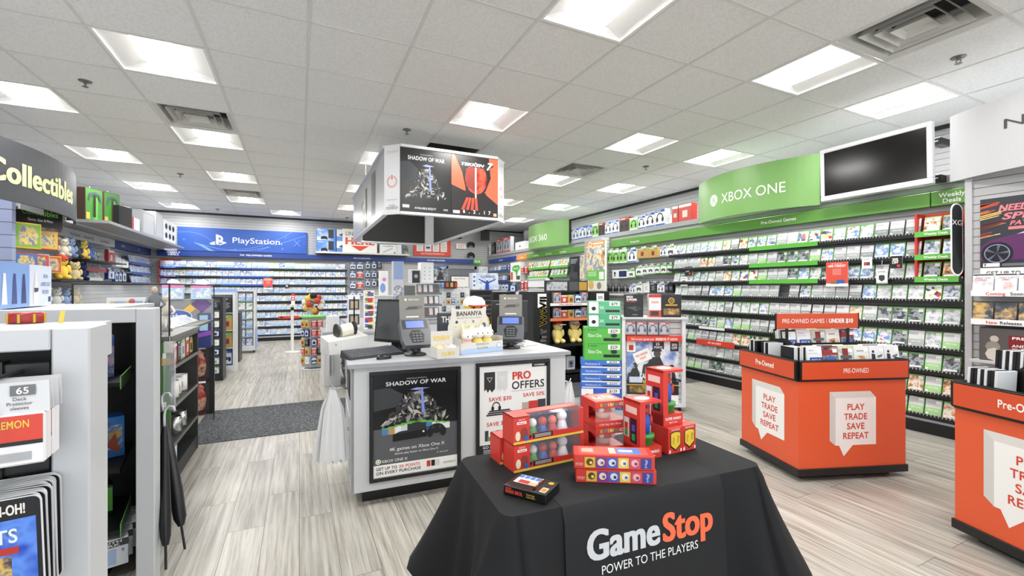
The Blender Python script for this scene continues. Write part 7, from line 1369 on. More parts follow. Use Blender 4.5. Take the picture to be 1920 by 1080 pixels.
tag(b.obj('figure_carton', None, (-1.29, 3.215, 1.401), LW + .1), 'long pale blue figure carton lying on top of the black unit', 'toy box')
# umbrellas on the end of the black unit
def umbrella(top, tip, label, r=.028):
    t = thing('closed_umbrella', label, 'umbrella', top, 0); d = Vector(tip) - Vector(top); L_ = d.length; q = Vector((0, 0, -1)).rotation_difference(d.normalized()).to_matrix().to_4x4()
    def w_(pts): return [q @ Vector(p) for p in pts]
    b = B(); n = 14; vs = []
    for j, (z, rr) in enumerate(((0, .010), (-.05, .014), (-.3 * L_, r * .8), (-.6 * L_, r), (-.78 * L_, r * .9), (-.84 * L_, .012))):
        vs += [q @ Vector(((rr * (1 + .22 * (k % 2))) * math.cos(2 * PI * k / n), (rr * (1 + .22 * (k % 2))) * math.sin(2 * PI * k / n), z)) for k in range(n)]
    b.add(vs, [(j * n + k, j * n + (k + 1) % n, (j + 1) * n + (k + 1) % n, (j + 1) * n + k)[::-1] for j in range(5) for k in range(n)], M('#1b1c1f', .4), True); b.obj('canopy', t)
    b = B(); b.cyl(q @ Vector((0, 0, -.83 * L_)), q @ Vector((0, 0, -L_)), .006, M('#2b2c2e', .3, .5)); b.obj('ferrule', t)
    b = B(); b.tube([q @ Vector(p) for p in ((0, 0, .0), (0, 0, .06), (.005, 0, .09), (.02, 0, .105), (.04, 0, .1), (.048, 0, .075))], .007, M('#d5d8dc', .25)); b.obj('handle', t, label='pale curved handle')
umbrella(atd(306, 772, 2.60), atd(347, 1030, 2.42), 'black closed umbrella hanging slanted at the end of the black unit'); umbrella(atd(308, 800, 2.42), atd(311, 1068, 2.26), 'second black closed umbrella hanging straight beside the slanted one', .022)
b = B(); b.bx(-.035, .035, -.006, .006, -.42, 0, M('#dfe4e8', .15, alpha=.35)); b.rect(-.03, .03, -.07, -.0, paper, -.0068); b.cyl((0, 0, 0), (0, .0, .03), .004, chrome); tag(b.obj('plastic_sleeve', None, atd(318, 640, 2.75), -.5), 'clear plastic sleeve with white top hanging beside the umbrellas', 'bag')
# ---------------------------------------------------------------- dark mug cabinet with the glass showcase on it
cab = M('#3a3b38', .45); X0, X1, YA, YZ, ZC = -1.45, -.86, 4.05, 5.05, 1.143
t = thing('mug_cabinet', 'dark open cabinet of mugs and boxes along the side aisle', 'cabinet', (X0, YA, 0)); w, d = X1 - X0, YZ - YA
b = B(); b.bx(0, w, 0, .025, 0, ZC - .03, cab); b.bx(0, w, d - .025, d, 0, ZC - .03, cab); b.bx(0, .02, .025, d - .025, 0, ZC - .03, blk); b.bx(-.01, w + .012, -.01, d + .01, ZC - .03, ZC, M('#6d6e69', .4), .002); b.bx(w - .03, w + .001, .025, d - .025, ZC - .06, ZC - .03, M('#5d5e59', .4)); b.bx(.02, w - .005, .025, d - .025, 0, .12, M('#2a2b29', .5)); b.obj('carcass', t)
for z in (.885, .585, .29): b = B(); b.bx(.02, w - .005, .026, d - .026, z, z + .02, cab); b.bx(w - .005, w, .026, d - .026, z - .004, z + .022, M('#6a6b67', .4)); b.obj('shelf', t)
b = B(); b.bx(w - .06, w, -.006, 0, .3, ZC - .04, M('#4a8f3a', .5)); b.bx(w - .06, w, -.0065, -.006, .93, .99, M('#e6c14a', .5)); b.obj('side_card', t, label='green card on the end')
def mug(y, z, label, hx='#e9e9e7', x=-.93, mark=None, grp=None):
    e = thing('coffee_mug', label, 'mug', (x, y, z), LW + .5, grp); m = M(hx, .25, .9 if hx == '#b9bbbd' else 0); b = B(); b.lathe([(.001, 0), (.048, 0), (.054, .005), (.054, .14), (.05, .14), (.049, .01), (.001, .008)], m, 18)
    if mark:
        b.ring(0, .07, .018, .027, M(mark, .4), -.056, 14); b.disc(0, .07, .011, M(mark, .4), -.056, 10)
    b.obj('cup', e); b = B(); b.tube([(.053 + .04 * math.sin(PI * k / 8), 0, .03 + .08 * k / 8) for k in range(9)], .007, m); b.obj('handle', e)
for k in range(5): mug(4.17 + .15 * k + (.0), .6055, 'white mug on the middle cabinet shelf, ' + ORD[k] + ' from the umbrellas', mark=('#c8382e', None, '#d9a83a', '#c8382e', None, None)[k], grp='white mugs in the dark cabinet', x=-.945 - .012 * (k % 2))
mug(4.2, .6055, 'white mug standing behind the first of the middle shelf', x=-1.1); mug(4.5, .6055, 'white mug standing behind the middle of its shelf', x=-1.1)
mug(4.48, .3105, 'silver mug with a red ring on the lowest cabinet shelf', '#b9bbbd', mark='#b8302a'); mug(4.66, .3105, 'plain silver mug deeper along the lowest cabinet shelf', '#b9bbbd')
for k, (y, hx, h) in enumerate(((4.16, '#8d9096', .15), (4.30, '#c8302a', .16), (4.44, '#2a2b2e', .172), (4.58, '#e07fb0', .172), (4.73, '#d9508a', .168), (4.88, '#3a3228', .16))): put(pack(.13, h, .10, ('gy', 'rd', 'kb', 'wf', 'rd', 'go')[k]), 'boxed_gift', (-.985, y, .906), (0, 0, LW), ('grey', 'red', 'tall black', 'pale', 'pinkish red', 'gold and black')[k] + ' boxed gift on the top cabinet shelf, ' + ORD[k] + ' from the umbrellas', 'box', 'gifts in the dark cabinet') 
b = B(); b.bx(-.08, .08, 0, .1, 0, .16, M('#3a6fc8', .4), .003); b.rect(-.06, .06, .03, .13, M('#e8ecf2', .4), -.001); tag(b.obj('boxed_gift', None, (-.885, 4.30, .121), LW), 'blue boxed gift on the floor of the dark cabinet', 'box')
gl_ = M('#eef4f6', .03, alpha=.06)
t = thing('glass_showcase', 'clear showcase with black edges on top of the dark cabinet', 'display case', (X0 + .04, YA + .02, ZC + .001)); w, d, h = X1 - X0 - .05, 1.9, .385
for a, nm in (((0, w, 0, .004, 0, h), 'pane'), ((w - .004, w, .004, d, 0, h), 'pane'), ((0, .004, .004, d, 0, h), 'pane')): q = B(); q.bx(*a, gl_); q.obj(nm, t)
for p0, p1 in (((0, 0, h), (w, 0, h)), ((w, 0, h), (w, d, h)), ((0, 0, h), (0, d, h)), ((0, 0, 0), (0, 0, h)), ((w, 0, 0), (w, 0, h)), ((w, d, -ZC + .012), (w, d, h)), ((0, d, -ZC + .012), (0, d, h))): q = B(); q.cyl(p0, p1, .006, blk, seg=6); q.obj('edge', t)
b = B(); b.bx(.01, w - .01, 1.02, d, -.02, 0, M('#55564f', .5)); b.obj('shelf', t)
def statue(x, y, label, c1, c2, c3, s=1.0, sit=False, rz=2.0):
    e = thing('figurine', label, 'figurine', (x, y, ZC + .001), rz, 'figurines in the showcase'); b = B(); b.lathe([(.001, 0), (.05 * s, 0), (.048 * s, .012 * s), (.03 * s, .03 * s), (.001, .03 * s)], M('#77787a', .6), 12); b.obj('base', e)
    b = B(); z0 = .03 * s
    if sit:
        b.sph((0, 0, z0 + .06 * s), (.04 * s, .035 * s, .06 * s), M('#55585c', .6)); z0 += .06 * s
    for q in (-1, 1): b.tube([(q * .018 * s, 0, z0), (q * .02 * s, -.015 * s, z0 + .05 * s), (q * .014 * s, 0, z0 + .11 * s)], .013 * s, M(c2, .6))
    b.lathe([(.001, 0), (.03 * s, 0), (.034 * s, .04 * s), (.04 * s, .075 * s), (.015 * s, .1 * s), (.012 * s, .115 * s)], M(c1, .6), 12, (0, 0, z0 + .1 * s), 1, .7)
    for q in (-1, 1): b.tube([(q * .036 * s, 0, z0 + .175 * s), (q * .056 * s, -.02 * s, z0 + .13 * s), (q * .03 * s, -.045 * s, z0 + .11 * s)], .0105 * s, M(c1, .6))
    b.sph((0, 0, z0 + .235 * s), (.02 * s, .022 * s, .026 * s), M(c3, .6), 10, 7); b.obj('figure', e)
statue(-1.0, 4.25, 'grey jacketed figurine seated on a rock in the showcase', '#55585e', '#2a2c30', '#b99a80', 1.05, True, .4); statue(-1.0, 4.56, 'pale figurine standing beside the seated one in the showcase', '#d9cfc4', '#e4ddd4', '#cfa890', 1.0, False, .5); statue(-1.15, 4.3, 'figurine with red head and grey body in the showcase', '#8d8f94', '#6a6c70', '#b02a2a', .95, False, .4)
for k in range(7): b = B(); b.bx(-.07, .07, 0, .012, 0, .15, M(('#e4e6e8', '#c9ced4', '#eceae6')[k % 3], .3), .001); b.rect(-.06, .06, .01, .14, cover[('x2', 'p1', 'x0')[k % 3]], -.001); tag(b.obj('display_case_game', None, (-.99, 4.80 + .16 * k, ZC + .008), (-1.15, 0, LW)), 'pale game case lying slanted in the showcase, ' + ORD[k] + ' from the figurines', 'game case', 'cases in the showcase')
b = B(); b.bx(-.12, .12, 0, .01, 0, .28, M('#e6e9ec', .4)); b.rect(-.1, .1, .03, .25, art('print_flowers', ['#f0f0f2', '#7fa0d0', '#d8c05a', '#f4f4f4'], 14), -.001); tag(b.obj('picture_card', None, (-1.25, 4.55, ZC + .002), .3), 'white card with a colourful print inside the showcase', 'card')
b = B(); b.bx(-.17, .17, 0, .03, 0, .26, M('#d3d5d8', .4)); tag(b.obj('backing_board', None, (-1.2, 4.78, ZC + .002), .1), 'plain pale board behind the figurines in the showcase', 'board')
# ---------------------------------------------------------------- tall game display and figure boxes past the cabinet
redfig = art('figure_red', ['#5d1a1c', '#a8403a', '#c9a08a', '#3a1a1a'], 11)
for k in range(2):
    b = B(); b.bx(0, .25, 0, .20, 0, .40, M('#1b1a1b', .4), .003); b.rect(.02, .2, .04, .38, M('#3a3034', .3), -.001); b.text('COLLECTOR', .12, .012, .014, M('#b04a40', .4), -.002, fit=.12); b.rect(.1, .17, .375, .398, paper, -.003)
    e = tag(b.obj('collector_box', None, (-1.17, 6.30, .001 + .402 * k), .1), 'black collector box with a dark red figure window, ' + ('lower' if k == 0 else 'upper') + ' of two beside the aisle', 'toy box', 'black collector boxes by the aisle')
    q = B(); q.lathe([(.001, 0), (.05, .02), (.065, .12), (.06, .2), (.035, .25), (.045, .28), (.001, .32)], redfig, 14, (.11, -.004, .05), 1, .25); q.obj('figure_relief', e)
t = thing('game_display', 'colourful board game display with a blue oval sign standing on the collector boxes', 'display', (-1.55, 6.33, .806), .1); b = B(); b.bx(0, .62, 0, .12, 0, .56, M('#8a8d90', .5), .003); b.obj('stand', t)
b = B(); dm = [('#6a3f8a', .5, .5), ('#e6b84a', .4, .42), ('#8d9094', .44, .34), ('#e08a3a', .52, .2), ('#d8d07a', .42, .11), ('#5d5f62', .3, .2)]
for hx, x, z in dm: b.flat([(x - .1, z), (x, z - .1), (x + .1, z), (x, z + .1)], M(hx, .45), -.002 - .0003 * x); b.ring(x, z, .1, .104, ink, -.0035, 4)
b.disc(.24, .36, .17, paper, -.004, 26, rz=.085); b.disc(.24, .36, .162, M('#2f5fb8', .4), -.0045, 26, rz=.078); b.text('Hasbro', .24, .345, .05, paper, -.005, w='b', shear=.15, fit=.24); b.text('GAMING', .24, .30, .028, paper, -.005, w='b', fit=.14); b.obj('printed_panel', t)
b = B(); b.bx(0, .13, 0, .1, 0, .40, M('#2a3570', .4), .003); b.rect(.02, .1, .2, .38, M('#9fc0d8', .3), -.001); b.flat([(-.0, .12), (.13, .15), (.13, .2), (.0, .17)], M('#8a4fb0', .4), -.002); tag(b.obj('toy_carton', None, (-1.06, 6.18, .806), .1), 'navy toy carton with purple band beside the blue oval display', 'toy box')
for k in range(2):
    b = B(); b.bx(-.10, .10, 0, .08, 0, .17, M('#b8d0ea', .4), .003); b.rect(-.08, .08, .02, .13, art('carton_pastel', ['#e89ac0', '#8fc0e8', '#f4f4f6', '#7fc06a'], 16), -.001); b.rect(-.1, .1, .135, .17, M('#e07ab0', .4), -.002); b.sph((0, .04, .19), (.06, .035, .045), M('#efece8', .5)); tag(b.obj('toy_carton', None, (-1.32 + .27 * k, 6.33, 1.367), .1), 'pastel pink and blue toy carton on the display top, ' + ('first' if k == 0 else 'second, nearer the aisle'), 'toy box', 'pastel cartons on the display')
# magazine tower, slat spinner, dark tower and wire card rack down the aisle
wk = M('#1b1c1e', .4)
def tower(loc, w, d, h, label, nm, frame_m, rows, cols, stys, back_m):
    t = thing(nm, label, 'rack', loc); b = B()
    for x in (0, w - .04): b.bx(x, x + .04, 0, d, 0, h, frame_m, .003)
    b.bx(.04, w - .04, 0, d, 0, .1, frame_m); b.bx(.04, w - .04, 0, d, h - .04, h, frame_m); b.obj('frame', t); b = B(); b.bx(.04, w - .04, d * .4, d * .45, .1, h - .04, back_m); b.obj('back_panel', t); rr = random.Random(len(label))
    for r in range(rows):
        z = .1 + (h - .16) * r / rows; b = B(); b.bx(.04, w - .04, .02, d * .4, z, z + .012, frame_m); b.obj('shelf', t)
        for k in range(cols):
            sty = rr.choice(stys); cw = (w - .1) / cols; hh = (h - .16) / rows - .05
            if sty in CASES: put(CASES[sty], 'rack_game_case', (loc[0] + .05 + cw * (k + .5), loc[1] + .07, loc[2] + z + .016), (-.15, 0, 0), LOOK[sty] + ' case on the ' + nm.replace('_', ' ') + ', ' + ORD[rows - 1 - r] + ' shelf down, ' + ORD[k] + ' along', 'game case', 'cases on the ' + nm.replace('_', ' '))
            else: put(pack(cw - .01, hh, .04, sty), 'rack_item', (loc[0] + .05 + cw * (k + .5), loc[1] + .08, z + .013), 0, 'small packaged item on the ' + nm.replace('_', ' ') + ', ' + ORD[rows - 1 - r] + ' shelf down, ' + ORD[k] + ' along', 'package', 'items on the ' + nm.replace('_', ' '))
    return t
tower((-1.56, 8.53, 0), .44, .36, 1.36, 'tall black framed rack of small items along the side aisle', 'magazine_rack', wk, 8, 3, ['ww', 'wf', 'bk', 'ww', 'kb'], M('#d9dbdd', .5))
tower((-1.5, 9.35, 0), .46, .40, 1.42, 'tall white slatted rack with hung goods behind the black rack', 'slat_rack', M('#e2e3e5', .4), 4, 2, ['ww', 'bp', 'yr', 'kb'], slat_mat('slat_white', '#e6e7e8', '#b9babc', pitch=.06, w=.08))
b = B(); b.bx(-.26, .26, 0, .02, 0, .06, M('#8fb0ea', .45)); tag(b.obj('rack_topper', None, (-1.27, 9.36, 1.421)), 'pale blue topper strip above the white slatted rack', 'sign')
tower((-1.5, 10.5, 0), .40, .5, 1.0, 'low black rack between the slatted rack and the card rack', 'dark_rack', wk, 4, 2, ['bk', 'kb', 'bp'], wk)
t = tower((-1.32, 11.85, .06), .40, .42, 1.40, 'white wire rack of game cases on wheels near the back wall', 'card_rack', M('#d5d7d9', .4), 6, 2, ['pw', 'p1', 'x2', 'pg'], M('#cfd1d3', .5))
for x in (.04, .36):
    for y in (.04, .38): b = B(); b.cyl((x - .012, y, -.03), (x + .012, y, -.03), .03, black, seg=12); b.obj('wheel', t)
b = B(); b.bx(-.006, .006, 0, .35, 0, .48, M('#a9bce8', .4)); tag(b.obj('sale_poster', None, (-.908, 11.88, .1)), 'pale blue poster hung on the end of the white wire rack', 'poster')
# ================================================================ aisle spinner, queue post, back counters
t = thing('queue_post', 'white queue post on a round base near the back wall', 'post', (-.152, 11.63, 0)); b = B(); b.lathe([(.001, 0), (.17, 0), (.17, .012), (.05, .03), (.001, .03)], M('#d5d6d4', .35), 24); b.obj('base', t); b = B(); b.cyl((0, 0, .03), (0, 0, .98), .033, M('#dfe0de', .35), seg=16); b.obj('post', t); b = B(); b.cyl((0, 0, .98), (0, 0, 1.05), .038, black, seg=14); b.bx(-.02, .02, -.06, -.03, .985, 1.03, black); b.obj('belt_head', t)
t = thing('spinner_rack', 'grey hexagonal spinner rack with bright green top in the side aisle', 'rack', (.245, 9.05, 0), .2); b = B(); b.lathe([(.001, 0), (.22, 0), (.22, .02), (.06, .03), (.06, .06), (.001, .06)], M('#c9cbcd', .4), 24); b.obj('base', t)
hexp = [(.21 * math.cos(PI / 3 * k), .21 * math.sin(PI / 3 * k)) for k in range(6)]; b = B(); b.slab(hexp, .06, .96, M('#aaacaf', .45)); b.obj('column', t); b = B(); b.slab([(x * 1.18, y * 1.18) for x, y in hexp], .96, .985, M('#6fd04a', .5)); b.obj('top_plate', t, label='bright green top plate')
rr = random.Random(8)
for f in range(3):
    an = .2 + PI / 3 * (f - 1) - 0.0; n_ = Vector((math.sin(an), -math.cos(an), 0))
    for r in range(5):
        for k in range(2 if f == 1 else 2):
            sd = Vector((math.cos(an), math.sin(an), 0)) * (.05 if k else -.05); p = Vector((.245, 9.05, .12 + .165 * r)) + n_ * (.1835) + sd; sty = rr.choice(['bk', 'yr', 'ww', 'gr', 'bp', 'kb'])
            put(pack(.085, .13, .03, sty), 'hung_card', p, an, 'small hung card on the green-topped spinner, ' + ORD[4 - r] + ' row down, ' + ('post-side', 'front', 'counter-side')[f] + ' face, ' + ('first' if k == 0 else 'second'), 'package', 'cards on the spinner rack')
lamw = M('#d2d4d7', .4)
t = thing('low_cabinet', 'pale grey low cabinet behind the spinner rack', 'cabinet', (.333, 7.34, 0)); b = B(); b.bx(0, .24, 0, 1.0, 0, .79, lamw, .002); b.obj('body', t); b = B(); b.bx(-.02, .25, -.02, 1.02, .79, .82, M('#a9abae', .4)); b.obj('countertop', t)
b = B(); b.bx(-.09, .09, 0, .25, 0, .24, M('#e4e5e6', .4), .003); tag(b.obj('white_carton', None, (.47, 7.4, .821)), 'plain white carton on the low cabinet', 'box')
bags((.42, 7.33, .66), CA + PI / 2, 'white plastic bags hung on the low cabinet', 3)
DX0, DX1, DYA, DYB, DZ = .64, 1.22, 5.56, 8.1, .98
t = thing('drawer_counter', 'pale grey back counter with chrome-knobbed drawers along the side aisle', 'counter', (DX0, DYA, 0)); L_ = DYB - DYA; b = B(); b.bx(.012, DX1 - DX0, 0, L_, .08, DZ - .03, lamw); b.bx(.06, DX1 - DX0 - .04, .04, L_ - .04, .0065, .08, black); b.obj('body', t); b = B(); b.bx(-.01, DX1 - DX0 + .02, -.02, L_ + .02, DZ - .03, DZ, M('#a2a4a8', .35), .002); b.obj('countertop', t)
for c in range(5):
    for r in range(3):
        y0, y1 = .02 + c * (L_ - .04) / 5, .01 + (c + 1) * (L_ - .04) / 5; z0 = .12 + r * .28; d_ = B(); d_.bx(0, .012, y0 + .005, y1 - .005, z0, z0 + .265, M('#dcdee0', .4), .002); o = d_.obj('drawer', t); k_ = B(); ym_ = (y0 + y1) / 2; k_.cyl((0, ym_, z0 + .14), (-.03, ym_, z0 + .14), .014, chrome); k_.obj('knob', o)
t = thing('service_counter', 'grey back counter behind the cash counter carrying display racks', 'counter', (1.27, 6.75, 0)); b = B(); b.bx(0, 1.5, 0, .75, .08, .95, lamw); b.bx(.04, 1.46, .04, .71, 0, .08, black); b.obj('body', t); b = B(); b.bx(-.02, 1.52, -.02, .77, .95, .98, M('#9d9fa3', .35), .002); b.obj('countertop', t)
def at_rect(u0, u1, v0, v1, y): p0, p1 = aty((u0 + u1) / 2, v1, y), aty((u0 + u1) / 2, v0, y); return (aty(u0, v1, y).x + aty(u1, v1, y).x) / 2, p0.z, aty(u1, v1, y).x - aty(u0, v1, y).x, p1.z - p0.z
def stand(name, u0, u1, v0, v1, y, z, base, draw, label, cat, d=.12, rz=0.0):
    x, zb, w, h = at_rect(u0, u1, v0, v1, y); zt = zb + h; b = B(); b.bx(-w / 2, w / 2, 0, d, 0, zt - z, M(base, .4), .003)
    if draw: draw(b, w, zt - z)
    return tag(b.obj(name, None, (x, y, z), rz), label, cat)
strips = art('photo_strips', ['#2a4fb0', '#1b1c1e', '#d8402f', '#e9e9ea', '#5d6a8a', '#c8c05a'], 16, kind='vor')
def d_strip(b, w, h):
    for k in range(6): b.rect(-w * .42, w * .42, h * (.02 + k / 6), h * (.15 + k / 6), strips, -.001); b.disc(w * .05, h * (.08 + k / 6), w * .28, M(('#3a3c44', '#c8382e', '#5d6470')[k % 3], .4), -.002, 10, rz=h * .05)
stand('photo_stand', 683, 702, 545, 614, 5.75, .981, '#e9e9ea', d_strip, 'tall white stand with six small colour pictures on the drawer counter', 'stand', .1)
def d_acry(b, w, h):
    for r in range(2): b.rect(-w * .45, w * .45, h * (.1 + .45 * r), h * (.42 + .45 * r), M('#4a4e55', .3), -.001); b.rect(-w * .3, w * .3, h * (.14 + .45 * r), h * (.36 + .45 * r), M('#b9a58a', .4), -.002); b.rect(-w * .05, w * .05, h * .05, h * .95, M('#f0f0f0', .3), -.003)
stand('clear_stand', 653, 675, 553, 606, 6.1, .981, '#e6e9eb', d_acry, 'white two-tier headset display stand on the drawer counter', 'stand', .14)
for k in range(5): stand('console_carton', 703, 729, 561 + k * 9.4, 570 + k * 9.4, 6.8, .981 + (4 - k) * .078, '#e4e7ea', lambda b, w, h: (b.rect(w * .1, w / 2, 0, h, M('#2f62c8', .4), -.001) if k == 0 else b.rect(-w / 2, w / 2, 0, h * .3, M('#4a78cc', .4), -.001)), 'flat white and blue console carton, ' + ORD[k] + ' from top of the back counter stack', 'box', .2)
# clear case with phones and dark carton
x, zb, w, h = at_rect(757, 832, 532, 606, 7.0); t = thing('phone_display', 'clear display case with two tilted rows of boxed phones on the back counter', 'display case', (x - w / 2, 7.0, .981)); hz = zb + h - .981
for a in ((0, w, 0, .004, 0, hz), (0, .004, .004, .34, 0, hz), (w - .004, w, .004, .34, 0, hz)): q = B(); q.bx(*a, gl_); q.obj('pane', t)
b = B(); b.bx(0, w, 0, .34, hz, hz + .012, M('#d9dde0', .3, alpha=.6)); b.obj('lid', t)
for r in range(3):
    z = .05 + r * hz * .32; b = B(); b.bx(w * .36, w - .01, .08, .30, z, z + .012, wk); b.bx(w * .36, w - .01, .075, .08, z - .015, z + .02, M('#4a4c50', .4)); b.obj('shelf', t)
    for k in range(4):
        b = B(); b.bx(-.045, .045, 0, .02, 0, hz * .24, black, .003); b.rect(-.03, .03, .012, hz * .22, M(('#e9e9ea', '#2a2b2e', '#e4d2cc', '#e4e4e6')[(k + r) % 4], .3), -.001); b.rect(-.04, -.025, .01, hz * .15, M('#a8302a', .4), -.001)
        tag(b.obj('boxed_phone', None, (x - w / 2 + w * .43 + k * w * .145, 7.1, .981 + z + .017), (-.2, 0, 0)), 'black boxed phone in the clear case, ' + ORD[2 - r] + ' row down, ' + ORD[k] + ' along', 'phone', 'boxed phones in the clear case')
b = B(); b.bx(0, .17, 0, .2, 0, hz * .95, M('#e4e4e2', .4), .002); b.rect(0, .17, .0, hz * .95, M('#141416', .35), -.001); b.disc(.08, hz * .6, .06, M('#2a2b2e', .25), -.002, 14, rz=.09); b.flat([(0, hz * .3), (.17, hz * .3), (.12, hz * .5), (.04, hz * .5)], M('#222326', .3), -.0018)
tag(b.obj('dark_carton', None, (x - w / 2 + .02, 7.05, .981)), 'black carton with a dark helmet-like shape standing in the clear case', 'box')
ztop = .981 + hz + .0125
stand('white_carton', 789, 813, 492, 530, 7.1, ztop, '#e6e7e8', lambda b, w, h: [b.disc(-w * .2 + w * .4 * (k % 2), h * (.2 + .18 * (k // 2)), .012, lineg, -.001, 8) for k in range(8)], 'tall plain white carton on top of the clear case', 'box', .2)
stand('dark_gadget_box', 770, 788, 505, 531, 7.05, ztop, '#d9dadb', lambda b, w, h: (b.rect(-w * .35, w * .45, 0, h * .9, black, -.001), b.disc(w * .05, h * .5, w * .2, M('#9aa0a8', .3), -.002)), 'white carton with a black front on top of the clear case', 'box', .18)
stand('clear_tube_box', 737, 757, 490, 606, 7.0, .981, '#c9ccd2', lambda b, w, h: (b.rect(-w * .45, w * .45, h * .05, h * .6, art('tube_art', ['#c9b8a0', '#e8e4de', '#8d94a8', '#5d6a9a'], 12), -.001), b.rect(-w * .45, w * .45, h * .7, h, M('#8fa3d0', .3), -.001)), 'tall clear figure box beside the clear phone case', 'toy box', .12)
stand('figure_blister', 711, 728, 508, 545, 6.84, 1.3905, '#efeff0', lambda b, w, h: (b.disc(-w * .1, h * .3, w * .3, M('#7f9fd8', .4), -.001, 12, rz=h * .2), b.disc(w * .05, h * .65, w * .22, M('#d98ac0', .4), -.002, 12)), 'white blister pack with a pink and blue toy above the console cartons', 'toy box', .05)
b = B(); b.bx(-.2, .2, 0, .2, 0, .012, M('#d9dcde', .3)); 
for q in (-1, 1): b.bx(q * .19 - .006, q * .19 + .006, .09, .11, -.38, 0, M('#d9dcde', .3))
tag(b.obj('riser', None, (aty(716, 545, 6.9).x, 6.79, 1.378)), 'clear riser over the flat console cartons', 'stand')
# white card gondola, dark gondola and their toppings
x, zb, w, h = at_rect(829, 884, 541, 640, 8.0); t = thing('card_gondola', 'white gondola hung with gift cards behind the back counter', 'rack', (x, 8.0, 0)); ht = zb + h; b = B(); b.bx(-w / 2, w / 2, .1, .35, 0, ht, M('#e0e1e2', .45)); b.obj('panel', t); b = B(); b.bx(-w / 2, w / 2, 0, .4, 0, .1, wk); b.obj('base', t)
for r in range(6):
    for k in range(6): put(pack(.075, .10, .012, ('ww', 'wf', 'kb', 'yr', 'ww', 'bp')[(k * 2 + r) % 6]), 'gift_card', (x - w / 2 + .06 + k * (w - .12) / 5, 8.095, ht - .17 - .13 * r), 0, 'small gift card on the white gondola, ' + ORD[r] + ' row down, ' + ORD[k] + ' along', 'gift card', 'gift cards on the white gondola')
stand('soldier_carton', 813, 838, 498, 528, 8.1, 1.64, '#b9c6d8', lambda b, w, h: (b.rect(-w / 2, w / 2, 0, h, art('carton_war', ['#5d6a78', '#b9c2cc', '#2a2e34', '#e6e9ec'], 7), -.001), b.flat([(-w * .3, h * .05), (w * .3, h * .05), (w * .1, h * .5), (w * .0, h * .7), (-w * .12, h * .5)], M('#25282c', .4), -.002), b.disc(0, h * .75, w * .1, M('#25282c', .4), -.002), b.rect(-w / 2, w / 2, h * .92, h, M('#3a6fd0', .4), -.003)), 'blue topped console carton with a dark soldier picture', 'box', .2)
stand('black_carton', 815, 857, 527, 540, 8.0, ht + .001, '#1b1c1e', lambda b, w, h: [b.rect(-w * .4 + w * .2 * k, -w * .28 + w * .2 * k, h * .2, h * .8, M(('#4a78cc', '#4a78cc', '#c8502a', '#d8a03a', '#c8382e')[k], .4), -.001) for k in range(5)], 'long black carton with coloured squares lying on the white gondola', 'box', .3)
x, zb, w, h = at_rect(886, 926, 545, 640, 8.3); t = thing('slat_gondola', 'dark slatted gondola carrying the blue and white game carton', 'rack', (x, 8.3, 0)); b = B(); b.bx(-w / 2, w / 2, .1, .3, 0, zb + h, slat_mat('slat_dark', '#2a2b2d', '#77797c', pitch=.09, w=.2)); b.obj('panel', t); b = B(); b.bx(-w / 2, w / 2, 0, .4, 0, .1, wk); b.bx(-w / 2 - .05, w / 2 + .15, 0, .4, zb + h, zb + h + .02, M('#5d5f62', .4)); b.obj('top_board', t); zg = zb + h + .021
def d_gh(b, w, h):
    b.rect(-w / 2, w / 2, 0, h, M('#e8edf4', .35), -.001); b.rect(-w * .36, w * .5, 0, h * .98, art('carton_stage', ['#4a78cc', '#a9c4ec', '#e9eef6', '#2f57a8'], 4), -.0015); b.text('GUITAR HERO', .03, h * .72, h * .13, M('#2a3a5a', .4), -.003, w='b', fit=w * .5); b.disc(w * .06, h * .48, w * .05, M('#2548a8', .4), -.003, 12); b.flat([(-w * .02, 0), (w * .14, 0), (w * .13, h * .38), (w * .42, h * .62), (w * .4, h * .66), (w * .06, h * .44), (-w * .26, h * .66), (-w * .28, h * .62), (-w * .0, h * .36)], M('#2548a8', .4), -.0025)
    for k in range(3): b.rect(-w * .47, -w * .4, h * (.2 + .25 * k), h * (.32 + .25 * k), M('#3a62b8', .4), -.002)
stand('game_carton', 886, 934, 512, 543, 8.32, zg, '#dfe5ee', d_gh, 'large blue and white game carton with raised-arms silhouette on the dark gondola', 'box', .2)
x, zb, w, h = at_rect(926, 967, 547, 660, 7.2); t = thing('headset_stand', 'black floor stand with a white ring logo and hung headsets', 'stand', (x, 7.2, 0)); ht = zb + h; b = B(); b.bx(-w / 2, w / 2, .1, .14, 0, ht - .28, black); b.bx(-w / 2, w / 2, -.1, .3, 0, .06, black); b.obj('body', t)
b = B(); b.bx(-w / 2, w / 2, .02, .12, ht - .28, ht, M('#171718', .4), .003); b.ring(0, ht - .11, .05, .068, paper, .018, 24); b.flat([(-.045, ht - .15), (-.028, ht - .15), (0, ht - .08), (.028, ht - .15), (.045, ht - .15), (.004, ht - .06), (-.004, ht - .06)][::1], paper, .0175); b.ring(0, ht - .11, .0505, .0675, M('#e8953a', .4), .0178, 10, PI * .25, PI * .75); b.text('OVERWATCH', 0, ht - .235, .034, paper, .018, w='k', shear=.15, fit=w * .72); b.obj('header', t)
for r in range(5):
    for k in range(3): e = put(pack(w / 3 - .02, .15, .05, 'kb' if (r + k) % 3 else 'wh', True), 'hung_headset', (x - w / 3 + k * w / 3, 7.29, ht - .50 - .2 * r), 0, 'black hung headset pack on the ring-logo stand, ' + ORD[r] + ' row down, ' + ORD[k] + ' along', 'package', 'headset packs on the stand')
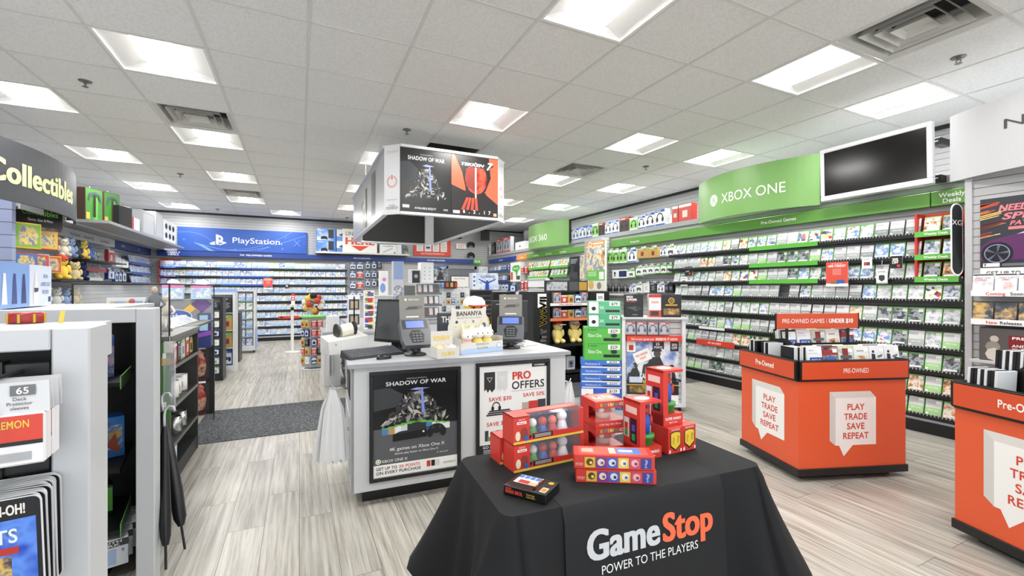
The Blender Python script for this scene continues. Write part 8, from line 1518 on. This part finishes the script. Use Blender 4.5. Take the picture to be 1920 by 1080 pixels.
t = thing('plush_bundle', 'bunch of small colourful plush balls on a pole above the spinner rack', 'plush toys', (aty(588, 590, 9.6).x, 9.75, 0)); b = B(); b.cyl((0, 0, .02), (0, 0, 1.0), .02, chrome); b.lathe([(.001, 0), (.16, 0), (.16, .02), (.001, .025)], wk, 18); b.obj('pole', t); rs = random.Random(12)
for k in range(16): a, z = k * 2.4, 1.02 + .022 * k; r_ = .17 * math.sin(PI * (k + 1.5) / 18); q = B(); q.sph((r_ * math.cos(a), r_ * math.sin(a), z), .062, M(rs.choice(['#d9cfae', '#c8a07a', '#e9e4d8', '#b8483f', '#2a2a2e', '#e0c05a']), .9), 10, 7); q.obj('plush_ball', t)
# ================================================================ black preorder rack
RY = 5.9; t = thing('preorder_rack', 'black end rack of pre-order games with gold vertical lettering', 'rack', (0, RY, 0)); xa, xb, xc, xd = aty(1000, 600, RY).x, aty(1031, 600, RY).x, aty(1107, 600, RY).x, aty(1142, 600, RY).x; zt_ = aty(1040, 547, RY).z
b = B(); b.bx(xa, xb, -.01, .5, .0065, zt_, M('#161617', .4), .003); b.bx(xc, xd, -.01, .5, .0065, zt_, M('#161617', .4), .003); b.bx(xb, xc, .40, .5, .0065, zt_, M('#1d1d1e', .5)); b.bx(xb, xc, 0, .4, .0065, .14, black); b.obj('body', t)
b = B(); wv = xb - xa
b.text('DUTY', 0, 0, .105, M('#d9d9d6', .4), 0, w='k', al='l', fit=.36); n0 = len(b.v); b.text('WWII', .40, 0, .12, M('#c9a93e', .35), 0, w='k', al='l', fit=.46); b.map(lambda x, y, z: (xa + wv * .78 - z, -.012, .52 + x)); b.obj('lettering', t, label='white and gold vertical lettering')
for x0, x1 in ((xa, xb), (xc, xd)): b = B(); m_ = (x0 + x1) / 2; b.rect(m_ - .075, m_ + .075, zt_ - .24, zt_ - .03, paper, -.012); b.text('20%', m_, zt_ - .12, .045, ink, -.013, w='b', fit=.1); b.text('OFF', m_, zt_ - .19, .045, ink, -.013, w='b', fit=.1); b.obj('offer_card', t)
SZ = [aty(1068, v, RY).z for v in (569, 597, 645, 695)]
for k, z in enumerate(SZ):
    b = B(); b.bx(xb + .002, xc - .002, -.0, .4, z - .02, z, black); b.bx(xb + .002, xc - .002, -.012, 0, z - .035, z + .008, (M('#dedfe0', .4), M('#d87a4a', .4), black, wk)[k]); 
    if k == 0: b.text('PRE-ORDER TODAY', (xb + xc) / 2, z - .026, .022, M('#b8402f', .4), -.013, w='b', fit=.42)
    b.obj('shelf', t)
hb = aty(1068, 526, RY).z; b = B(); wv = xc - xb; b.bx(xb - .02, xc + .02, .1, .14, zt_, hb, M('#2a2b2d', .4)); b.rect(xb, xb + wv * .5, zt_ + .02, hb - .02, art('header_art', ['#1b1c1e', '#b9bcc0', '#5d6064'], 14), .098); b.rect(xb + wv * .55, xb + wv * .78, zt_ + .02, hb - .02, M('#4a4c50', .4), .098); b.rect(xb + wv * .8, xc, zt_ + .02, hb - .02, M('#b08a3a', .4), .098); b.obj('header_board', t)
gcase = case_mesh('x3')
for r in range(2):
    for k, (u, sty, hh) in enumerate(((1043, 'gy', .165), (1056, 'rd', .13), (1069, 'yr', .13), (1082, 'bp', .14), (1095, 'gy', .165))):
        p = aty(u, 560, RY + .1); put(pack(.135 if hh > .15 else .115, hh, .05, sty), 'preorder_case', (p.x, RY + .12, SZ[r] + .001), 0, ('grey', 'red', 'tan', 'blue', 'grey')[k] + ' pre-order case, ' + ('upper' if r == 0 else 'lower') + ' shelf of the black rack, ' + ORD[k] + ' from the gold lettering', 'game case', 'cases on the pre-order rack')
for k, u in enumerate((1048, 1080)): p = aty(u, 640, RY + .1); plush('yellow plush toy in a red and white cap on the black rack, ' + ('nearer gold lettering' if k == 0 else 'nearer green cartons'), (p.x, RY + .15, SZ[2] + .001), .68, '#f8e394', ('#f0efec', '#c8362d') if k else ('#c8362d', '#f0efec'), rz=.15 - .3 * k)
for k, u in enumerate((1040, 1059, 1076)): p = aty(u, 690, RY); b = B(); b.bx(-.075, .075, 0, .12, 0, .2, M('#dcdee2', .35), .003); b.rect(-.055, .055, .03, .15, M('#8d94a8', .3), -.001); b.disc(0, .1, .03, M('#3a3450', .4), -.002, 12); b.disc(0, .05, .02, M('#5d4a78', .4), -.0025, 10); b.rect(-.06, .06, .16, .19, M('#b8bcc6', .4), -.001); tag(b.obj('figure_carton', None, (p.x, RY + .08, SZ[3] + .001)), 'white figure carton low on the black rack, ' + ORD[k] + ' from the gold lettering', 'toy box', 'figure cartons on the black rack')
# ================================================================ console carton stack
SL, SR = atz(1090, 768, 0), atz(1165, 770, 0); sa = math.atan2(SR.y - SL.y, SR.x - SL.x); sm_ = (SL + SR) / 2; sw = (SR - SL).length; sn = Vector((-math.sin(sa), math.cos(sa), 0)); sd_ = Vector((math.cos(sa), math.sin(sa), 0))
zof = lambda v: onplane(1128, v, SL, sa)[1]
def d_con(name_, price, base, con):
    def f(b, w, h):
        b.rect(-w / 2, w / 2, h * .86, h * .97, M('#d9efe0' if con else '#2a52a8', .4), -.001) if False else None
        b.text(name_, -w * .22, h * .42, h * .22, paper, -.001, al='c', fit=w * .38); b.rect(w * .14, w * .46, h * .66, h * .96, paper, -.001); b.text(price, w * .3, h * .72, h * .18, ink, -.002, w='b', fit=w * .2)
        b.rect(w * .02, w * .46, h * .18, h * .36, M('#1b1d1c', .3), -.001); b.disc(-w * .38, h * .88, h * .04, M('#2a4a2a', .4), -.001, 10); b.rect(-w * .33, -w * .15, h * .86, h * .9, M('#2a4a2a' if con else '#1a2f6a', .4), -.001)
        if con == 2: b.disc(w * .3, h * .52, w * .09, M('#1b1d1c', .3), -.0015, 12, rz=h * .12)
    return f
CV = [(755, 775, 'PlayStation 3', '$129', '#2f5fc8', 0, 0, 1.0, 'blue console carton at the bottom of the stack'), (728, 755, 'PlayStation 3', '$129', '#2f5fc8', 0, 0, 1.0, 'thick blue console carton with white picture, second from the bottom of the stack'), (717, 728, 'PlayStation 4', '$299', '#3f74cf', 0, .004, .99, 'flat blue console carton, lowest of four alike in the stack'), (703.5, 717, 'PlayStation 4', '$299', '#3f74cf', 0, 0, .99, 'flat blue console carton, second lowest of four alike in the stack'),
      (690, 703.5, 'PlayStation 4', '$299', '#3f74cf', 0, .006, .99, 'flat blue console carton, third of four alike in the stack'), (676, 690, 'PlayStation 4', '$299', '#3f74cf', 0, 0, .99, 'flat blue console carton directly under the green cartons'), (645, 676, 'Xbox One', '$229', '#57b548', 2, .02, .93, 'green console carton, lowest of the four green ones'), (615, 645, 'Xbox One', '$229', '#57b548', 2, .02, .93, 'green console carton, second of the four green ones from below'),
      (590, 615, 'Xbox 360', '$79', '#4fb07f', 1, .045, .80, 'teal green console carton, second from the top of the stack'), (565, 590, 'Xbox 360', '$79', '#5fb88a', 1, .045, .80, 'teal green console carton on top of the stack with a white picture')]
zl = 0.0
for v1, v0, nm_, pr_, hx, con, off, sc_, lab in [(a[0], a[1], *a[2:]) for a in CV]:
    h = zof(v1) - zl - .0015 if zl else zof(v1); w = sw * sc_; p = sm_ + sd_ * off + sn * .004 * (con + 1)
    b = B(); b.bx(-w / 2, w / 2, 0, .30, 0, h, M(hx, .4), .002); d_con(nm_, pr_, hx, con)(b, w, h)
    if 'white picture' in lab or 'top of the stack' in lab: b.rect(-w / 2, -w * .2, h * .1, h * .95, paper, -.002); b.disc(-w * .35, h * .45, w * .07, ink, -.0026, 10, rz=h * .15)
    if hx == '#3f74cf': b.rect(-w / 2, w / 2, 0, h * .18, M('#dfe6f2', .4), -.0015)
    tag(b.obj('console_carton', None, (p.x, p.y, zl + (.001 if zl else 0)), sa), lab, 'console box'); zl = zof(v1)
# ================================================================ white slatted stand with the war game poster
KL = atz(1166, 762, .05); KR = atz(1286, 765, .05); ka = math.atan2(KR.y - KL.y, KR.x - KL.x); kw = (KR - KL).length; kz = lambda u, v: onplane(u, v, KL, ka)
t = thing('poster_stand', 'white framed slatted stand with a war game poster and four cases', 'stand', (KL.x, KL.y, 0), ka); kt = kz(1226, 599)[1]; f = .045
b = B(); b.bx(0, f, 0, .42, .055, kt, pale, .003); b.bx(kw - f, kw, 0, .42, .055, kt, pale, .003); b.bx(f, kw - f, 0, .42, .055, .09, pale); b.bx(.0, kw + .02, -.02, .44, kt, kt + .025, M('#c9cbce', .4), .003); b.obj('frame', t); b = B(); b.bx(f, kw - f, .06, .12, .09, kt, slat_mat('slat_stand', '#cfd1d3', '#4a4b4d', pitch=.072, w=.1)); b.obj('slat_panel', t)
for x in (.06, kw - .06):
    for y in (.05, .37): b = B(); b.cyl((x - .012, y, .028), (x + .012, y, .028), .028, black, seg=12); b.obj('wheel', t)
zr0, zr1 = kz(1226, 640)[1], kz(1226, 630)[1]; b = B(); b.bx(f + .01, kw - f - .005, -.012, .058, zr0, zr1, M('#d8432f', .4)); b.text('Sell us your games and', .11, zr0 + .014, .028, paper, -.0135, al='l', fit=.27); b.text('RESERVE IT NOW', .40, zr0 + .014, .028, paper, -.0135, al='l', w='b', fit=.26); b.obj('offer_strip', t, label='red lettered strip')
z0, z1 = kz(1226, 741)[1], kz(1226, 641)[1]; x0, x1 = f + .02, kw - f - .03; w, h = x1 - x0, z1 - z0; b = B(); b.bx(x0, x1, .04, .058, z0, z1, M('#dfe6f0', .4)); b.rect(x0, x1, z0, z1, art('poster_sky', ['#2f57b0', '#7f9ad0', '#e4e9f0', '#c9d0da'], 5), .039)
kk = M('#2b2f30', .4)
for q, (cx_, s_) in enumerate(((.56, 1.0), (.16, .55), (.86, .5))):
    X_ = x0 + w * cx_; b.disc(X_ + w * .03 * s_, z0 + h * (.24 + .53 * s_), w * .07 * s_, M('#4a4740', .4), .0383 - q * .0002, 12, rz=h * .07 * s_); b.disc(X_ + w * .02 * s_, z0 + h * (.25 + .56 * s_), w * .1 * s_, kk, .0382 - q * .0002, 14, rz=h * .075 * s_, a0=0, a1=PI); b.flat([(X_ - w * .3 * s_, z0 + h * .2), (X_ - w * .08 * s_, z0 + h * .2), (X_ - w * .06 * s_, z0 + h * (.2 + .42 * s_)), (X_ - w * .24 * s_, z0 + h * (.2 + .36 * s_))], M('#3a3d38', .4), .0386 - q * .0002); b.flat([(X_ - w * .22 * s_, z0 + h * .2), (X_ + w * .2 * s_, z0 + h * .2), (X_ + w * .16 * s_, z0 + h * (.2 + .35 * s_)), (X_ + w * .08 * s_, z0 + h * (.24 + .48 * s_)), (X_ - w * .1 * s_, z0 + h * (.22 + .48 * s_)), (X_ - w * .2 * s_, z0 + h * (.2 + .3 * s_))], kk, .0384 - q * .0002); b.flat([(X_ - w * .05, z0 + h * (.2 + .3 * s_)), (X_ + w * .4 * s_, z0 + h * .28), (X_ + w * .4 * s_, z0 + h * .25), (X_ - w * .05, z0 + h * (.2 + .22 * s_))][::-1], M('#15171a', .4), .0378)
b.rect(x0, x1, z0, z0 + h * .26, M('#1c1c1a', .4), .0374); b.text('CALL OF DUTY', x0 + w * .5, z0 + h * .3, h * .09, paper, .0372, w='k', fit=w * .5); b.text('WWII', x0 + w * .45, z0 + h * .2, h * .08, M('#d9b84a', .4), .037, w='k', fit=w * .3); b.rect(x0 + w * .05, x0 + w * .6, z0 + h * .03, z0 + h * .16, art('poster_pack', ['#1b1a16', '#6a5a30', '#c9a23e'], 14), .037); b.rect(x0, x1, z0 + h * .17, z0 + h * .19, M('#c9a23e', .4), .037); b.rect(x0 + w * .05, x0 + w * .3, z0 + h * .22, z0 + h * .33, M('#c9d6ee', .4), .0371)
b.rect(x0 + w * .5, x0 + w * .72, z0 + h * .86, z1, M('#20242c', .4), .037); b.text('25', x0 + w * .6, z0 + h * .93, h * .05, paper, .0368, w='b'); b.text('POINTS', x0 + w * .61, z0 + h * .87, h * .04, paper, .0368, w='b', fit=w * .16); b.rect(x0 + w * .84, x1, z0 + h * .82, z1, M('#20242c', .4), .037); b.text('20%', x0 + w * .92, z0 + h * .92, h * .045, paper, .0368, w='b', fit=w * .11); b.text('OFF', x0 + w * .92, z0 + h * .86, h * .045, paper, .0368, w='b', fit=w * .11); b.rect(x0, x0 + w * .17, z0 + h * .8, z1, paper, .037); b.rect(x0 + w * .04, x0 + w * .13, z0 + h * .83, z0 + h * .93, M('#b8302a', .4), .0368); b.obj('game_poster', t)
b = B(); b.rect(-.1, .1, -.07, .07, paper); b.text('PRE-ORDER', 0, .01, .026, M('#c8382e', .4), -.001, w='b', fit=.15); b.text('TODAY', 0, -.035, .026, M('#c8382e', .4), -.001, w='b', fit=.08); b.move(0, (x0 + w * .3, .034, z0 + h * .72), (0, -.4, 0)); b.obj('preorder_note', t, label='tilted white note')
zb0 = kz(1226, 765)[1]; b = B(); b.bx(x0, x1, .04, .058, zb0 + .01, z0 - .005, paper); b.text('PRO MEMBERS GET', x0 + .02, z0 - .055, .03, lineg, .039, al='l', fit=.36); b.text('ON EVERY PURCHASE', x0 + .02, z0 - .095, .03, lineg, .039, al='l', fit=.38); b.obj('points_card', t)
for k in range(4):
    u = 1182 + 21 * k; lx, lz = kz(u, 630); q = Matrix.Translation((KL.x, KL.y, 0)) @ Matrix.Rotation(ka, 4, 'Z') @ Vector((lx, .012, zr1 + .007)); hh = kz(u, 604)[1] - zr1 - .01
    put(pack(.125, hh, .03, 'gy'), 'stand_game_case', q, (-.12, 0, ka), 'grey metallic game case on the slatted stand, ' + ORD[k] + ' from the console cartons', 'game case', 'cases on the slatted stand')
def ontop(u0, u1, v0, v1, base, draw, label, d=.10, y=.04):
    la, lb = kz(u0, v1)[0], kz(u1, v1)[0]; w = (lb - la) * 1.02; h = kz((u0 + u1) / 2, v0)[1] - kt - .025; q = Matrix.Translation((KL.x, KL.y, 0)) @ Matrix.Rotation(ka, 4, 'Z') @ Vector(((la + lb) / 2, y, kt + .026)); tag(carton(w, h, d, M(base, .4), draw).obj('product_box', None, q, ka), label, 'box')
ontop(1173, 1207, 552, 595, '#17181a', lambda b, w, h: (b.text('REIGN', -w * .42, h * .84, h * .09, paper, -.001, al='l', w='k', fit=w * .36), b.text('SUPREME.', -w * .42, h * .72, h * .09, paper, -.001, al='l', w='k', fit=w * .6), b.rect(-w * .42, w * .1, h * .66, h * .68, red, -.001), b.flat([(-w * .4, h * .42), (w * .1, h * .48), (w * .4, h * .36), (w * .1, h * .25), (-w * .1, h * .33)], M('#4a4c50', .3), -.001), b.disc(w * .2, h * .38, w * .11, M('#2a2b2e', .3), -.002), b.text('XBOX', w * .05, h * .08, h * .05, lineg, -.001, fit=w * .3)), 'black controller box with white REIGN SUPREME lettering on the slatted stand')
ontop(1218, 1241, 552, 595, '#e4e0dc', lambda b, w, h: (b.rect(-w / 2, w / 2, h * .86, h, M('#b8382e', .4), -.001), b.rect(-w / 2, w / 2, 0, h * .3, M('#c84a3a', .4), -.001), b.rect(-w * .35, w * .3, h * .06, h * .26, M('#3a3230', .4), -.002), b.rect(-w * .35, w * .35, h * .4, h * .8, M('#f4f2ee', .4), -.001), b.rect(-w * .3, w * .3, h * .6, h * .7, M('#d8a89a', .4), -.002)), 'white and red console box beside the gold one on the slatted stand')
ontop(1242, 1279, 552, 596, '#191817', lambda b, w, h: (b.disc(0, h * .72, w * .16, gold, -.001, 16), b.disc(0, h * .72, w * .11, M('#2a2620', .4), -.002, 14), b.rect(-w * .3, w * .3, h * .5, h * .56, gold, -.001), b.text('20', w * .0, h * .68, h * .08, gold, -.003, w='b'), b.rect(-w * .4, w * .4, h * .1, h * .38, art('box_soldiers', ['#2a2620', '#8a6a3a', '#d8b070'], 16), -.001), b.rect(-w / 2, w / 2, h * .93, h, M('#2a2a2c', .4), -.001)), 'black box with gold round emblem on the slatted stand')
